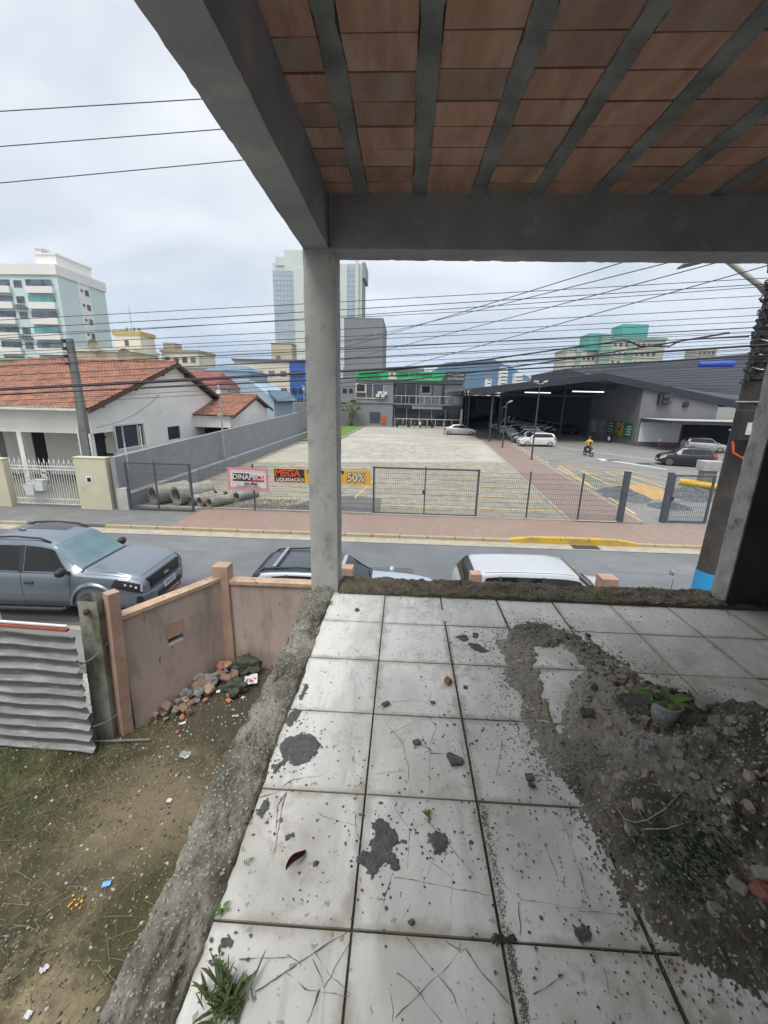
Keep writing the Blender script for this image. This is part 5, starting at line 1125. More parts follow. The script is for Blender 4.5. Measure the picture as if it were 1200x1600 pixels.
M_PWALL = mat('pink_render', (.42, .325, .28), (.34, .27, .24), rough=.9, scale=1.5, bump=.3, bscale=15, c3=(.20, .17, .14), s3=2.2, lo3=.50, hi3=.74, stretch=(1, 1, .35), speck=(13, .70, (.14, .10, .085)))
M_TCOT = mat('terracotta_paint', (.40, .265, .20), (.31, .205, .155), rough=.9, scale=3, bump=.3, c3=(.24, .17, .13), s3=2, lo3=.6, hi3=.72)
M_COPE = mat('coping', (.46, .32, .215), (.33, .235, .16), rough=.9, scale=4, bump=.4, c3=(.15, .12, .09), s3=3, lo3=.58, hi3=.66)
pw = thing('pink_wall', 'folded pink rendered front wall with tan coping and a letterbox opening', 'wall', (-3.0, 6.4, 0))
A = Vector((-3.86, 4.96)); C_ = Vector((-3.02, 6.38)); dv_ = (C_-A); Lw = dv_.length; ang = atan2(dv_.y, dv_.x)
def wallseg(p, ang, L_, h, holes, name):
    b = MB(); R = Matrix.Rotation(ang, 3, 'Z'); T_ = lambda x, y, z: R @ Vector((x, y, 0))+Vector((p[0]+3.0, p[1]-6.4, z))
    def bx(x0, x1, z0, z1, y0=-.06, y1=.06): b.faces([T_(x, y, z) for z in (z0, z1) for (x, y) in ((x0, y0), (x1, y0), (x1, y1), (x0, y1))], [(3, 2, 1, 0), (4, 5, 6, 7), (0, 1, 5, 4), (1, 2, 6, 5), (2, 3, 7, 6), (3, 0, 4, 7)])
    return b, bx, T_
b, bx, T_ = wallseg(A, ang, Lw, 1.78, [], 'w')
hx0, hx1 = .62, .86; hz0, hz1 = 1.05, 1.42
bx(0, hx0, -.1, 1.78); bx(hx1, Lw, -.1, 1.78); bx(hx0, hx1, -.1, hz0); bx(hx0, hx1, hz1, 1.78); b.build('slanting_panel', M_PWALL, pw)
b, bx, T_ = wallseg(A, ang, Lw, 1.78, [], 'w'); bx(-.02, Lw, 1.782, 1.84, -.09, .09); b.build('coping', M_COPE, pw)
b, bx, T_ = wallseg(A, ang, Lw, 1.78, [], 'w'); bx(hx0-.0, hx1+.0, 1.17, hz1, -.075, -.062); b.build('letterbox_flap', M_TCOT, pw)
b, bx, T_ = wallseg(A, ang, Lw, 1.78, [], 'w'); bx(hx0, hx1, hz0-.02, hz1, .062, .07); b.build('letterbox_back', M_DARK, pw)
b, bx, T_ = wallseg(A, ang, Lw, 1.78, [], 'w'); bx(hx0, hx1, hz0, hz0+.03, -.05, .03); b.build('letterbox_tray', M_PLATE, pw)
b = MB(); b.b2((.02, -.06, -.1), (8.5, .06, 1.72)); b.build('street_panel', M_PWALL, pw)
b = MB(); b.b2((.10, -.10, 1.722), (8.5, .10, 1.78)); b.build('coping', M_COPE, pw)
def tpost(x, y, w, h, d=None): b = MB(); b.box((x+3.0, y-6.4, h/2), (w, d or w, h)); b.build('post', M_TCOT, pw, bevel=.008)
tpost(-2.98, 6.4, .26, 2.04, .24); tpost(-.86, 6.4, .2, 2.09, .2); tpost(1.26, 6.4, .18, 2.07); tpost(3.38, 6.4, .26, 2.09, .24)
b = MB(); b.box((0, 0, 0), (.15, .15, 2.3), rz=ang, M=Matrix(((1, 0, .055), (0, 1, 0), (0, 0, 1)))); o = b.build('post', M_TCOT, pw, bevel=.008); o.location = (-3.86+3, 4.86-6.4, 1.10)
o = thing('gate_stump', 'old grey concrete post with rusty hinge at the end of the pink wall', 'post', (-4.03, 4.84, 0))
st_ = rough_col(-4.17, -3.90, 4.72, 4.96, -.1, 2.17, 'stump', mat('stump_concrete', (.29, .285, .25), (.20, .20, .175), rough=.95, scale=3.5, bump=.7, bscale=30, c3=(.075, .085, .045), s3=1.0, lo3=.50, hi3=.68, stretch=(1, 1, .5)), o, (-4.03, 4.84, 0), 5)
st_.data.transform(Matrix(((1, 0, .05, -.11), (0, 1, 0, 0), (0, 0, 1, 0), (0, 0, 0, 1))))
b = MB(); b.rock((-.02, -.13, 2.02), .05, 2, (1, .8, .8)); b.tube([(-.02, -.16, 2.02), (.02, -.19, 2.05), (.03, -.16, 2.09)], .012, 6); b.build('rusty_hinge', mat('rust', (.09, .055, .035), (.05, .035, .03), rough=.9, scale=20, bump=.6), o)
# holes where chains pass
def chain(p, q, sag, label):
    o = thing('chain', label, 'chain', tuple(p)); b = MB(); n = int((Vector(q)-Vector(p)).length*1.1/.034)
    for k in range(n):
        t = (k+.5)/n; c = Vector(p).lerp(Vector(q), t); c.z -= sag*4*t*(1-t); t2 = t+.01; c2 = Vector(p).lerp(Vector(q), t2); c2.z -= sag*4*t2*(1-t2); d = (c2-c).normalized()
        s_ = d.cross(Vector((0, 0, 1))).normalized(); u = s_ if k % 2 else s_.cross(d); c = c-Vector(p)
        pts = [c+d*(.021*cos(a))+u*(.012*sin(a)) for a in [2*pi*i/8 for i in range(9)]]; b.tube(pts, .0035, 5, False)
    b.build('links', mat('chain_steel', (.36, .35, .33), (.2, .17, .14), rough=.5, metal=.5, scale=30), o)
pA = YP(188, 975, 4.93); pB = YP(120, 1041, 4.52); chain(pA, pB, .10, 'upper chain from the pink wall to the corrugated sheet')
pA = YP(208, 1089, 5.0); pB = YP(146, 1135, 4.5); chain(pA, pB, .08, 'lower chain from the pink wall to the corrugated sheet')
# corrugated sheet used as a gate
gs = thing('corrugated_gate', 'buckled corrugated metal sheet closing the driveway opening', 'gate', (-5.6, 4.5, 0)); b = MB()
def cs(u, v):
    z = .06+1.80*v; xr = 1.50-.02*v+.02*fbm(v*14, 3)+.012*sin(v*40); x = lerp(-2.2, xr, u)
    ph = (v*10.2) % 1; zz = z-.035*(x)+.012*fbm(x*2, v*3); y = .062*(ph/.10 if ph < .10 else 1 if ph < .2 else (1-(ph-.2)/.22) if ph < .42 else 0)-.03+.03*fbm(x*1.2, v*2)+.05*u*(1-v)
    return (x, -y, zz)
b.grid(70, 420, cs); b.build('sheet', mat('galvanised', (.21, .215, .215), (.13, .135, .135), rough=.6, metal=.3, scale=4, c3=(.30, .30, .29), s3=3, lo3=.5, hi3=.7, stretch=(.4, 1, 2), bump=.2), gs, smooth=True)
b = MB(); b.bar((-2.2, .06, 1.955), (1.38, .06, 1.84), .05, .035); b.build('top_rail', mat('red_oxide', (.30, .075, .05), (.2, .06, .045), scale=8), gs); b = MB(); b.bar((-2.2, .075, 1.995), (1.36, .075, 1.885), .03, .02); b.build('edge_strip', M_WHITEM, gs)
o = thing('gate_jamb', 'white painted post at the left edge behind the corrugated sheet', 'post', (-6.16, 5.4, 0)); b = MB(); b.b2((-.08, -.06, -.05), (.08, .06, 2.05)); b.build('jamb', M_WHITE, o); b = MB(); b.b2((-.1, -.08, 2.05), (.1, .08, 2.09)); b.build('jamb_cap', M_WHITE, o)
q = [GP(*p) for p in ((122, 1056), (150, 1058), (160, 1105), (142, 1120), (112, 1085))]
b = MB(); b.prism([(p.x, p.y) for p in q], -.02, .055); tag(b.build('pale_slab', mat('veined_slab', (.48, .47, .43), (.36, .35, .32), rough=.7, scale=7, c3=(.2, .19, .17), s3=2, lo3=.56, hi3=.62)), 'broken pale veined slab lying between the sheet gate and the old post', 'slab')
b = MB(); b.poly([(-6.6, 5.35, .03), (-4.2, 5.2, .03), (-4.0, 6.3, .03), (-6.6, 6.3, .03)]); tag(b.build('driveway_apron', M_ASPH2), kind='structure')
# rubble at the foot of the wall
def hollow(loc, rz, tilt, m, label, s=(.19, .14, .12)):
    b = MB(); b.box((0, 0, 0), s); o = thing('clay_brick', label, 'brick', tuple(loc), 0); k = b.build('brick_body', m, o, bevel=.008); b = MB()
    for i in (-1, 1):
        for j in (-1, 1): b.box((i*s[0]*.22, -s[1]/2-.001, j*s[2]*.22), (s[0]*.3, .004, s[2]*.3))
    b.build('brick_hole', M_DARK, o); o.rotation_euler = (tilt, tilt*.5, rz)
M_ORB = mat('orange_brick', (.42, .17, .08), (.32, .135, .07), rough=.9, scale=8, bump=.4)
p = GP(354, 1051); p.z = .30; hollow(GP(352, 1062)+Vector((0, .02, .27)), .5, .35, M_ORB, 'bright orange hollow brick on top of the rubble at the wall corner', (.2, .16, .06))
hollow(GP(258, 1103)+Vector((0, 0, .10)), .9, .1, M_ORB, 'orange brick standing against the slanting pink wall', (.2, .1, .14))
hollow(GP(330, 1088)+Vector((0, 0, .10)), .8, .2, mat('tan_brick', (.42, .24, .11), (.32, .19, .1), scale=8), 'long tan brick slab leaning in the middle of the rubble', (.26, .09, .04))
rr = random.Random(12)
mm = [mat('rub_brown', (.24, .15, .11), (.17, .11, .085), rough=1, scale=10, bump=.6), mat('rub_grey', (.24, .235, .22), (.15, .15, .14), rough=1, scale=10, bump=.6), mat('rub_tan', (.33, .24, .17), (.24, .17, .12), rough=1, scale=10, bump=.6)]
for k in range(58):
    t = rr.random(); px = lerp(245, 372, t)+rr.uniform(-12, 12); py = lerp(1118, 1052, t)+abs(rr.gauss(6, 16)); p = GP(px, py)
    if p.x > -2.4 or p.y > 6.25: continue
    r = rr.uniform(.035, .10)*(1.1 if t > .5 else .8); b = MB(); b.chunk((0, 0, r*.4), (r*2, r*rr.uniform(1, 1.6), r*rr.uniform(.6, 1.2)), .15, rr); i = rr.randrange(3)
    o = b.build('rubble_lump', mm[i], loc=(p.x, p.y, max(0, yz(p.x, p.y))+rr.uniform(0, .10))); tag(o, ['brown', 'grey', 'tan'][i]+' lump in the rubble heap at the foot of the pink wall', 'rubble', ['brown', 'grey', 'tan'][i]+' rubble lumps by the pink wall')
M_BAG = mat('black_bag', (.035, .042, .03), (.06, .065, .045), rough=.7, scale=12, bump=.6)
for (px, py, r, lab) in ((388, 1058, .26, 'dark mossy rubbish bag slumped in the wall corner'), (370, 1092, .2, 'dark mossy bag in front of the other one')):
    p = GP(px, py+8); b = MB(); bm = bmesh.new(); bmesh.ops.create_icosphere(bm, subdivisions=4, radius=1); vs_ = []
    for v in bm.verts: k = .82+.55*mnoise.noise(v.co*1.5+Vector((px, 0, 0)))+.22*mnoise.noise(v.co*4)+.10*mnoise.noise(v.co*9); vs_.append((v.co.x*r*k, v.co.y*r*.85*k, max(-.05, v.co.z*r*.75*k+r*.4)))
    b.faces(vs_, [tuple(v.index for v in f.verts) for f in bm.faces]); bm.free(); tag(b.build('rubbish_bag', M_BAG, smooth=True, loc=(p.x, p.y, yz(p.x, p.y))), lab, 'rubbish bag')
def crumple(name, px, py, w, d, m, label, cat, rz=0.0, amp=.02, tex=None, h=.02):
    p = GP(px, py); o = thing(name, label, cat, (p.x, p.y, yz(p.x, p.y)+.01), rz); b = MB(); b.grid(14, 12, lambda u, v: ((u-.5)*w*(1+.15*fbm(v*3, px)), (v-.5)*d*(1+.15*fbm(u*3, py)), h+amp*fbm(u*2.3+px, v*2.3+py)+amp*.6*fbm(u*6, v*6, px))); b.build('sheet', m, o, smooth=True)
    if tex:
        b = MB(); rq = random.Random(2)
        for k in range(9): x, y = rq.uniform(-.35, .35)*w, rq.uniform(-.45, -.05)*d; b.box((x, y, h+.022), (.03, .02, .004), rz=rq.random())
        b.build('print', tex, o)
M_PAPER = mat('litter_white', (.62, .62, .62), (.5, .5, .5), rough=.6)
crumple('plastic_bag', 394, 1086, .20, .24, M_PAPER, 'white carrier bag with red print by the kerb below the wall corner', 'bag', .3, .03, mat('print_red', (.55, .03, .06)), .07)
crumple('litter', 312, 1066, .16, .04, M_PAPER, 'white strip of litter leaning at the pink wall', 'litter', .3, .01); crumple('litter', 343, 1101, .06, .06, M_PAPER, 'small white scrap below the rubble', 'litter')
crumple('litter', 286, 1139, .09, .05, M_PAPER, 'white star shaped scrap in the dark soil', 'litter', .5); crumple('litter', 381, 1110, .05, .05, mat('litter_cream', (.5, .46, .32)), 'cream scrap near the carrier bag', 'litter'); crumple('litter', 369, 1133, .09, .025, mat('litter_cream', (.5, .46, .32)), 'thin cream scrap in the middle of the soil', 'litter', .2)
crumple('litter', 227, 1127, .06, .06, M_PAPER, 'small white ring of litter by the foot of the post', 'litter'); crumple('litter', 168, 1388, .075, .055, mat('litter_blue', (.03, .25, .62), (.2, .42, .7), rough=.3, scale=8), 'bright blue and white packet on the bare soil', 'packet', .3, .006)
crumple('litter', 71, 1520, .045, .06, M_PAPER, 'white oval scrap low on the left', 'litter', -.4); crumple('litter', 45, 1590, .05, .05, M_PAPER, 'white scrap at the bottom left corner', 'litter'); crumple('litter', 265, 1257, .055, .045, M_PAPER, 'little white ring shaped scrap on the pale soil', 'litter'); crumple('plastic_bag', 290, 1182, .14, .12, mat('film', (.3, .34, .31), (.2, .23, .2), rough=.25, scale=15), 'crumpled clear film on the dark soil', 'plastic film', .2, .025)
crumple('litter', 57, 1250, .03, .03, M_PAPER, 'tiny white dot of litter in the left grass', 'litter')
b = MB(); rq = random.Random(3); p0 = GP(120, 1418)
for k in range(16): q = GP(108+rq.uniform(0, 26), 1408+rq.uniform(-4, 18)-.0); b.rock((q.x-p0.x, q.y-p0.y, .008), rq.uniform(.006, .013), 1)
tag(b.build('yellow_scraps', mat('scrap_yellow', (.60, .36, .02), (.5, .28, .02)), loc=(p0.x, p0.y, yz(p0.x, p0.y)+.01)), 'little cluster of yellow scraps near the blue packet', 'litter')
b = MB(); a_, c_2 = GP(150, 1163), GP(235, 1160); b.bar(a_+Vector((0, 0, .05)), c_2+Vector((0, 0, .05)), .02); tag(b.build('rod', mat('rod_grey', (.2, .19, .17))), 'thin grey rod lying from the sheet gate past the post', 'rod')
for k in range(22):
    t = rr.random(); p = GP(lerp(240, 385, t)+rr.uniform(-10, 10), lerp(1125, 1062, t)+rr.uniform(0, 40))
    if p.x > -1.9 or p.y > 6.25: continue
    r = rr.uniform(.015, .05); b = MB(); b.chunk((0, 0, r*.5), (r*2, r*1.4, r), .15, rr); o = b.build('brick_fragment', M_ORB if k % 3 else mm[0], loc=(p.x, p.y, yz(p.x, p.y)+rr.uniform(0, .06)), ); tag(o, 'orange fragment of broken brick scattered in the rubble by the pink wall', 'brick fragment', 'orange brick fragments')
# grass, clods and straw
b = MB(); b2_ = MB(); rq = random.Random(14)
for k in range(42000):
    x, y = rq.uniform(-7.5, -.78), rq.uniform(-1.4, 6.25)
    if (Vector((x, y))-A).length < .15: continue
    n_ = fbm(x*.9+3, y*.9, 2); left = sstep(-2.8, -4.2, x)*sstep(2.6, 4.2, y)*1.2-.9*sstep(.6, 0, hypot(x+2.7, y-3.6)*.7)
    if n_+left+rq.random()*.5 < .42: continue
    if x > -3.5 and y > 4.86+(x+3.86)*1.6: continue
    h = rq.uniform(.02, .07)*(1+1.2*max(0, left)); a = rq.uniform(0, 6.28); w = .003; z = yz(x, y); dx, dy = cos(a)*w, sin(a)*w; lx, ly = rq.gauss(0, h*.5), rq.gauss(0, h*.5)
    (b if rq.random() < .7 else b2_).poly([(x-dx, y-dy, z), (x+dx, y+dy, z), (x+lx, y+ly, z+h)])
tag(b.build('grass', mat('grass_green', (.115, .135, .035), (.07, .085, .025), rough=.8, scale=3)), 'short green grass and moss in patches on the yard soil', 'grass', kind='stuff')
tag(b2_.build('dry_grass', mat('grass_dry', (.24, .20, .10), (.16, .14, .07), rough=.9, scale=3)), 'dead yellow grass blades among the green on the yard soil', 'grass', kind='stuff')
gsb = [MB(), MB(), MB()]
for k in range(15000):
    x, y = rq.uniform(-6.8, -.78), rq.uniform(-1.2, 6.2)
    if x > -3.5 and y > 4.86+(x+3.86)*1.6: continue
    near = sstep(2.2, .4, hypot(x+2.5, y-5.3))
    if rq.random() > .45+near: continue
    r = rq.choice((.006, .008, .01, .013, .018)); gsb[rq.choice((0, 0, 0, 0, 0, 1, 1, 1, 1, 2))].rock((x, y, yz(x, y)+r*.2), r, 1)
for g_, m_, c_n in zip(gsb, (mat('clod_dark', (.085, .07, .045), (.06, .05, .035), rough=1, scale=30), mat('clod_tan', (.23, .19, .12), (.17, .14, .09), rough=1, scale=30), mat('clod_pale', (.42, .40, .35), (.3, .28, .24), rough=1, scale=30)), ('dark', 'tan', 'pale')): tag(g_.build('soil_clods', m_), c_n+' crumbs and pebbles strewn over the yard soil', 'soil', kind='stuff')
b = MB()
for k in range(1300):
    x, y = rq.uniform(-6, -.9), rq.uniform(-1, 5); a = rq.uniform(0, 3.14); L_ = rq.uniform(.05, .28); z = yz(x, y)+.012; pts = [Vector((x+cos(a)*L_*t+.02*fbm(t*3, k), y+sin(a)*L_*t+.02*fbm(t*3, k, 4), z+.01*sin(pi*t))) for t in (0, .33, .66, 1)]
    if x > -3.6 and y > 4.4: continue
    b.tube(pts, .0022, 4)
tag(b.build('straw', mat('straw_dry', (.27, .23, .14), (.17, .145, .09), rough=1, scale=20)), 'dry stalks and twigs scattered over the yard soil', 'straw', kind='stuff')
# old repairs in the road
for (x0, y0, x1, y1, c_) in ((-3.2, 10.2, .4, 11.6, .10), (6.5, 11.9, 9.8, 12.8, .165), (-9.5, 12.3, -6.2, 13.1, .17)):
    b = MB(); pts = []
    for (ax, ay, bx2, by2) in ((x0, y0, x1, y0), (x1, y0, x1, y1), (x1, y1, x0, y1), (x0, y1, x0, y0)):
        for k in range(12): t = k/12; x, y = lerp(ax, bx2, t), lerp(ay, by2, t); pts.append((x+.06*fbm(x*2, y*2), y+.06*fbm(x*2, y*2, 5), RD+.005))
    b.poly(pts); tag(b.build('road_patch', mat('road_patch%d' % int(c_*1000), (c_, c_*1.05, c_*1.08), rough=.9, scale=1.5, bump=.4)), kind='structure')
# scooter by the utility pole: mirror and handlebar show over the upstand
sc_ = thing('scooter', 'parked scooter with only a round mirror and handlebar showing by the pole', 'scooter', (5.36, 8.14, RD), 0)
b = MB()
for x in (-.6, .62): b.tube([(x+.24*cos(a*pi/8), 0, .26+.24*sin(a*pi/8)) for a in range(17)], .05, 8)
b.build('tyres', M_RUBBER, sc_, smooth=True); b = MB(); b.tube([(-.7, 0, .62), (-.2, 0, .66), (.05, 0, .45), (.35, 0, .40), (.5, 0, .80)], [.13, .15, .12, .10, .12], 10); b.build('scooter_body', P_GREY, sc_, smooth=True)
b = MB(); b.tube([(-.7, 0, .80), (-.35, 0, .84), (-.05, 0, .80)], [.09, .12, .10], 10); b.build('seat', M_TRIM, sc_, smooth=True)
b = MB(); b.tube([(.62, 0, .28), (.45, 0, .98)], .03, 8); b.tube([(.36, -.32, 1.05), (.45, -.15, 1.0), (.45, .15, 1.0), (.36, .32, 1.05)], .018, 8); b.build('handlebar', M_TRIM, sc_, smooth=True)
for s_ in (-1, 1):
    b = MB(); b.tube([(.42, s_*.25, 1.02), (.46, s_*.30, 1.32), (.44, s_*.33, 1.40)], .010, 6); b.rock((.43, s_*.34, 1.45), .06, 2, (.35, 1, 1)); b.build('mirror', M_RIM, sc_, smooth=True)
# ================================================================ houses, gym, market, towers
M_ROOF = mat('roof_tile', (.37, .17, .105), (.25, .115, .08), rough=.9, scale=1.6, bump=.3, bscale=12, c3=(.15, .085, .07), s3=1.1, lo3=.44, hi3=.64, speck=(6, .64, (.50, .24, .13)))
def roof(b, p0, p1, q0, q1, z0, z1, per=.23, row=.36, ax='x'):
    # eave from p0 to p1 (xy) at z0, ridge from q0 to q1 at z1; barrel tiles
    P0, P1, Q0, Q1 = [Vector((*p, 0)) for p in (p0, p1, q0, q1)]; L_ = (P1-P0).length; S = hypot((Q0-P0).length if False else ((Q0+Q1)/2-(P0+P1)/2).length, z1-z0)
    nu = max(8, int(L_/per*8)); rows = int(S/row)
    dirn = (P1-P0).normalized(); base = P0.dot(dirn)
    vsq = []
    for r in range(rows):
        for t, lift in ((0, .045), (.97, .0)): vsq.append(((r+t)/rows, lift, r))
    bb = len(b.v)
    for (v, lift, r) in vsq:
        for i in range(nu+1):
            u = i/nu; p = P0.lerp(P1, u).lerp(Q0.lerp(Q1, u), v); s_ = (p.dot(dirn)-base)/per
            w = abs(sin(s_*pi))**.75; j = .012*fbm(int(s_)*1.7, r*1.3, 2)
            b.v.append((p.x, p.y, lerp(z0, z1, v)+.065*w+lift+j))
    n = nu+1
    for a in range(len(vsq)-1):
        for i in range(nu): b.f.append((bb+a*n+i, bb+a*n+i+1, bb+(a+1)*n+i+1, bb+(a+1)*n+i)); b.mi.append(0)
M_HWALL = mat('house_white', (.78, .775, .75), (.68, .675, .65), rough=.9, scale=.5, c3=(.55, .545, .52), s3=2.4, lo3=.6, hi3=.8)
M_WIN = mat('window_dark', (.035, .042, .055), (.05, .06, .075), rough=.12, spec=.7, scale=.6)
M_EAVE = mat('eave_wood', (.10, .06, .045), (.07, .045, .035), rough=.9, scale=5)
hs = thing('white_house', 'white single storey house with a large terracotta tile roof', 'house', (-16, 21, 0)); OX, OY = -16, 21
def hb(name, m, boxes, par=hs, o=(OX, OY), bevel=0):
    if len(boxes) > 1 and name in ('front_wall', 'roof_truss', 'dark_bay', 'side_wall', 'unit_louvre', 'ledge', 'main_block', 'lower_bars'): return [hb(name, m, [x_], par, o, bevel) for x_ in boxes][0]
    b = MB(); [b.b2((a[0]-o[0], a[1]-o[1], a[2]), (c[0]-o[0], c[1]-o[1], c[2])) for a, c in boxes]; return b.build(name, m, par, bevel=bevel)
def hp(name, m, pts, par, x0, x1, o=(OX, OY)):   # prism from (y,z) outline along x
    b = MB(); n = len(pts); b.faces([(x-o[0], y-o[1], z) for x in (x0, x1) for (y, z) in pts], [tuple(range(n)), tuple(range(n, 2*n))[::-1]]+[(i, n+i, n+(i+1) % n, (i+1) % n) for i in range(n)]); return b.build(name, m, par, fix=True)
# gable wall with openings: built from blocks
b = MB()
def gw(y0, y1, z0, z1): b.b2((-16.2-OX, y0-OY, z0), (-16.0-OX, y1-OY, z1))
gw(22.62, 25.34, 0, 1.68); gw(25.34, 28.0, 0, 2.95); gw(28.0, 29.62, 0, 1.70); gw(28.0, 29.62, 2.58, 2.95); gw(29.62, 36, 0, 2.95); gw(22.62, 25.34, 2.95, 3.0) if False else None
b.faces([(x-OX, y-OY, z) for x in (-16.2, -16.0) for (y, z) in ((21.0, 2.95), (36.0, 2.95), (36.0, 4.1), (29.5, 6.65), (21.0, 3.95))], [(0, 1, 2, 3, 4), (9, 8, 7, 6, 5), (0, 5, 6, 1), (1, 6, 7, 2), (2, 7, 8, 3), (3, 8, 9, 4), (4, 9, 5, 0)])
b.b2((-16.2-OX, 21.0-OY, 2.70), (-16.0-OX, 22.62-OY, 2.95))
b.build('gable_wall', M_HWALL, hs)
hb('front_beam', M_HWALL, [((-31, 21.0, 2.70), (-16.2, 21.25, 3.95))]); hb('front_wall', M_HWALL, [((-31, 23.6, 0), (-26.4, 23.8, 2.75)), ((-25.2, 23.6, 0), (-21.7, 23.8, 2.75)), ((-20.9, 23.6, 0), (-16.2, 23.8, 2.75)), ((-31, 35.6, 0), (-16.2, 35.8, 3))])
hb('porch_ceiling', M_HWALL, [((-31, 21.25, 2.78), (-16.2, 23.6, 2.84))]); hb('porch_column', M_HWALL, [((-16.35, 21.0, 0), (-16.12, 21.25, 2.7))]); hb('porch_column', M_HWALL, [((-20.1, 21.0, 0), (-19.85, 21.25, 2.7))]); hb('porch_column', mat('col_grey', (.38, .38, .36)), [((-22.4, 21.8, 0), (-22.0, 22.2, 2.7))]); hb('porch_side_opening', M_DARK, [((-16.6, 21.3, 0), (-16.55, 22.6, 2.7))])
hb('front_door', M_DARK, [((-21.7, 23.66, 0), (-20.9, 23.7, 2.5))]); hb('porch_window', M_WIN, [((-26.4, 23.66, 0), (-25.2, 23.7, 2.75))])
for x in (-26.1, -25.8, -25.5): hb('curtain', mat('curtain', (.35, .36, .38)), [((x, 23.60, 0), (x+.12, 23.64, 2.7))])
for (dx, dz, s_) in ((-18.2, 2.25, .5), (-17.5, 2.2, .3), (-18.6, 1.7, .3), (-17.7, 1.75, .35), (-17.4, 1.2, .5), (-18.0, 1.3, .2)): hb('wall_ornament', M_TRIM, [((dx, 23.55, dz), (dx+s_, 23.598, dz+.14))])
f = hb('side_window', M_WIN, [((-16.12, 22.7, 1.68), (-16.08, 25.3, 2.98))])
hb('window_frame', M_WHITEM, [((-16.06, 22.62, 1.60), (-15.94, 25.36, 1.70)), ((-16.06, 22.62, 2.98), (-15.94, 25.36, 3.06)), ((-16.06, 22.62, 1.70), (-15.94, 22.70, 2.98)), ((-16.06, 25.28, 1.70), (-15.94, 25.36, 2.98)), ((-16.06, 23.35, 1.70), (-15.97, 23.40, 2.98)), ((-16.06, 24.75, 1.70), (-15.97, 24.80, 2.98))])
hb('small_window', M_WIN, [((-16.12, 28.0, 1.70), (-16.06, 29.62, 2.58))])
b = MB()
T_ = lambda x, y: (x-OX, y-OY)
roof(b, T_(-31.5, 20.5), T_(-15.55, 20.5), T_(-26.0, 29.5), T_(-15.55, 29.5), 3.95, 6.78)
roof(b, T_(-15.55, 36.4), T_(-31.5, 36.4), T_(-15.55, 29.5), T_(-26.0, 29.5), 4.35, 6.78)
roof(b, T_(-31.5, 36.4), T_(-31.5, 20.5), T_(-26.0, 29.5), T_(-26.0, 29.5), 3.95, 6.78)
rf = b.build('roof', M_ROOF, hs, smooth=True, auto=40)
b = MB(); b.tube([(x-OX, 29.5-OY, 6.86+.02*sin(x*9)) for x in [-26+.3*k for k in range(35)]], .12, 8); b.build('ridge_tiles', M_ROOF, rf, smooth=True)
b = MB()
for (a, c) in (((20.45, 3.85), (29.5, 6.68)), ((36.45, 4.25), (29.5, 6.68))):
    b.faces([(x-OX, y-OY, z) for x in (-15.62, -15.52) for (y, z) in ((a[0], a[1]-.10), (c[0], c[1]-.10), (c[0], c[1]+.10), (a[0], a[1]+.10))], [(0, 1, 2, 3), (7, 6, 5, 4), (0, 4, 5, 1), (3, 2, 6, 7), (0, 3, 7, 4), (1, 5, 6, 2)])
    b.faces([(x-OX, y-OY, z) for x in (-15.98, -15.62) for (y, z) in ((a[0], a[1]-.05), (c[0], c[1]-.05), (c[0], c[1]), (a[0], a[1]))], [(0, 1, 2, 3), (7, 6, 5, 4), (0, 4, 5, 1), (3, 2, 6, 7), (0, 3, 7, 4), (1, 5, 6, 2)])
for (y, z) in ((21.6, 4.0), (24.6, 4.9), (27.6, 5.85), (31.0, 5.9), (33.6, 5.0)): b.b2((-16.0-OX, y-.08-OY, z), (-15.6-OX, y+.08-OY, z+.14))
b.build('verge_board', M_EAVE, rf); hb('gutter', M_WHITEM, [((-31.4, 20.36, 3.86), (-15.8, 20.5, 3.96))])
# annex
an = thing('tiled_annex', 'small white annex with its own terracotta gable roof behind the house', 'annex', (-14, 32, 0)); o_ = (-14, 32)
hb('front_wall', M_HWALL, [((-17.0, 31.8, 2.35), (-13.2, 32.0, 3.2)), ((-17.0, 31.8, 0), (-16.5, 32.0, 2.35)), ((-13.35, 31.8, 0), (-13.2, 32.0, 2.35))], an, o_); hp('side_wall', M_HWALL, [(32, 0), (40.6, 0), (40.6, 3.45), (37.0, 4.6), (32, 3.2)], an, -13.35, -13.15, o_)
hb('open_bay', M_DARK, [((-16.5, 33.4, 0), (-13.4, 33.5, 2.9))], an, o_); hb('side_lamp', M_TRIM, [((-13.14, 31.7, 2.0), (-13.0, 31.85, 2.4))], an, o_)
hb('wall_vent', M_DARK, [((-13.14, 39.2, 2.0), (-13.12, 39.5, 2.3))], an, o_)
b = MB(); Ta = lambda x, y: (x+14, y-32)
roof(b, Ta(-17.6, 31.5), Ta(-12.8, 31.5), Ta(-17.6, 37.0), Ta(-12.8, 37.0), 3.22, 4.72, .21); roof(b, Ta(-12.8, 41.2), Ta(-17.6, 41.2), Ta(-12.8, 37.0), Ta(-17.6, 37.0), 3.5, 4.72, .21)
ra = b.build('roof', M_ROOF, an, smooth=True, auto=40); b = MB(); b.tube([Vector((x+14, 5.0, 4.80)) for x in (-17.6, -15, -12.8)], .10, 8); b.build('ridge_tiles', M_ROOF, ra)
b = MB()
for (a, c) in (((31.45, 3.16), (37.0, 4.66)), ((41.25, 3.44), (37.0, 4.66))):
    b.faces([(x+14, y-32, z) for x in (-12.86, -12.76) for (y, z) in ((a[0], a[1]-.12), (c[0], c[1]-.12), (c[0], c[1]+.08), (a[0], a[1]+.08))], [(0, 1, 2, 3), (7, 6, 5, 4), (0, 4, 5, 1), (3, 2, 6, 7), (0, 3, 7, 4), (1, 5, 6, 2)])
b.build('verge_board', M_EAVE, ra)
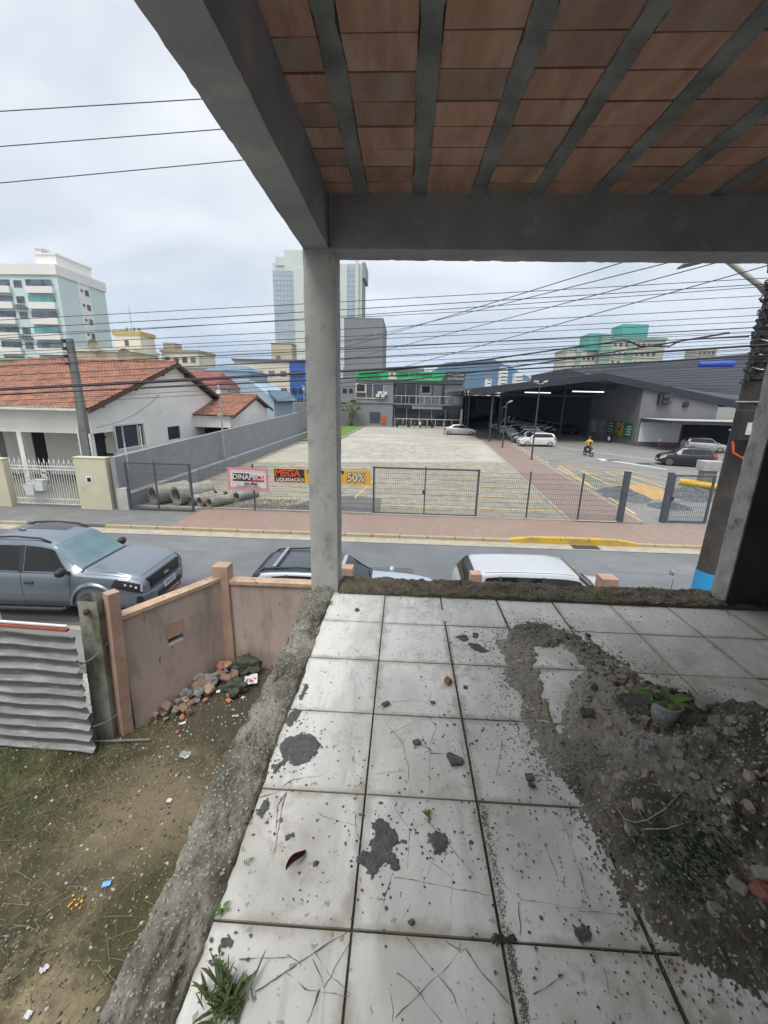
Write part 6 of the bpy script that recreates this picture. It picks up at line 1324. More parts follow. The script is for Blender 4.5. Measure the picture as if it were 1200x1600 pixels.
# potted plants and a red bloom on the porch
for x, y, c_, lab in ((-23.3, 20.2, (.5, .04, .04), 'red flowering bush behind the ornate gate'), (-18.4, 19.4, (.6, .42, .03), 'yellow flowering bush behind the ornate gate, right'), (-21.9, 18.6, (.6, .45, .05), 'low yellow flowers behind the ornate gate, left')):
    o = thing('flower_bush', lab, 'plant', (x, y, 0)); b = MB(); g = MB(); rq = random.Random(int(x*10))
    for k in range(170):
        p = Vector((rq.gauss(0, .28), rq.gauss(0, .25), rq.uniform(.1, 1.2 if y > 19 else .8))); a = rq.uniform(0, 6.28); leaf_mesh(g if k % 3 else b, p, (cos(a), sin(a), .3), .12, .05, .1, .1, 4)
    g.build('foliage', M_GREEN, o); b.build('blooms', mat('bloom%d' % int(c_[1]*100), c_), o)

def windows(b, x0, x1, z0, z1, nx, nz, w, h, y, face='y', th=.12, seed=0, skip=0.0):
    rw = random.Random(seed)
    for i in range(nx):
        for j in range(nz):
            if rw.random() < skip: continue
            cx = lerp(x0, x1, (i+.5)/nx); cz = lerp(z0, z1, (j+.5)/nz)
            if face == 'y': b.box((cx, y, cz), (w, th, h))
            else: b.box((y, cx, cz), (th, w, h))
# --- gym
M_GYM = mat('gym_grey', (.215, .22, .235), (.185, .19, .205), rough=.85, scale=.3); M_SIGNG = mat('sign_green', (.03, .42, .16), (.02, .36, .13), rough=.5); M_GL = mat('shop_glass', (.38, .46, .47), (.20, .25, .26), rough=.12, spec=.8, scale=.35, lo=.42, hi=.55)
M_SIGNDK = mat('sign_slate', (.06, .07, .085), rough=.5)
gy = thing('gym_building', 'two storey grey gym with a long green sign and glass front', 'building', (-2, 73.5, 0)); go = (-2, 73.5)
G_ = lambda n, m, bx, bv=0: hb(n, m, bx, gy, go, bv)
G_('main_block', M_GYM, [((-11, 73.5, -.1), (-2.0, 88, 7.7)), ((-2.0, 76.0, -.1), (10.2, 88, 7.7))]); G_('roof_block', M_GYM, [((-11, 77, 7.7), (3.2, 87, 9.9))]); G_('sign_backing', M_GYM, [((-2.0, 73.9, 7.3), (9.9, 76.0, 7.72))]); 
G_('ledge', mat('gym_trim', (.30, .31, .32)), [((-11.02, 73.3, 3.95), (-1.98, 73.5, 4.1)), ((1.3, 74.2, 3.1), (6.5, 76, 3.9))])
sg = G_('sign_panel', M_SIGNG, [((-8.4, 73.15, 7.72), (6.7, 73.45, 9.15))]); G_('sign_panel_dark', M_SIGNDK, [((6.72, 73.15, 7.72), (9.9, 73.45, 9.25))]); sgp = G_('logo_square', M_SGW, [((-2.8, 73.10, 7.85), (-1.5, 73.14, 9.0))])
b = MB(); b.prism([(6.0, 7.725), (6.75, 7.725), (6.75, 9.14)], 0, .05, T=lambda p: Vector((p.x+2, 73.12-73.5+p.z*.4, p.y))); b.build('sign_wedge', M_SIGNDK, gy)
text('lettering', 'AZZES FITNESS', 1.05, mat('letter_green', (.01, .13, .05)), MT(2.9, -.42, 8.6), gy, .01, bold=.01); text('lettering', 'MUSCULAÇÃO · PILATES', .42, M_SGW, MT(4.2, -.42, 7.98), gy, .01)
text('lettering', 'AVALIAÇÃO FÍSICA', .42, mat('letter_green', (.01, .13, .05)), MT(-4.0, -.42, 8.5), gy, .01); text('lettering', 'TREINO FUNCIONAL', .42, mat('letter_green', (.01, .13, .05)), MT(-4.0, -.42, 8.0), gy, .01)
text('lettering', 'DeepFlow', .6, M_SGW, MT(10.4, -.42, 8.75), gy, .01); text('lettering', '(47) 9978-4467', .44, M_SGW, MT(10.4, -.42, 8.1), gy, .01)
G_('window', M_WIN, [((-8.3, 73.42, 4.75), (-3.6, 73.49, 6.95))]); G_('window_bars', M_WHITEM, [((x, 73.36, 4.75), (x+.08, 73.42, 6.95)) for x in (-8.35, -6.6, -5.5, -3.65)]+[((-8.35, 73.36, 4.65), (-3.6, 73.42, 4.75))])
for x in (-8.35, 2.15+.6): a = G_('ac_window_unit', M_SGW, [((x, 73.1 if x < 0 else 75.5, 5.6), (x+1.75, 73.4 if x < 0 else 75.9, 7.1))]); G_('ac_grille', M_DARK, [((x+.2, 73.05 if x < 0 else 75.45, 5.8), (x+1.55, 73.10 if x < 0 else 75.5, 6.9))])
G_('small_window', M_DARK, [((-10.6, 73.42, 5.5), (-9.9, 73.5, 6.2))]); G_('small_window', M_DARK, [((-9.5, 73.42, 5.5), (-8.9, 73.5, 6.2))]); G_('ground_window', M_WIN, [((-5.9, 73.42, .6), (-4.1, 73.5, 2.4))]); G_('hydrant_box', mat('hydrant_red', (.60, .07, .04)), [((-3.8, 73.3, .6), (-3.2, 73.5, 1.8))])
b = MB()
for k, (x, z) in enumerate(((-4.9, 4.9), (-4.3, 4.9), (-4.6, 5.35), (-3.9, 5.3))): b.b2((x+2, 72.9-73.5, z), (x+.9+2, 73.3-73.5, z+.5))
b.build('ac_condenser', M_SGW, gy, bevel=.03)
G_('upper_glass', M_GL, [((-1.6, 75.9, 3.9), (9.9, 75.98, 7.2))]); G_('dark_bay', M_WIN, [((-1.5, 75.82, 4.0), (2.4, 75.9, 7.1)), ((6.4, 75.82, 4), (6.9, 75.9, 7.2)), ((4.7, 75.82, 4), (4.9, 75.9, 7.2))]); G_('glass_bars', M_WHITEM, [((x, 75.74, 3.9), (x+.09, 75.82, 7.2)) for x in (-1.6, .1, 1.9, 2.6, 9.8)]); G_('lower_glass', M_GLASSD, [((-1.8, 76.0-.1, .1), (9.9, 75.98, 3.1))])
G_('lower_bars', M_WHITEM, [((x, 75.8, .1), (x+.08, 75.9, 3.1)) for x in (-1.8, .4, 2.6, 4.8, 7.2, 9.8)]); G_('end_column', M_WHITEM, [((9.7, 74.0, 0), (10.0, 74.3, 3.2))]); G_('balcony_rail', M_WHITEM, [((-1.9, 74.1, 5.2), (9.9, 74.16, 5.28))]+[((x, 74.1, 3.9), (x+.05, 74.16, 5.2)) for x in [-1.9+1.3*k for k in range(10)]]); G_('balcony_slab', M_GYM, [((-2.0, 74.0, 3.75), (9.9, 75.8, 3.92))])
G_('front_rail', M_WHITEM, [((-1.6, 73.9, 1.35), (9.6, 73.97, 1.45)), ((-1.6, 73.9, .08), (9.6, 73.97, .2))]+[((x, 73.9, .0), (x+.07, 73.97, 1.4)) for x in [-1.6+1.4*k for k in range(9)]])
for i in range(7):
    o = thing('parked_bicycle', 'parked bicycle behind the white rail of the gym' if i % 2 else 'parked motorcycle in front of the gym glass', 'bicycle' if i % 2 else 'motorcycle', (-1.2+i*1.0, 73.2, 0), random.Random(i).uniform(1.2, 1.9), 'bicycles by the gym' if i % 2 else 'motorcycles by the gym'); b = MB()
    for x in (-.5, .52): b.tube([(x+.3*cos(a*pi/8), 0, .32+.3*sin(a*pi/8)) for a in range(17)], .022 if i % 2 else .06, 6)
    b.build('wheels', M_RUBBER, o); b = MB(); b.tube([(-.5, 0, .32), (-.15, 0, .85), (.4, 0, .9), (.52, 0, .32)], .03 if i % 2 else .09, 6); b.tube([(-.15, 0, .85), (-.05, 0, .3), (.4, 0, .9)], .03 if i % 2 else .10, 6); b.tube([(.32, -.25, 1.05), (.38, 0, 1.0), (.32, .25, 1.05)], .02, 6); b.build('bicycle_frame' if i % 2 else 'motorcycle_frame', P_BLACK if i != 4 else P_WHITE, o)
hb_ = thing('grey_block', 'tall plain grey wall of a building behind the gym', 'building', (-8, 84, 0)); b = MB(); b.b2((-3.8, 0, 0), (3.5, 16, 18.95)); b.build('block_wall', M_GYM, hb_); b = MB(); b.b2((-3.85, -.05, 18.95), (3.55, 16.05, 19.1)); b.build('roof_edge', mat('gym_trim', (.30, .31, .32)), hb_)
# palm and lawn
tag(MB().prism([(-11.5, 46), (-7.35, 46), (-7.3, 55), (-7.0, 70), (-6.8, 73.4), (-11.5, 73.4)], 0, .12).build('lawn', mat('lawn_green', (.12, .21, .04), (.08, .15, .03), rough=1, scale=2, bump=.6)), kind='structure')
edge('lawn_kerb', (-7.33, 46), (-6.78, 73.4), .15, 0, .14, M_GUT)
pm = thing('palm_tree', 'small fan palm beside the grey gym wall', 'palm tree', (-8.9, 71.5, .1)); b = MB(); b.tube([(0, 0, 0), (.05, 0, .9), (0, 0, 2.6)], [.28, .22, .16], 10); b.build('trunk', mat('palm_trunk', (.16, .13, .11), (.10, .08, .07), rough=1, scale=6, bump=1), pm, smooth=True)
b = MB(); rq = random.Random(4)
for k in range(16): a = rq.uniform(0, 6.28); b.tube([(0, 0, 2.4), (.25*cos(a), .25*sin(a), 2.1), (.32*cos(a), .32*sin(a), 1.2)], [.05, .10, .03], 5)
b.build('dead_fronds', mat('dead_frond', (.16, .09, .07), (.12, .07, .05), rough=1), pm); b = MB()
for k in range(34):
    a = rq.uniform(0, 6.28); el = rq.uniform(-.15, 1.25); L_ = rq.uniform(1.0, 1.5); d = Vector((cos(a)*cos(el), sin(a)*cos(el), sin(el))); c = Vector((0, 0, 2.7))+d*L_; b.tube([(0, 0, 2.6), c], .02, 4)
    s_ = d.cross(Vector((0, 0, 1))).normalized(); u = s_.cross(d)
    for j in range(13):
        t = (j-6)/6*1.35; e = (d*cos(t)+s_*sin(t)).normalized(); Lf = rq.uniform(.5, .8); w = u.cross(e) if abs(u.dot(e)) < .9 else s_; w = e.cross(u).normalized()*.05; tip = c+e*Lf+Vector((0, 0, -.12*abs(t)-.1)); b.poly([c-w*.3, c+e*Lf*.5-w, tip, c+e*Lf*.5+w])
b.build('fronds', mat('palm_green', (.14, .22, .05), (.08, .14, .035), rough=.6, scale=2), pm)
# --- market and covered parking
M_MKT = mat('market_grey', (.165, .165, .175), (.14, .14, .15), rough=.85, scale=.4); M_MROOF = mat('dark_cladding', (.028, .034, .044), (.036, .043, .053), rough=.6, scale=1.5, stretch=(3, .3, .3))
mk_ = thing('market_hall', 'dark roofed market hall with an open covered car park', 'building', (27, 50.5, 0)); mo = (27, 50.5)
K_ = lambda n, m, bx, bv=0: hb(n, m, bx, mk_, mo, bv)
def gablez(x): return 8.05-(22.2-x)*(2.0/14.6) if x < 22.2 else 8.05-(x-22.2)*.180
def fascia(x0, x1, dz0, dz1, y0, y1, name, m, n=1):
    b = MB(); b.faces([(x-mo[0], y-mo[1], gablez(x)+dz) for y in (y0, y1) for (x, dz) in ((x0, dz0), (x1, dz0), (x1, dz1), (x0, dz1))], [(0, 1, 2, 3), (7, 6, 5, 4), (0, 4, 5, 1), (3, 2, 6, 7), (0, 3, 7, 4), (1, 5, 6, 2)]); return b.build(name, m, mk_)
fascia(7.6, 22.2, -.78, 0, 50.3, 50.55, 'fascia', M_MROOF); fascia(22.2, 38, -.78, 0, 50.3, 50.55, 'fascia', M_MROOF)
b = MB()
for k in range(150): x = 7.7+.2*k; b.b2((x-mo[0]-.02, 50.26-mo[1], gablez(x)-.77), (x-mo[0]+.02, 50.3-mo[1], gablez(x)-.01))
b.build('fascia_ribs', M_MROOF, mk_)
fascia(7.6, 22.2, -.12, .02, 50.55, 125, 'roof_slope', mat('market_roof_top', (.10, .105, .11), (.14, .145, .15), rough=.7, scale=.3)); fascia(22.2, 38, -.12, .02, 50.55, 125, 'roof_slope', mat('market_roof_top', (.10, .105, .11)))
b = MB(); b.faces([(x-mo[0], 50.5-mo[1]+.07, z) for (x, z) in ((27.02, -.1), (35.6, -.1), (35.6, gablez(35.6)-.7), (27.02, gablez(27)-.7))], [(0, 1, 2, 3)]); b.b2((0, .08, -.1), (.25, 13, 7.0)); b.faces([(27.25-mo[0], y, z) for (y, z) in ((.1, 0), (12, 0), (12, 6), (.1, 6))], [(0, 1, 2, 3)]); b.b2((.3, .12, -.1), (8.6, .5, 5.0)); b.build('gable_wall', M_MKT, mk_)
K_('side_wall', mat('market_dark_wall', (.06, .065, .07), (.045, .05, .055), scale=.3), [((26.8, 63.6, -.1), (38, 66, 6.8)), ((26.9, 66, -.1), (27.2, 124, 6.8)), ((14, 124, -.1), (27, 124.4, 6.0))])
K_('wall_panel_lower', mat('market_base', (.13, .13, .14)), [((26.95, 50.4, -.1), (35.0, 50.55, .50))]); K_('white_panel', mat('panel_white', (.72, .74, .76), (.65, .67, .69)), [((27.35, 50.42, .52), (31.9, 50.5, 2.72))]); b = MB(); b.cyl((31.9-mo[0], -.18, 4.8), (31.9-mo[0], .0, 4.8), .32, 20); b.build('round_vent', M_DARK, mk_); K_('wall_unit', M_TRIM, [((28.7, 50.1, 4.7), (29.8, 50.5, 5.9))]); K_('unit_louvre', M_BLACKM, [((29.1, 49.95, 5.45), (30.1, 50.1, 5.9)), ((29.1, 49.95, 4.85), (30.0, 50.1, 5.2))])
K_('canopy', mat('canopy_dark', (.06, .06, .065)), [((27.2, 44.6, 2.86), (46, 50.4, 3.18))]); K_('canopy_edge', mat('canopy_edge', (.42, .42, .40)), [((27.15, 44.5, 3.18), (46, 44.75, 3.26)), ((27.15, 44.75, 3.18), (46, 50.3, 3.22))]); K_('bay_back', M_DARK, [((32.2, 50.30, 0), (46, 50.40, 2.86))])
p_ = K_('poster', M_SIGNG, [((26.90, 51.3, .75), (26.99, 57.6, 2.55))]); p_.data.materials[0] = mat('poster_green', (.02, .12, .05)); K_('poster_grey', mat('poster_grey', (.17, .17, .17), (.26, .25, .24), scale=1.2, lo=.48, hi=.52), [((26.90, 58.4, .75), (26.99, 62.6, 2.55))])
b = MB(); rq = random.Random(6)
for k in range(60): y, z = rq.uniform(53.3, 55.2), rq.uniform(.85, 2.45); b.box((-.13, y-50.5, z), (.03, .2, .16))
b.build('poster_picture', mat('poster_fruit', (.55, .15, .04), (.55, .38, .08), scale=5, lo=.45, hi=.55), mk_); b = MB()
for k in range(4): b.box((-.13, 52.0-50.5, 1.2+.3*k), (.03, 1.1-.2*(k % 2), .12)); b.box((-.13, 56.6-50.5, 1.2+.35*k), (.03, 1.4-.3*(k % 2), .10))
b.build('poster_lettering', M_SGW, mk_); b = MB()
for k in range(5): b.box((-.13, 61.3-50.5, 1.0+.3*k), (.03, 1.6-.3*(k % 2), .09))
b.build('poster_lettering', M_SGW, mk_)
for (x, y) in ((10.3, 51.1), (13.3, 60.5), (9.2, 62), (10.2, 72), (11, 84), (12, 98), (17, 72), (17.5, 88), (22, 60.8)): K_('support_column', M_BLACKM, [((x-.09, y-.09, 0), (x+.09, y+.09, gablez(x)-.1))])
K_('roof_truss', M_BLACKM, [((8, 60.4, 5.5), (26.8, 60.6, 5.7)), ((8, 72, 5.3), (26.8, 72.2, 5.5)), ((8, 88, 5.3), (26.8, 88.2, 5.5))])
K_('storefront', mat('bright_front', (.33, .35, .36), (.2, .21, .22)), [((16.4, 100, 1.5), (21, 100.2, 5))])
M_TUBE = mat('lamp_tube', (.8, .8, .8), emit=(.95, .98, 1), estr=1.2)
for (x0, x1, y, z) in ((22.0, 26.0, 58, 6.1), (18.0, 21.8, 66, 6.0), (13.8, 16.8, 76, 5.8)): K_('strip_light', M_TUBE, [((x0, y, z), (x1, y+.2, z+.12))])
o = thing('red_shop', 'distant red fronted shop seen under the covered car park', 'building', (14, 150, 0)); b = MB(); b.b2((-8, 0, 0), (14, 12, 9)); b.build('shop_wall', M_MKT, o); b = MB(); b.b2((-7, -.4, 4.2), (6.0, 0, 7.6)); b.build('red_sign', mat('shop_red', (.7, .03, .02)), o); b = MB(); b.b2((7.5, -.4, 3.2), (11, 0, 8.2)); b.build('green_white_sign', M_SGW, o); b = MB(); b.b2((-7, -.2, 0), (6, 0, 3.6)); b.build('shop_windows', M_GL, o)
# neighbouring hall with ribbed roof
nh = thing('ribbed_hall', 'larger dark hall with a ribbed sloping roof behind the market', 'building', (40, 56, 0)); b = MB(); b.faces([(-16, 8, 9.35), (14, -3, 5.2), (14, 6, 13.2), (-16, 14, 9.8)], [(0, 1, 2, 3)]) if False else None
A_, B_, C2, D_ = Vector((33.5-40, -3.5, 5.6)), Vector((58-40, -3.5, 5.6)), Vector((58-40, 8, 13.4)), Vector((20-40, 8, 9.3))
b.faces([(-7, -3.6, 4.6), (22, -3.6, 4.6), (22, 7, 13.2), (-17.4, 7, 9.35), (-10, -3.0, 6.0), (-7, -3.6, 4.3), (22, 24, 13.2), (-17.4, 24, 9.3), (22, 7, 0), (22, 24, 0), (-17.4, 24, 6.9), (-10, -3, 6.0), (-17.4, 7, 6.9)], [(0, 1, 2, 3, 4), (3, 2, 6, 7), (2, 8, 9, 6), (4, 3, 12, 11), (3, 7, 10, 12)])
b.build('roof_slope', mat('ribbed_dark', (.032, .037, .048), (.042, .048, .06), rough=.6, scale=.8, stretch=(.2, 2, 2)), nh)
b = MB()
for k in range(17):
    t = (k+.5)/17; a = Vector((lerp(-8, -17.4, t), lerp(-3.3, 7, t), lerp(5.2, 9.35, t))); c = Vector((22, lerp(-3.6, 7, t), lerp(4.6, 13.2, t))); n_ = Vector((0, -.62, .78)); b.bar(a+n_*.06, c+n_*.06, .10, .06)
b.build('roof_ribs', mat('ribbed_dark', (.05, .058, .07)), nh)
o = thing('blue_roll', 'bright blue rolled tarpaulin tube lying on the ribbed roof', 'tarpaulin roll', (37.1, 54.6, 9.55)); b = MB(); b.tube([(-2.0, 0, -.08), (-1.9, 0, -.05), (1.9, 0, .05), (2.05, 0, .03)], [.25, .36, .36, .26], 12); b.build('roll', mat('tarp_blue', (.02, .06, .42), (.03, .09, .5), rough=.5), o, smooth=True)

# trolley guard by the white panel
o = thing('trolley_rail', 'red and black guard rail standing before the white wall panel', 'guard rail', (27.9, 47.2, 0)); b = MB()
for x in (0, 2.6): b.b2((x-.05, -.05, 0), (x+.05, .05, .9))
b.b2((0, -.03, .6), (2.6, .03, .68)); b.build('rail', mat('rail_red', (.22, .05, .05)), o); b = MB()
for x in (0, 2.6): b.b2((x-.07, -.07, .9), (x+.07, .07, 1.15))
b.build('post_tops', M_SGW, o)
# yellow bollard arm and box by the open gate
o = thing('parking_barrier', 'yellow steel guard on a grey plinth behind the small open gate', 'barrier', (17.3, 23.6, 0)); b = MB(); b.tube([(-1.0, 1.3, .42), (-.8, 1.15, .42), (1.6, -1.9, .38), (2.0, -2.4, .36)], .21, 12); b.tube([(.35, -.2, .5), (.4, .1, 1.45)], .11, 8); b.build('guard_tube', mat('safety_yellow', (.62, .40, .02), (.52, .34, .03), rough=.5, scale=2), o, smooth=True, auto=40); b = MB(); b.b2((-.2, .6, 0), (.5, 1.1, 1.2)); b.build('plinth', M_GYM, o); b = MB(); b.b2((-.35, .5, 1.2), (.75, 1.2, 1.75)); b.build('ticket_box', mat('box_grey', (.35, .36, .36)), o, bevel=.02)
# lamp posts
def lamp_post(x, y, h, label, two=True):
    o = thing('lamp_post', label, 'lamp post', (x, y, 0)); b = MB(); b.tube([(0, 0, 0), (0, 0, h)], [.075, .045], 8); b.b2((-.14, -.14, 0), (.14, .14, .03)); b.build('pole', M_BLACKM, o)
    for s_ in ((-1, 1) if two else (1,)): b = MB(); b.tube([(0, 0, h-.05), (s_*.28, -.05, h+.02)], .03, 6); b.faces([(s_*.2, -.25, h+.10), (s_*.52, -.25, h+.18), (s_*.52, .05, h+.06), (s_*.2, .05, h-.02), (s_*.2, -.2, h+.16), (s_*.52, -.2, h+.24), (s_*.52, .1, h+.12), (s_*.2, .1, h+.04)], [(0, 1, 2, 3), (7, 6, 5, 4), (0, 4, 5, 1), (1, 5, 6, 2), (2, 6, 7, 3), (3, 7, 4, 0)]); b.build('floodlight', mat('flood_pale', (.5, .5, .5)), o)
lamp_post(10.9, 35.8, 6.2, 'black lamp post with two floodlights nearest on the brick walkway'); lamp_post(10.4, 44.5, 4.6, 'shorter black post behind the twin floodlight post', False)
lamp_post(11.8, 52.5, 4.0, 'black post beside the parked white cars, farthest on the walkway', False)
for (x, y, h, lab) in ((-11.55, 26.5, 5.3, 'thin grey pole against the boundary wall, in front of the annex'), (-13.2+.5, 54, 6.0, 'thin grey pole against the far end of the boundary wall')): o = thing('thin_pole', lab, 'pole', (x, y, 0)); b = MB(); b.tube([(0, 0, .6), (0, 0, h)], [.06, .05], 8); b.build('tube', mat('galv_pole', (.30, .32, .33)), o); b = MB(); b.tube([(0, 0, h), (-.3, -.1, h+.1)], .04, 6); b.b2((-.12, -.16, h-.5), (.12, -.06, h-.2)); b.build('bracket', M_WHITEM, o)
b = MB(); b.tube([(0, 0, 0), (0, 0, 1.2)], .02, 5); b.tube([(.75, 0, 1.9), (.75, 0, .9)], .02, 5); o = b.build('conduit', M_WHITEM, loc=(-11.76, 17.2, 1.55)); tag(o, 'thin bent conduit rising from the boundary wall by the window', 'conduit')
# --- parked cars
C_ = lambda *a, **k: small_car(*a, **k)[0]
def slim(ks, dz=0, dl=1.0): return [(k[0]*dl, k[1], k[2], k[3], k[4]+dz, k[5]) for k in ks]
C_('parked_car', 'silver saloon parked alone on the concrete lot facing the covered car park', 'car', (7.9, 60.0), -.05, SEDAN, P_SILVER)
w1 = C_('parked_car', 'white hatchback nearest the camera in the row beside the brick walkway', 'car', (14.7, 47.4), pi+.06, HATCH, P_WHITE)
C_('parked_car', 'black hatchback driving past the hatched bay, tail towards the gate', 'car', (22.9, 34.9), pi-.33, HATCH, P_BLACK)
C_('parked_car', 'silver hatchback parked under the flat canopy', 'car', (31.8, 46.0), -.25, HATCH, P_SILVER)
C_('parked_car', 'dark blue hatchback half hidden by the pole beside the silver one', 'car', (30.5, 38.5), .9, HATCH, P_DKBLUE)
C_('parked_car', 'dark car just behind the nearest white hatchback in the walkway row', 'car', (14.9, 51.0), pi+.05, HATCH, P_GREY)
C_('parked_car', 'white small suv second of the white cars in the walkway row', 'car', (16.0, 57.5), pi+.1, slim(SUVK, -.1, .95), P_WHITE)
src = C_('parked_car', 'white car third of the white cars in the walkway row', 'car', (16.3, 63), pi+.1, SEDAN, P_WHITE)
src2 = C_('parked_car', 'silver car fourth in the walkway row, deep under the roof', 'car', (16.6, 69), pi+.1, HATCH, P_SILVER)
copy_tree(src, (16.9, 74, 0), pi+.1, 'white car fifth in the walkway row, deepest of the pale ones')
C_('parked_car', 'white hatchback between the dark car and the small suv in the walkway row', 'car', (15.4, 54.2), pi+.07, HATCH, P_WHITE)
k = 0
for (x, y, s_) in ((24.5, 70, src2), (24.6, 73.4, src), (24.5, 77, src2), (24.4, 80.5, src), (24.3, 84, src2), (24.2, 88, src), (24.1, 92, src2), (24.0, 96, src2)):
    copy_tree(s_, (x, y, 0), pi-.05, 'pale car parked along the dark inner wall of the car park', 'cars along the dark inner wall'); k += 1
dk = C_('parked_car', 'dark car parked deep in the covered car park', 'car', (24.5, 66.6), pi, HATCH, P_BLACK, 'dark cars deep under the roof')
for (x, y) in ((13, 88), (13.2, 96), (13.4, 104), (16.8, 96), (17, 106), (20.5, 112), (14.2, 113)): copy_tree(dk, (x, y, 0), pi+.3, 'dark car parked deep in the covered car park', 'dark cars deep under the roof')
for (x, y) in ((9, 128), (12.5, 129), (16, 130)): copy_tree(src, (x, y, 0), .2, 'pale car parked beyond the far end of the covered car park', 'cars beyond the covered car park')
# --- people
def figure(name, label, loc, rz, joints, bones, rad, mats_for, head, z0=0):
    pass
def limb(b, pts, r, n=10): b.tube(pts, r, n)
def person_body(par, chains, m, name='body'):
    # one connected skinned surface
    me = bpy.data.meshes.new(name); vs_, es_, rs_ = [], [], []; idx = {}
    for ch in chains:
        prev = None
        for (p, r) in ch:
            key = tuple(round(c, 3) for c in p)
            if key not in idx: idx[key] = len(vs_); vs_.append(p); rs_.append(r)
            if prev is not None: es_.append((prev, idx[key]))
            prev = idx[key]
    me.from_pydata(vs_, es_, []); o = bpy.data.objects.new(name, me); col.objects.link(o)
    sk = o.modifiers.new('s', 'SKIN'); sk.use_smooth_shade = True
    for i, r in enumerate(rs_): me.skin_vertices[0].data[i].radius = (r, r) if not isinstance(r, tuple) else r
    me.skin_vertices[0].data[0].use_root = True
    ss = o.modifiers.new('u', 'SUBSURF'); ss.levels = 2; ss.render_levels = 2
    bpy.context.view_layer.update(); dg = bpy.context.evaluated_depsgraph_get(); m2 = bpy.data.meshes.new_from_object(o.evaluated_get(dg)); o.modifiers.clear(); o.data = m2; bpy.data.meshes.remove(me)
    m2.materials.clear(); [m2.materials.append(x) for x in (m if isinstance(m, list) else [m])]; m2.polygons.foreach_set('use_smooth', [True]*len(m2.polygons)); o.parent = par; return o
M_JK = mat('yellow_jacket', (.62, .42, .03), (.5, .33, .02), rough=.7, coords='obj'); M_TR = mat('dark_trousers', (.02, .022, .03), coords='obj'); M_SK = mat('skin', (.35, .20, .14), coords='obj'); M_HELM = mat('helmet_dark', (.05, .055, .06), rough=.2, coords='obj')
rd = thing('person', 'person in a yellow jacket and dark helmet riding the motorcycle away', 'person', (17.2, 39.6, 0), .05)
bd = person_body(rd, [[((0, 0, .86), .17), ((0, .05, 1.05), .17), ((0, .10, 1.28), .20), ((0, .14, 1.42), .13), ((0, .17, 1.52), .065), ((0, .19, 1.60), .08)],
    [((0, .10, 1.28), .20), ((-.20, .12, 1.37), .085), ((-.33, .22, 1.16), .065), ((-.34, .48, 1.08), .05), ((-.33, .56, 1.07), .04)], [((0, .10, 1.28), .20), ((.20, .12, 1.37), .085), ((.33, .22, 1.16), .065), ((.34, .48, 1.08), .05), ((.33, .56, 1.07), .04)],
    [((0, 0, .86), .17), ((-.14, .08, .82), .11), ((-.24, .42, .72), .085), ((-.22, .18, .34), .06), ((-.22, .34, .28), .05)], [((0, 0, .86), .17), ((.14, .08, .82), .11), ((.24, .42, .72), .085), ((.22, .18, .34), .06), ((.22, .34, .28), .05)]], [M_JK, M_TR])
for p in bd.data.polygons: p.material_index = 0 if p.center.z > .95 else 1
b = MB(); b.rock((0, .19, 1.66), .135, 3, (.9, 1.08, 1.0)); b.build('helmet', M_HELM, rd, smooth=True); b = MB(); b.b2((-.11, -.13, 1.02), (.11, -.03, 1.36)); b.build('backpack', mat('pack_red', (.10, .03, .03)), rd, bevel=.04)
mb_ = thing('motorcycle', 'small dark motorcycle ridden by the person in yellow', 'motorcycle', (17.2, 39.6, 0), .05); b = MB()
for y in (-.58, .68):
    for q in range(1): b.tube([(0, y+.28*cos(a*pi/10), .30+.28*sin(a*pi/10)) for a in range(21)], .05, 8)
b.build('tyres', M_RUBBER, mb_, smooth=True); b = MB(); b.tube([(0, -.6, .72), (0, -.2, .74), (0, .1, .80), (0, .35, .84), (0, .5, .75)], [.08, .12, .13, .14, .08], 10); b.tube([(0, -.58, .3), (0, 0, .38), (0, .3, .35)], [.05, .13, .1], 8); b.tube([(0, .68, .3), (0, .48, .98)], .045, 8); b.tube([(-.34, .45, 1.07), (-.1, .5, 1.02), (.1, .5, 1.02), (.34, .45, 1.07)], .018, 6); b.build('frame', P_BLACK, mb_, smooth=True)
b = MB(); b.b2((-.09, -.80, .50), (.09, -.785, .64)); b.build('number_plate', M_PLATE, mb_); b = MB(); b.b2((-.07, -.72, .68), (.07, -.66, .75)); b.build('taillight', M_TAIL, mb_)
for s_ in (-1, 1): b = MB(); b.tube([(s_*.30, .47, 1.07), (s_*.36, .47, 1.22)], .008, 5); b.rock((s_*.38, .46, 1.25), .045, 1, (1, .3, .7)); b.build('mirror', M_TRIM, mb_)
ps = thing('person', 'person in dark clothes standing by the green poster with a white bag', 'person', (25.9, 54.0, 0), .3)
bd = person_body(ps, [[((0, 0, .95), .15), ((0, 0, 1.15), .14), ((0, 0, 1.36), .17), ((0, 0, 1.50), .07), ((0, .02, 1.60), .09), ((0, .02, 1.70), .085)], [((0, 0, 1.36), .17), ((-.19, 0, 1.42), .07), ((-.24, .02, 1.14), .055), ((-.22, .10, .90), .04)], [((0, 0, 1.36), .17), ((.19, 0, 1.42), .07), ((.24, .02, 1.14), .055), ((.22, .10, .90), .04)],
    [((0, 0, .95), .15), ((-.10, 0, .86), .10), ((-.11, .02, .48), .07), ((-.11, -.02, .08), .05), ((-.11, .12, .05), .045)], [((0, 0, .95), .15), ((.10, 0, .86), .10), ((.12, .06, .48), .07), ((.11, .02, .08), .05), ((.11, .16, .05), .045)]], [mat('dark_top', (.03, .032, .04), coords='obj'), M_TR, M_SK])
for p in bd.data.polygons: p.material_index = 2 if p.center.z > 1.50 else (0 if p.center.z > .95 else 1)
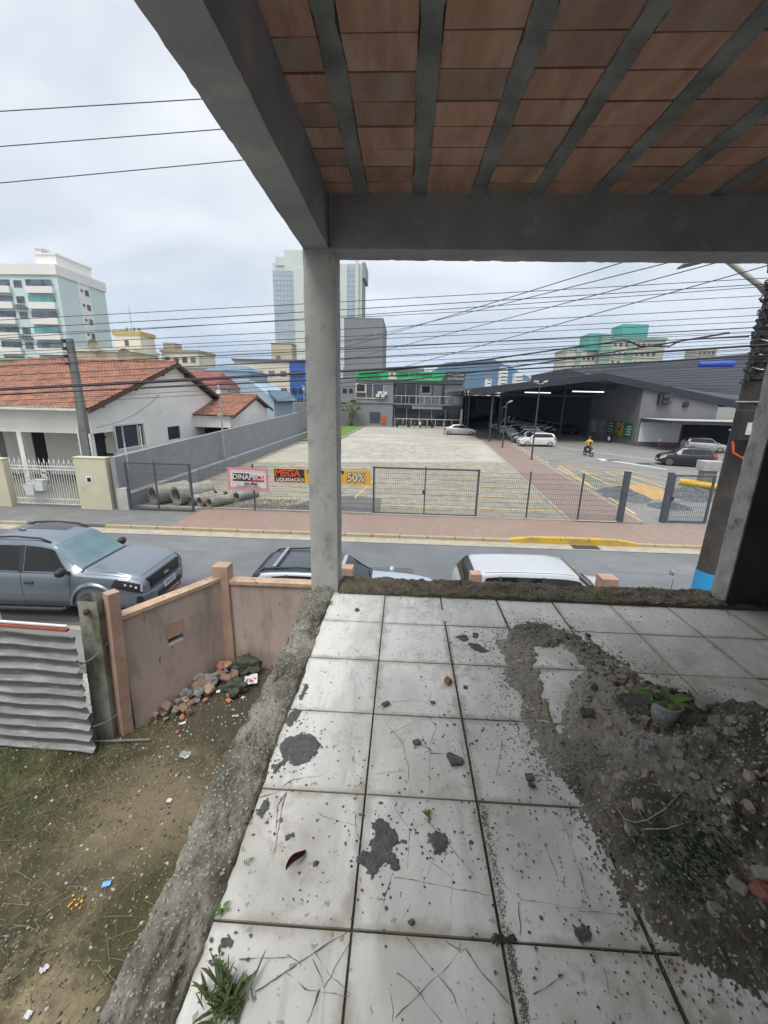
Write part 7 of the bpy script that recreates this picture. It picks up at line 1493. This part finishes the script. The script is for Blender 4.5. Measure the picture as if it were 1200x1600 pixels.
b = MB(); b.rock((0, 0, 1.74), .11, 2, (1, 1.05, .9)); b.build('hair', M_TRIM, ps, smooth=True); o = thing('shopping_bag', 'white bag held by the person at the green poster', 'bag', (25.65, 53.95, .45)); b = MB(); b.rock((0, 0, 0), .25, 2, (.6, .6, 1.1)); b.build('bag_body', M_SGW, o, smooth=True); b = MB(); b.tube([(-.08, 0, .22), (0, 0, .45), (.08, 0, .22)], .012, 5); b.build('bag_handle', M_SGW, o)

# --- far buildings
def block(name, label, cat, x0, y0, x1, y1, h, m): o = thing(name, label, cat, (x0, y0, 0)); b = MB(); b.b2((0, 0, -.1), (x1-x0, y1-y0, h)); b.build('wall', m, o); return o
M_AQUA = mat('aqua_paint', (.55, .66, .66), (.52, .62, .62), rough=.85, scale=.2); M_TW = mat('tower_white', (.74, .73, .70), (.68, .67, .64), rough=.85, scale=.2); M_GREENGL = mat('green_glass', (.12, .36, .32), (.08, .22, .22), rough=.1, scale=.4); M_GREYW = mat('grey_window', (.13, .16, .18), (.07, .08, .10), rough=.2, scale=.5, lo=.45, hi=.55)
tw = thing('apartment_tower', 'pale aqua and white apartment tower with stacked balconies at the far left', 'building', (-70.7, 90, 0))
b = MB(); b.b2((-42, 0, 0), (0, 14, 27.2)); b.build('wall', M_AQUA, tw)
b = MB(); b.b2((-42.2, -.3, 27.2), (.25, 14.3, 29.1)); b.build('parapet', M_TW, tw)
b = MB(); b.b2((-6.2, 3, 29.1), (-1.9, 13, 31.7)); b.b2((-6.4, 2.8, 31.7), (-1.7, 13.2, 31.95)); b.b2((-6.2, 3.2, 31.95), (-5.0, 5, 32.8)); b.b2((-6.5, 3.0, 32.8), (-4.4, 5.3, 33.0)); b.build('penthouse', M_TW, tw)
b = MB(); b.b2((.0, 5.2, 0), (.10, 8.8, 27.2)); b.b2((-.75, -.12, 0), (0.0, 0, 27.2)) if False else None; b.build('side_stripe', M_TW, tw)
fl_h = 2.93
for k in range(9):
    z = 27.0-fl_h*(k+1)
    b = MB(); b.b2((-6.6, -.7, z-.3), (-.9, 0, z+.95)); bal = b.build('balcony', M_TW, tw); b = MB(); b.b2((-14.6, -.7, z-.3), (-9.9, 0, z+.95)); b.build('balcony', M_TW, tw); b = MB(); b.b2((-26, -.7, z-.3), (-21.5, 0, z+.95)); b.build('balcony', M_TW, tw)
    b = MB(); b.b2((-6.4, -.45, z+.95), (-1.1, -.35, z+2.2)); b.build('balcony_glazing', M_GREENGL if k in (1, 3) else M_GREYW, tw); b = MB(); b.b2((-14.4, -.10, z+.95), (-10.1, -.02, z+2.2)); b.build('balcony_opening', M_GREYW, tw); b = MB(); b.b2((-25.8, -.45, z+.95), (-21.7, -.3, z+2.2)); b.build('balcony_glazing', M_GREENGL, tw)
    b = MB(); b.b2((-9.3, -.06, z+.8), (-7.6, 0, z+2.1)); b.b2((-17.8, -.06, z+.8), (-16.3, 0, z+2.1)); b.b2((-20.2, -.06, z+.8), (-19.2, 0, z+2.1)); b.b2((.1, 6.0, z+1.4), (.16, 6.6, z+2.0)); b.b2((.1, 7.2, z+.9), (.16, 8.3, z+2.1)); b.build_each('window', M_GREYW, tw)
    if k % 2: b = MB(); b.b2((-9.6, -.7, z-.2), (-7.2, 0, z+.0)); [b.b2((-9.4+.7*i, -.6, z+.0), (-9.0+.7*i, -.2, z+.5)) for i in range(3)]; b.build('ac_shelf', M_GYM, tw)
# yellow and beige roofs below the tower
M_BEIGE = mat('beige_paint', (.50, .44, .30), (.44, .39, .27), scale=.3); M_CRM2 = mat('cream_wall', (.66, .63, .53), (.58, .55, .46), scale=.3)
o = block('yellow_tank_house', 'small round cornered cream building with yellow trim beyond the roof', 'building', -57.2, 85, -52, 90, 15.6, M_CRM2); b = MB(); b.b2((-.2, -.2, 15.6), (5.4, 5.2, 16.3)); b.b2((-.1, -.1, 12.6), (5.3, 0, 13.2)); b.build('yellow_trim', mat('trim_yellow', (.50, .38, .12)), o); b = MB(); b.b2((2.0, -.06, 13.6), (2.8, 0, 14.6)); b.build_each('window', M_GREYW, o); b = MB(); b.tube([(2.5, 2, 16.3), (2.5, 2, 21)], .05, 5); [b.tube([(x, 2, 16.3), (x, 2, 17.2)], .15, 5) for x in (1.5, 3, 4)]; b.build('aerials', M_GYM, o)
o = block('stucco_house', 'beige block with a big white dish in front of the aqua tower', 'building', -62.5, 80, -50.5, 88, 12.0, M_BEIGE); b = MB(); b.b2((-.3, -.3, 12.0), (12.3, 8.3, 12.6)); b.build('roof_edge', M_CRM2, o)
for (x, z, r) in ((-57.2, 12.9, 1.1), (-51.5, 11.0, 1.5)):
    d = thing('satellite_dish', 'round white satellite dish, %s one' % ('upper left' if x < -55 else 'lower right'), 'satellite dish', (x, 79, z)); b = MB(); b.grid(8, 25, lambda u, v: (r*u*cos(2*pi*v), -.3*r*(1-u*u)*-1-.2, r*u*sin(2*pi*v))); b.build('dish', M_GUT, d, smooth=True); b = MB(); b.tube([(0, 0, -r*.2), (0, .4, -r*1.5)], .08, 6); b.build('mast', M_GYM, d)
o = block('old_concrete_house', 'stained bare concrete upper wall under the lower dish', 'building', -57.8, 78, -45.5, 79.5, 10.0, mat('stained_conc', (.26, .255, .24), (.36, .35, .33), scale=.35)); b = MB(); b.b2((-.1, -.1, 10.0), (12.4, 1.6, 10.2)); b.build('roof_edge', M_GUT, o)
o = block('low_apartment', 'low cream apartment block with dark window holes right of the yellow trimmed one', 'building', -52, 92, -44, 100, 13.2, M_CRM2); b = MB(); windows(b, .3, 7.7, 8.5, 12.8, 4, 2, 1.0, 1.0, -.03, seed=2); b.build_each('window', M_GREYW, o); b = MB(); b.b2((-.2, -.2, 13.2), (8.2, 8.2, 13.7)); b.b2((0, 1, 13.7), (2.5, 4, 15.2)); b.build('parapet', M_GUT, o)
o = block('yellow_house', 'short yellow ochre wall beside the low cream block', 'building', -47.8, 82, -43.8, 86, 9.6, mat('ochre', (.52, .36, .09))); b = MB(); b.b2((-.1, -.1, 9.6), (4.1, 4.1, 9.8)); b.build('roof_edge', M_CRM2, o)
o = block('cream_house', 'cream walled house behind the left end of the tile roof', 'building', -55, 48, -40, 56, 8.0, M_BEIGE); b = MB(); b.b2((-.2, -.2, 8.0), (15.2, 8.2, 8.25)); b.build('roof_edge', M_GUT, o); b = MB(); b.b2((2, -.05, 5.5), (4, 0, 7)); b.build_each('window', M_GREYW, o)
o = block('cream_house', 'low cream house between the tile roof and the concrete wall with the dish', 'building', -40, 60, -26, 66, 8.2, mat('dull_cream', (.42, .40, .34))); b = MB(); b.b2((-.2, -.2, 8.2), (14.2, 6.2, 8.4)); b.build('roof_edge', M_GUT, o)
# blue house, red roof, yellow block
M_LBLUE = mat('light_blue_paint', (.36, .46, .55), (.32, .42, .51), scale=.3)
o = thing('light_blue_house', 'light blue gabled two storey house behind the annex', 'house', (-24, 58, 0)); b = MB(); b.faces([(x, y, z) for y in (0, 10) for (x, z) in ((-1, 0), (6.2, 0), (6.2, 4.4), (3.0, 6.6), (-1, 6.0))], [(0, 1, 2, 3, 4), (9, 8, 7, 6, 5), (0, 5, 6, 1), (1, 6, 7, 2), (2, 7, 8, 3), (3, 8, 9, 4), (4, 9, 5, 0)]); b.b2((-3.5, 1, 0), (2.6, 9, 7.9)); b.build('wall', M_LBLUE, o, fix=True)
for (x0, x1, z0, z1) in ((2.2, 3.7, 5.2, 6.3), (2.1, 3.5, 3.2, 4.2)): b = MB(); b.b2((x0-.8, -.1 if z0 < 5 else .9, z0), (x1-.8, 0 if z0 < 5 else 1.0, z1)); b.build_each('window', M_WIN, o)
b = MB(); b.faces([(5.5, -.4, 5.2), (6.8, -.4, 3.9), (6.8, 10, 3.9), (5.5, 10, 5.2), (5.5, -.4, 5.5), (6.9, -.4, 4.1), (6.9, 10, 4.1), (5.5, 10, 5.5)], [(0, 1, 2, 3), (7, 6, 5, 4), (0, 4, 5, 1), (1, 5, 6, 2), (2, 6, 7, 3), (3, 7, 4, 0)]); b.faces([(-3.8, .7, 7.9), (2.9, .7, 7.9), (2.9, 9, 7.9), (-3.8, 9, 7.9), (-2.2, 3, 8.7), (1.5, 3, 8.7)], [(0, 1, 5, 4), (1, 2, 5), (2, 3, 4, 5), (3, 0, 4)]); b.build('roof', mat('blue_roof', (.13, .2, .27)), o)
o = thing('red_roofed_house', 'house with a dull red roof behind the white house', 'house', (-25, 52, 0)); b = MB(); b.b2((-5.6, 0, 0), (2, 7, 5.6)); b.build('wall', M_HWALL, o); b = MB(); roof(b, (-6.5, -.5), (2.6, -.5), (-5.5, 3.5), (1.3, 3.5), 5.5, 7.5, .4, .5); roof(b, (2.6, -.5), (2.6, 7.5), (1.3, 3.5), (1.3, 3.5), 5.5, 7.5, .4, .5); b.build('roof', mat('dull_red_roof', (.26, .08, .06), (.18, .06, .05), scale=1), o)
o = block('cream_apartments', 'cream apartment block with rows of small windows and a blue end', 'building', -32.5, 82, -19, 92, 11.0, M_CRM2); b = MB(); windows(b, 1.5, 10.5, 4.2, 10.4, 4, 2, 1.1, .9, -.03, seed=4); b.build_each('window', M_GREYW, o); b = MB(); b.b2((10.6, -.12, 0), (13.55, 0, 11.2)); b.build('blue_end', mat('strong_blue', (.05, .13, .42)), o); b = MB(); windows(b, 10.8, 13.3, 4.2, 10.4, 2, 2, .9, .9, -.16, seed=5); b.build_each('window', M_WIN, o); b = MB(); b.b2((-.3, -.3, 11.0), (13.8, 10.3, 11.35)); b.build('roof_edge', mat('slate_edge', (.12, .14, .17)), o); b = MB(); b.b2((0, -1.2, 3.2), (13.8, -.2, 3.7)); b.build('awning', mat('awning_orange', (.45, .22, .12)), o)
o = block('beige_stair_tower', 'narrow beige block rising behind the cream apartments', 'building', -28.6, 93, -24.2, 97, 15.3, M_BEIGE); b = MB(); b.b2((1.0, -.05, 12.3), (1.9, 0, 13)); b.build_each('window', M_GREYW, o); b = MB(); b.b2((-.1, -.1, 15.3), (4.5, 4.1, 15.5)); b.build('roof_edge', M_GUT, o)
# glass hotel tower
M_PALEG = mat('pale_green_panel', (.56, .60, .55), (.52, .56, .52), rough=.6, scale=.1); M_CURT = mat('curtain_glass', (.40, .47, .52), (.34, .41, .46), rough=.15, spec=.8, scale=.2)
o = thing('glass_tower', 'tall pale green and glass tower behind the left column', 'building', (-53.6, 180, 0)); b = MB(); b.b2((0, 1.2, 0), (35.3, 14, 55)); b.b2((4.8, .6, 52), (19.5, 14, 59.3)); b.b2((1.2, .8, 54), (5, 13, 57)); b.b2((8.4, 0, 0), (12.5, 1.2, 53)); b.b2((26.0, 0, 0), (29.6, 1.2, 54.4)); b.b2((32.8, -.1, 0), (34, 1.3, 56)); b.build('wall', M_PALEG, o)
b = MB(); b.b2((0, .7, 0), (8.4, 1.1, 52)); b.b2((12.5, .4, 0), (26, .9, 51)); b.b2((29.6, .4, 0), (32.8, .9, 54.5)); b.build('curtain_wall', M_CURT, o); b = MB()
for k in range(30): z = 1.8*k; b.b2((0, .64, z), (8.4, .70, z+.14)); b.b2((12.5, .34, z), (26, .40, z+.14)); b.b2((29.6, .34, z), (32.8, .40, z+.14))
for x in [1.4*i for i in range(6)]+[12.5+1.5*i for i in range(10)]+[30.6, 31.7]: b.b2((x, .3 if x > 9 else .62, 0), (x+.10, .40 if x > 9 else .70, 52))
b.build('mullions', mat('mullion', (.36, .40, .41)), o); b = MB(); b.b2((35.3, 2, 0), (35.6, 13, 50)); b.b2((35.3, 1.2, 50), (36.6, 14.2, 55.5)); b.build('side_louvres', mat('side_grey', (.28, .30, .32)), o)
# right-hand apartments
M_TEAL = mat('teal_paint', (.10, .36, .33), (.08, .31, .29), scale=.2); M_CR3 = mat('pale_cream', (.50, .50, .40), (.44, .45, .37), scale=.2); M_GRN = mat('sage_paint', (.25, .37, .31), scale=.2)
o = thing('apartment_block', 'cream and sage apartment slab with two teal roof boxes on the right', 'building', (54, 150, 0)); b = MB(); b.b2((0, 2, 0), (11, 14, 21.6)); b.b2((13, 0, 0), (30.5, 14, 25.3)); b.build('wall', M_CR3, o); b = MB(); b.b2((9.8, -.4, 0), (13.2, 12, 26.5)); b.b2((6.0, 1.8, 24.0), (12, 8, 26.9)) if False else None; b.b2((18.5, -.3, 0), (20.6, .0, 25.3)); b.b2((3.0, 1.7, 0), (4.6, 2, 21.6)); b.build('sage_stripe', M_GRN, o); b = MB(); b.b2((6.3, 1, 21.6), (11.8, 9, 26.8)); b.build('roof_box', M_TEAL, o); b = MB(); b.b2((17.0, 2, 25.3), (25.3, 10, 29.9)); b.build('roof_box', M_TEAL, o); b = MB(); b.b2((-.2, 1.8, 21.6), (6.3, 14.2, 22.1)); b.b2((12.9, -.4, 24.9), (30.8, 14.2, 25.6)); b.build('roof_edge', M_GRN, o)
for k in range(8): b = MB(); z = 22.2-2.75*k; windows(b, 13.6, 30, z, z+2.2, 9, 1, .95, 1.0, -.03, seed=k, skip=.12); windows(b, .4, 9.6, z-1.6, z+.8, 6, 1, .9, .9, 1.97, seed=k+30, skip=.1); b.build_each('window', M_GREYW, o); b = MB(); b.b2((13.0, -.10, z-.35), (30.5, 0, z-.18)); b.build('floor_band', M_GRN, o)
b = MB(); [b.tube([(6.5+.9*i, 4, 26.8), (6.5+.9*i, 4, 28.4+.5*(i % 3))], .07, 4) for i in range(6)]; b.build('aerials', M_TW, o)
o = block('apartment_block', 'small beige tower just above the ribbed roof near the pole', 'building', 126.5, 200, 135, 208, 28.5, mat('dusty_beige', (.40, .35, .32))); b = MB(); windows(b, .6, 8, 16, 28, 4, 5, 1.1, 1.2, -.05, seed=9); b.build_each('window', M_GREYW, o)
for i, (x, w, h) in enumerate(((86, 6, 34), (74, 4, 24), (99, 6.5, 29), (106, 4, 22), (121, 6, 21), (128, 5, 18), (115, 5, 17))):
    o = block('distant_tower', ['tallest white tower before the blue mountain', 'pale tower left of the tallest one before the mountain', 'second white tower to the right of the tallest', 'short pale tower between two taller ones', 'pale low tower at the mountain foot', 'smallest pale tower on the far right of the group', 'pale low tower second from the right'][i], 'building', x, 400, x+w, 410, h, M_TW); b = MB()
    for k in range(int(h/3)): b.b2((.5, -.1, 3*k+1), (w-.5, 0, 3*k+2))
    b.build_each('window_band', M_GREYW, o)
# mountain
def mz(x, y):
    r = hypot((x-430)/520, (y-2700)/420); h = 255*max(0, 1-r**1.45); h2 = 130*max(0, 1-hypot((x-800)/500, (y-2900)/400)**1.3); h3 = 105*max(0, 1-hypot((x-60)/400, (y-2800)/400)**1.3); h4 = 125*max(0, 1-hypot((x+1350)/900, (y-2900)/500)**1.5)
    return max(h, h2, h3, h4)*(1+.18*fbm(x/160, y/160))-6
b = MB(); b.grid(180, 60, lambda u, v: (lerp(-2600, 2200, u), lerp(2200, 3400, v), mz(lerp(-2600, 2200, u), lerp(2200, 3400, v)))); tag(b.build('mountain', mat('forest_hill', (.025, .045, .035), (.018, .03, .025), rough=1, scale=.01), smooth=True), kind='structure')
# trees and bushes
def tree(name, label, cat, x, y, r, h, n, m, z0=0, seed=1, leaf=.3):
    o = thing(name, label, cat, (x, y, 0)); rq = random.Random(seed); b = MB(); b.tube([(0, 0, 0), (.1, 0, z0+h*.3), (0, .1, z0+h*.6)], [.18, .13, .05], 7)
    for k in range(7): a = rq.uniform(0, 6.28); b.tube([(0, 0, z0+h*.3), (r*.6*cos(a), r*.6*sin(a), z0+h*.65)], [.08, .02], 5)
    b.build('trunk', M_EAVE, o); b = MB(); cl = [(rq.gauss(0, r*.45), rq.gauss(0, r*.4), z0+rq.uniform(.25, .9)*h, rq.uniform(.25, .5)*r) for _ in range(18)]
    for k in range(n):
        c = rq.choice(cl); v = Vector((rq.gauss(0, 1), rq.gauss(0, 1), rq.gauss(0, 1))).normalized()*c[3]*rq.uniform(.6, 1.05); p = Vector(c[:3])+v; a = rq.uniform(0, 6.28); leaf_mesh(b, p, (cos(a), sin(a), rq.uniform(-.4, .6)), leaf, leaf*.35, .1, .1, 3)
    b.build('crown', m, o)
M_TG = mat('tree_green', (.06, .10, .03), (.035, .065, .02), rough=.8, scale=.8); M_TG2 = mat('tree_green_pale', (.10, .15, .05), (.06, .10, .035), rough=.8, scale=.8)
tree('leafy_tree', 'dark green tree top between the annex roof and the light blue house', 'tree', -21.3, 50, 1.6, 5.4, 1500, M_TG2, 0, 3, .28)
tree('leafy_tree', 'green shrubs behind the far grey wall panel', 'tree', -18.3, 74, 2.2, 5.8, 1200, M_TG, 0, 4, .3); tree('leafy_tree', 'second green shrub behind the far grey wall panel', 'tree', -15.2, 74, 1.8, 5.2, 900, M_TG2, 0, 5, .3)
b = MB()
for k in range(5): b.b2((k*3.0, 0, 0), (k*3.0+2.6, 8, 4.0+k % 2))
o = thing('low_houses', 'low dark roofed houses behind the left trees', 'building', (-80, 110, 0)); b.build('wall', M_CRM2, o)
# --- utility pole on our pavement
up = thing('utility_pole', 'weathered concrete utility pole crowded with cable brackets at the right', 'utility pole', (5.45, 7.0, 0)); M_POLE = mat('pole_concrete', (.075, .066, .06), (.045, .041, .039), rough=.95, scale=4, bump=.6, bscale=30, c3=(.15, .14, .13), s3=2, lo3=.6, hi3=.72)
b = MB(); b.tube([(0, 0, -.2), (0, 0, 4), (0, 0, 9.6)], [.24, .205, .15], 20); b.build('shaft', M_POLE, up, smooth=True, auto=60); b = MB(); b.tube([(0, 0, .6), (0, 0, 2.02)], [.245, .232], 20, False); b.build('blue_band', mat('band_blue', (.03, .33, .66), (.025, .28, .58), rough=.6), up, smooth=True)
b = MB()
rq = random.Random(11)
for k in range(16):
    z = 5.2+k*.125+rq.uniform(-.02, .02); b.tube([(.21*cos(a*pi/8), .21*sin(a*pi/8), z) for a in range(17)], .014, 5)
    x = -.24-rq.uniform(0, .10); b.tube([(-.18, -.08, z), (x, -.12, z+rq.uniform(-.03, .03))], .022, 6); b.tube([(x, -.15, z-.04), (x, -.12, z+.05)], .035, 8)
b.build('cable_clamps', M_CABLE, up); b = MB()
for k in range(9): z = 5.35+k*.2; b.tube([(.215*cos(a*pi/8), .215*sin(a*pi/8), z+.03*sin(a)) for a in range(17)], .008, 4)
for z in (4.42, 4.86, 4.62): b.tube([(.22*cos(a*pi/8), .22*sin(a*pi/8), z) for a in range(17)], .012, 4)
b.build('steel_straps', M_RIM, up); b = MB()
for k in range(10):
    z = 5.3+k*.19; pts = [Vector((-.2, -.12, z)), Vector((-.34-rq.uniform(0, .1), -.2, z-.16)), Vector((-.22, -.22, z-.3)), Vector((-.05, -.24, z-.10)), Vector((.1, -.22, z-.25))]; b.tube(pts, .011, 5)
b.build('cable_loops', M_CABLE, up)
bx_ = MB(); bx_.b2((-.40, -.36, 4.28), (.02, -.20, 4.74)); bo_ = bx_.build('junction_box', M_TRIM, up, bevel=.015); b = MB(); b.b2((-.30, -.375, 4.38), (-.18, -.362, 4.56)); b.build('box_label', M_SGW, bo_); b = MB(); b.tube([(-.38, -.28, 4.28), (-.36, -.3, 4.10), (-.22, -.32, 4.02), (-.06, -.30, 4.10), (.02, -.26, 4.28)], .018, 8); b.build('orange_conduit', mat('conduit_orange', (.60, .10, .03)), up, smooth=True)
b = MB(); b.tube([(-.1, 0, 6.3), (-.33, 0, 6.5), (-.92, 0, 6.86), (-1.12, 0, 6.96)], .038, 8); b.build('lamp_arm', mat('arm_pale', (.42, .42, .38)), up, smooth=True)
b = MB(); b.tube([(-.1, -.05, 6.6), (-.5, .0, 6.85), (-1.1, .05, 6.95)], .02, 6) if False else None
b = MB(); b.faces([(-1.53, -.18, 6.72), (-1.18, -.16, 6.80), (-1.12, .16, 6.82), (-1.50, .10, 6.72), (-1.53, -.15, 6.75), (-1.12, -.12, 6.93), (-1.08, .12, 6.94), (-1.50, .08, 6.75)], [(3, 2, 1, 0), (4, 5, 6, 7), (0, 1, 5, 4), (1, 2, 6, 5), (2, 3, 7, 6), (3, 0, 4, 7)]); b.build('street_lamp_head', mat('lamp_head_grey', (.22, .23, .23)), up, bevel=.01)
# rear pole in the house yard
o = thing('service_pole', 'grey concrete service pole standing in front of the white house', 'utility pole', (-14.05, 18.0, 0)); b = MB(); b.faces([(sx_*w, sy_*w*.8, z) for (z, w) in ((0, .20), (6.9, .12)) for (sx_, sy_) in ((-1, -1), (1, -1), (1, 1), (-1, 1))], [(3, 2, 1, 0), (4, 5, 6, 7), (0, 1, 5, 4), (1, 2, 6, 5), (2, 3, 7, 6), (3, 0, 4, 7)]); b.build('shaft', mat('old_pole', (.17, .17, .165), (.12, .12, .12), scale=3), o, bevel=.01); b = MB()
for z in (6.8, 6.5, 6.2, 5.9): b.b2((-.22, -.2, z-.06), (-.10, -.05, z+.06))
b.build('insulators', M_CABLE, o); b = MB(); b.b2((-.28, -.1, 0), (-.22, .0, 3.2)); b.b2((.22, -.1, 0), (.28, 0, 3.0)); b.build('white_conduit', M_WHITEM, o)
# --- overhead cables
def cable(p, q, r, sag, label, group, mid=None, n=40):
    p, q = Vector(p), Vector(q); pts = []
    for i in range(n+1): t = i/n; c = p.lerp(q, t); c.z -= sag*4*t*(1-t); pts.append(c-p)
    b = MB(); b.tube(pts, r, 5); o = b.build('overhead_cable', M_CABLE, loc=p, smooth=True); return tag(o, label, 'cable', group)
def through(a, c, y0=6.9, y1=6.9, xl=-24, xr=None):
    # straight run in the plane of the poles through two surveyed sightings
    A2, B2 = YP(*a, y0), YP(*c, y1); d = (B2-A2); p = A2+d*((xl-A2.x)/d.x); q = A2+d*(((xr if xr is not None else B2.x)-A2.x)/d.x); return p, q
LB = 'thin cable of the bundle along the street'; LG = 'street cable bundle'
CB = [(497, 436, .008), (508, 445, .009), (519, 449, .008), (521, 463, .007), (534, 481, .008), (541, 493, .007), (552, 503, .007), (566, 512, .012), (578, 524, .010), (584, 530, .007), (590, 536, .006), (598, 541, .013), (607, 552, .006), (612, 547, .006), (618, 560, .006), (560, 518, .006), (604, 545, .007), (625, 566, .006), (571, 520, .006)]
for i, (yl, yr, r) in enumerate(CB):
    # left/right picture heights at x=0 and x=1150
    yy = 6.85-.012*i; p, q = through((0, yl), (1168, yr), yy, yy, -22, 5.3); cable(p, q, r*.62, .03+.03*(i % 3), LB+', number %d from the top at the pole' % (1+sorted(CB, key=lambda c: c[1]).index(CB[i])), LG)
for i, (yl, yr) in enumerate([(174, 146), (229, 198), (286, 247)]):
    p, q = through((0, yl), (310+35*i, yr-18+27*0 if False else (155, 202, 250)[i]), 7.4, 7.4, -22, 14); cable(p, q, .007, .0, ['topmost of the three high bare wires', 'middle one of the three high bare wires', 'lowest of the three high bare wires'][i]+' crossing the sky at the upper left', 'high bare wires')
for i, (a, c) in enumerate([((540, 540), (980, 405)), ((590, 520), (1055, 405)), ((600, 545), (1130, 405)), ((560, 590), (1200, 412))]):
    A2, B2 = YP(*a, 14), YP(*c, 6.2); d = B2-A2; cable(A2-d*.8, B2+d*.25, .007, .05, ["lowest", "second lowest", "second highest", "highest"][i]+' at the right of the four service wires slanting over the street', 'slanting service wires')
p, q = YP(560, 600, 15), YP(1140, 520, 7.0); cable(p, q, .014, .10, 'thick slack cable drooping toward the utility pole', None)
for (a, c, r) in (((640, 588), (1160, 548), .02), ((0, 600), (470, 572), .016)): pass
for i, (yl, ym, yr) in enumerate([(597, 572, 540), (604, 583, 556)]):
    yy = 6.5; p, q = through((0, yl), (1165, yr), yy, yy, -22, 5.25); cable(p, q, .015-.004*i, .12, ['thickest', 'second thickest'][i]+' dark cable in the bundle along the street', None)
p = YP(150, 668, 17.8); cable(p, Vector((-16.0, 27.5, 4.7)), .012, .35, 'slack service wire from the pole to the white house gable', None)
for i, (a, c, r) in enumerate((((880, 545), (980, 533), .014), ((980, 533), (1000, 541), .014), ((1000, 541), (1048, 541), .014), ((1048, 541), (1068, 531), .014), ((1068, 531), (1168, 527), .014))): pass
pts = [YP(px, py, 6.75) for px, py in ((560, 585), (760, 562), (880, 545), (975, 532), (985, 534), (1000, 541), (1046, 541), (1058, 535), (1068, 531), (1120, 528), (1170, 526))]; b = MB(); b.tube([p-pts[0] for p in pts], .012, 6); tag(b.build('overhead_cable', M_CABLE, loc=pts[0]), 'spliced cable with a kink hanging below the street bundle', 'cable')
# haze
HZ = MB(); HZ.b2((-2990, -35, -1.2), (2990, 3450, 330)); hz = HZ.build('haze', []); M = bpy.data.materials.new('haze_air'); M.use_nodes = True; n = M.node_tree.nodes; n.clear(); oo = n.new('ShaderNodeOutputMaterial'); pv = n.new('ShaderNodeVolumePrincipled'); pv.inputs['Color'].default_value = (.36, .62, 1, 1); pv.inputs['Density'].default_value = .00019; pv.inputs['Anisotropy'].default_value = .2; M.node_tree.links.new(pv.outputs[0], oo.inputs['Volume']); hz.data.materials.append(M); tag(hz, 'pale even haze filling the whole place', 'haze', kind='stuff')
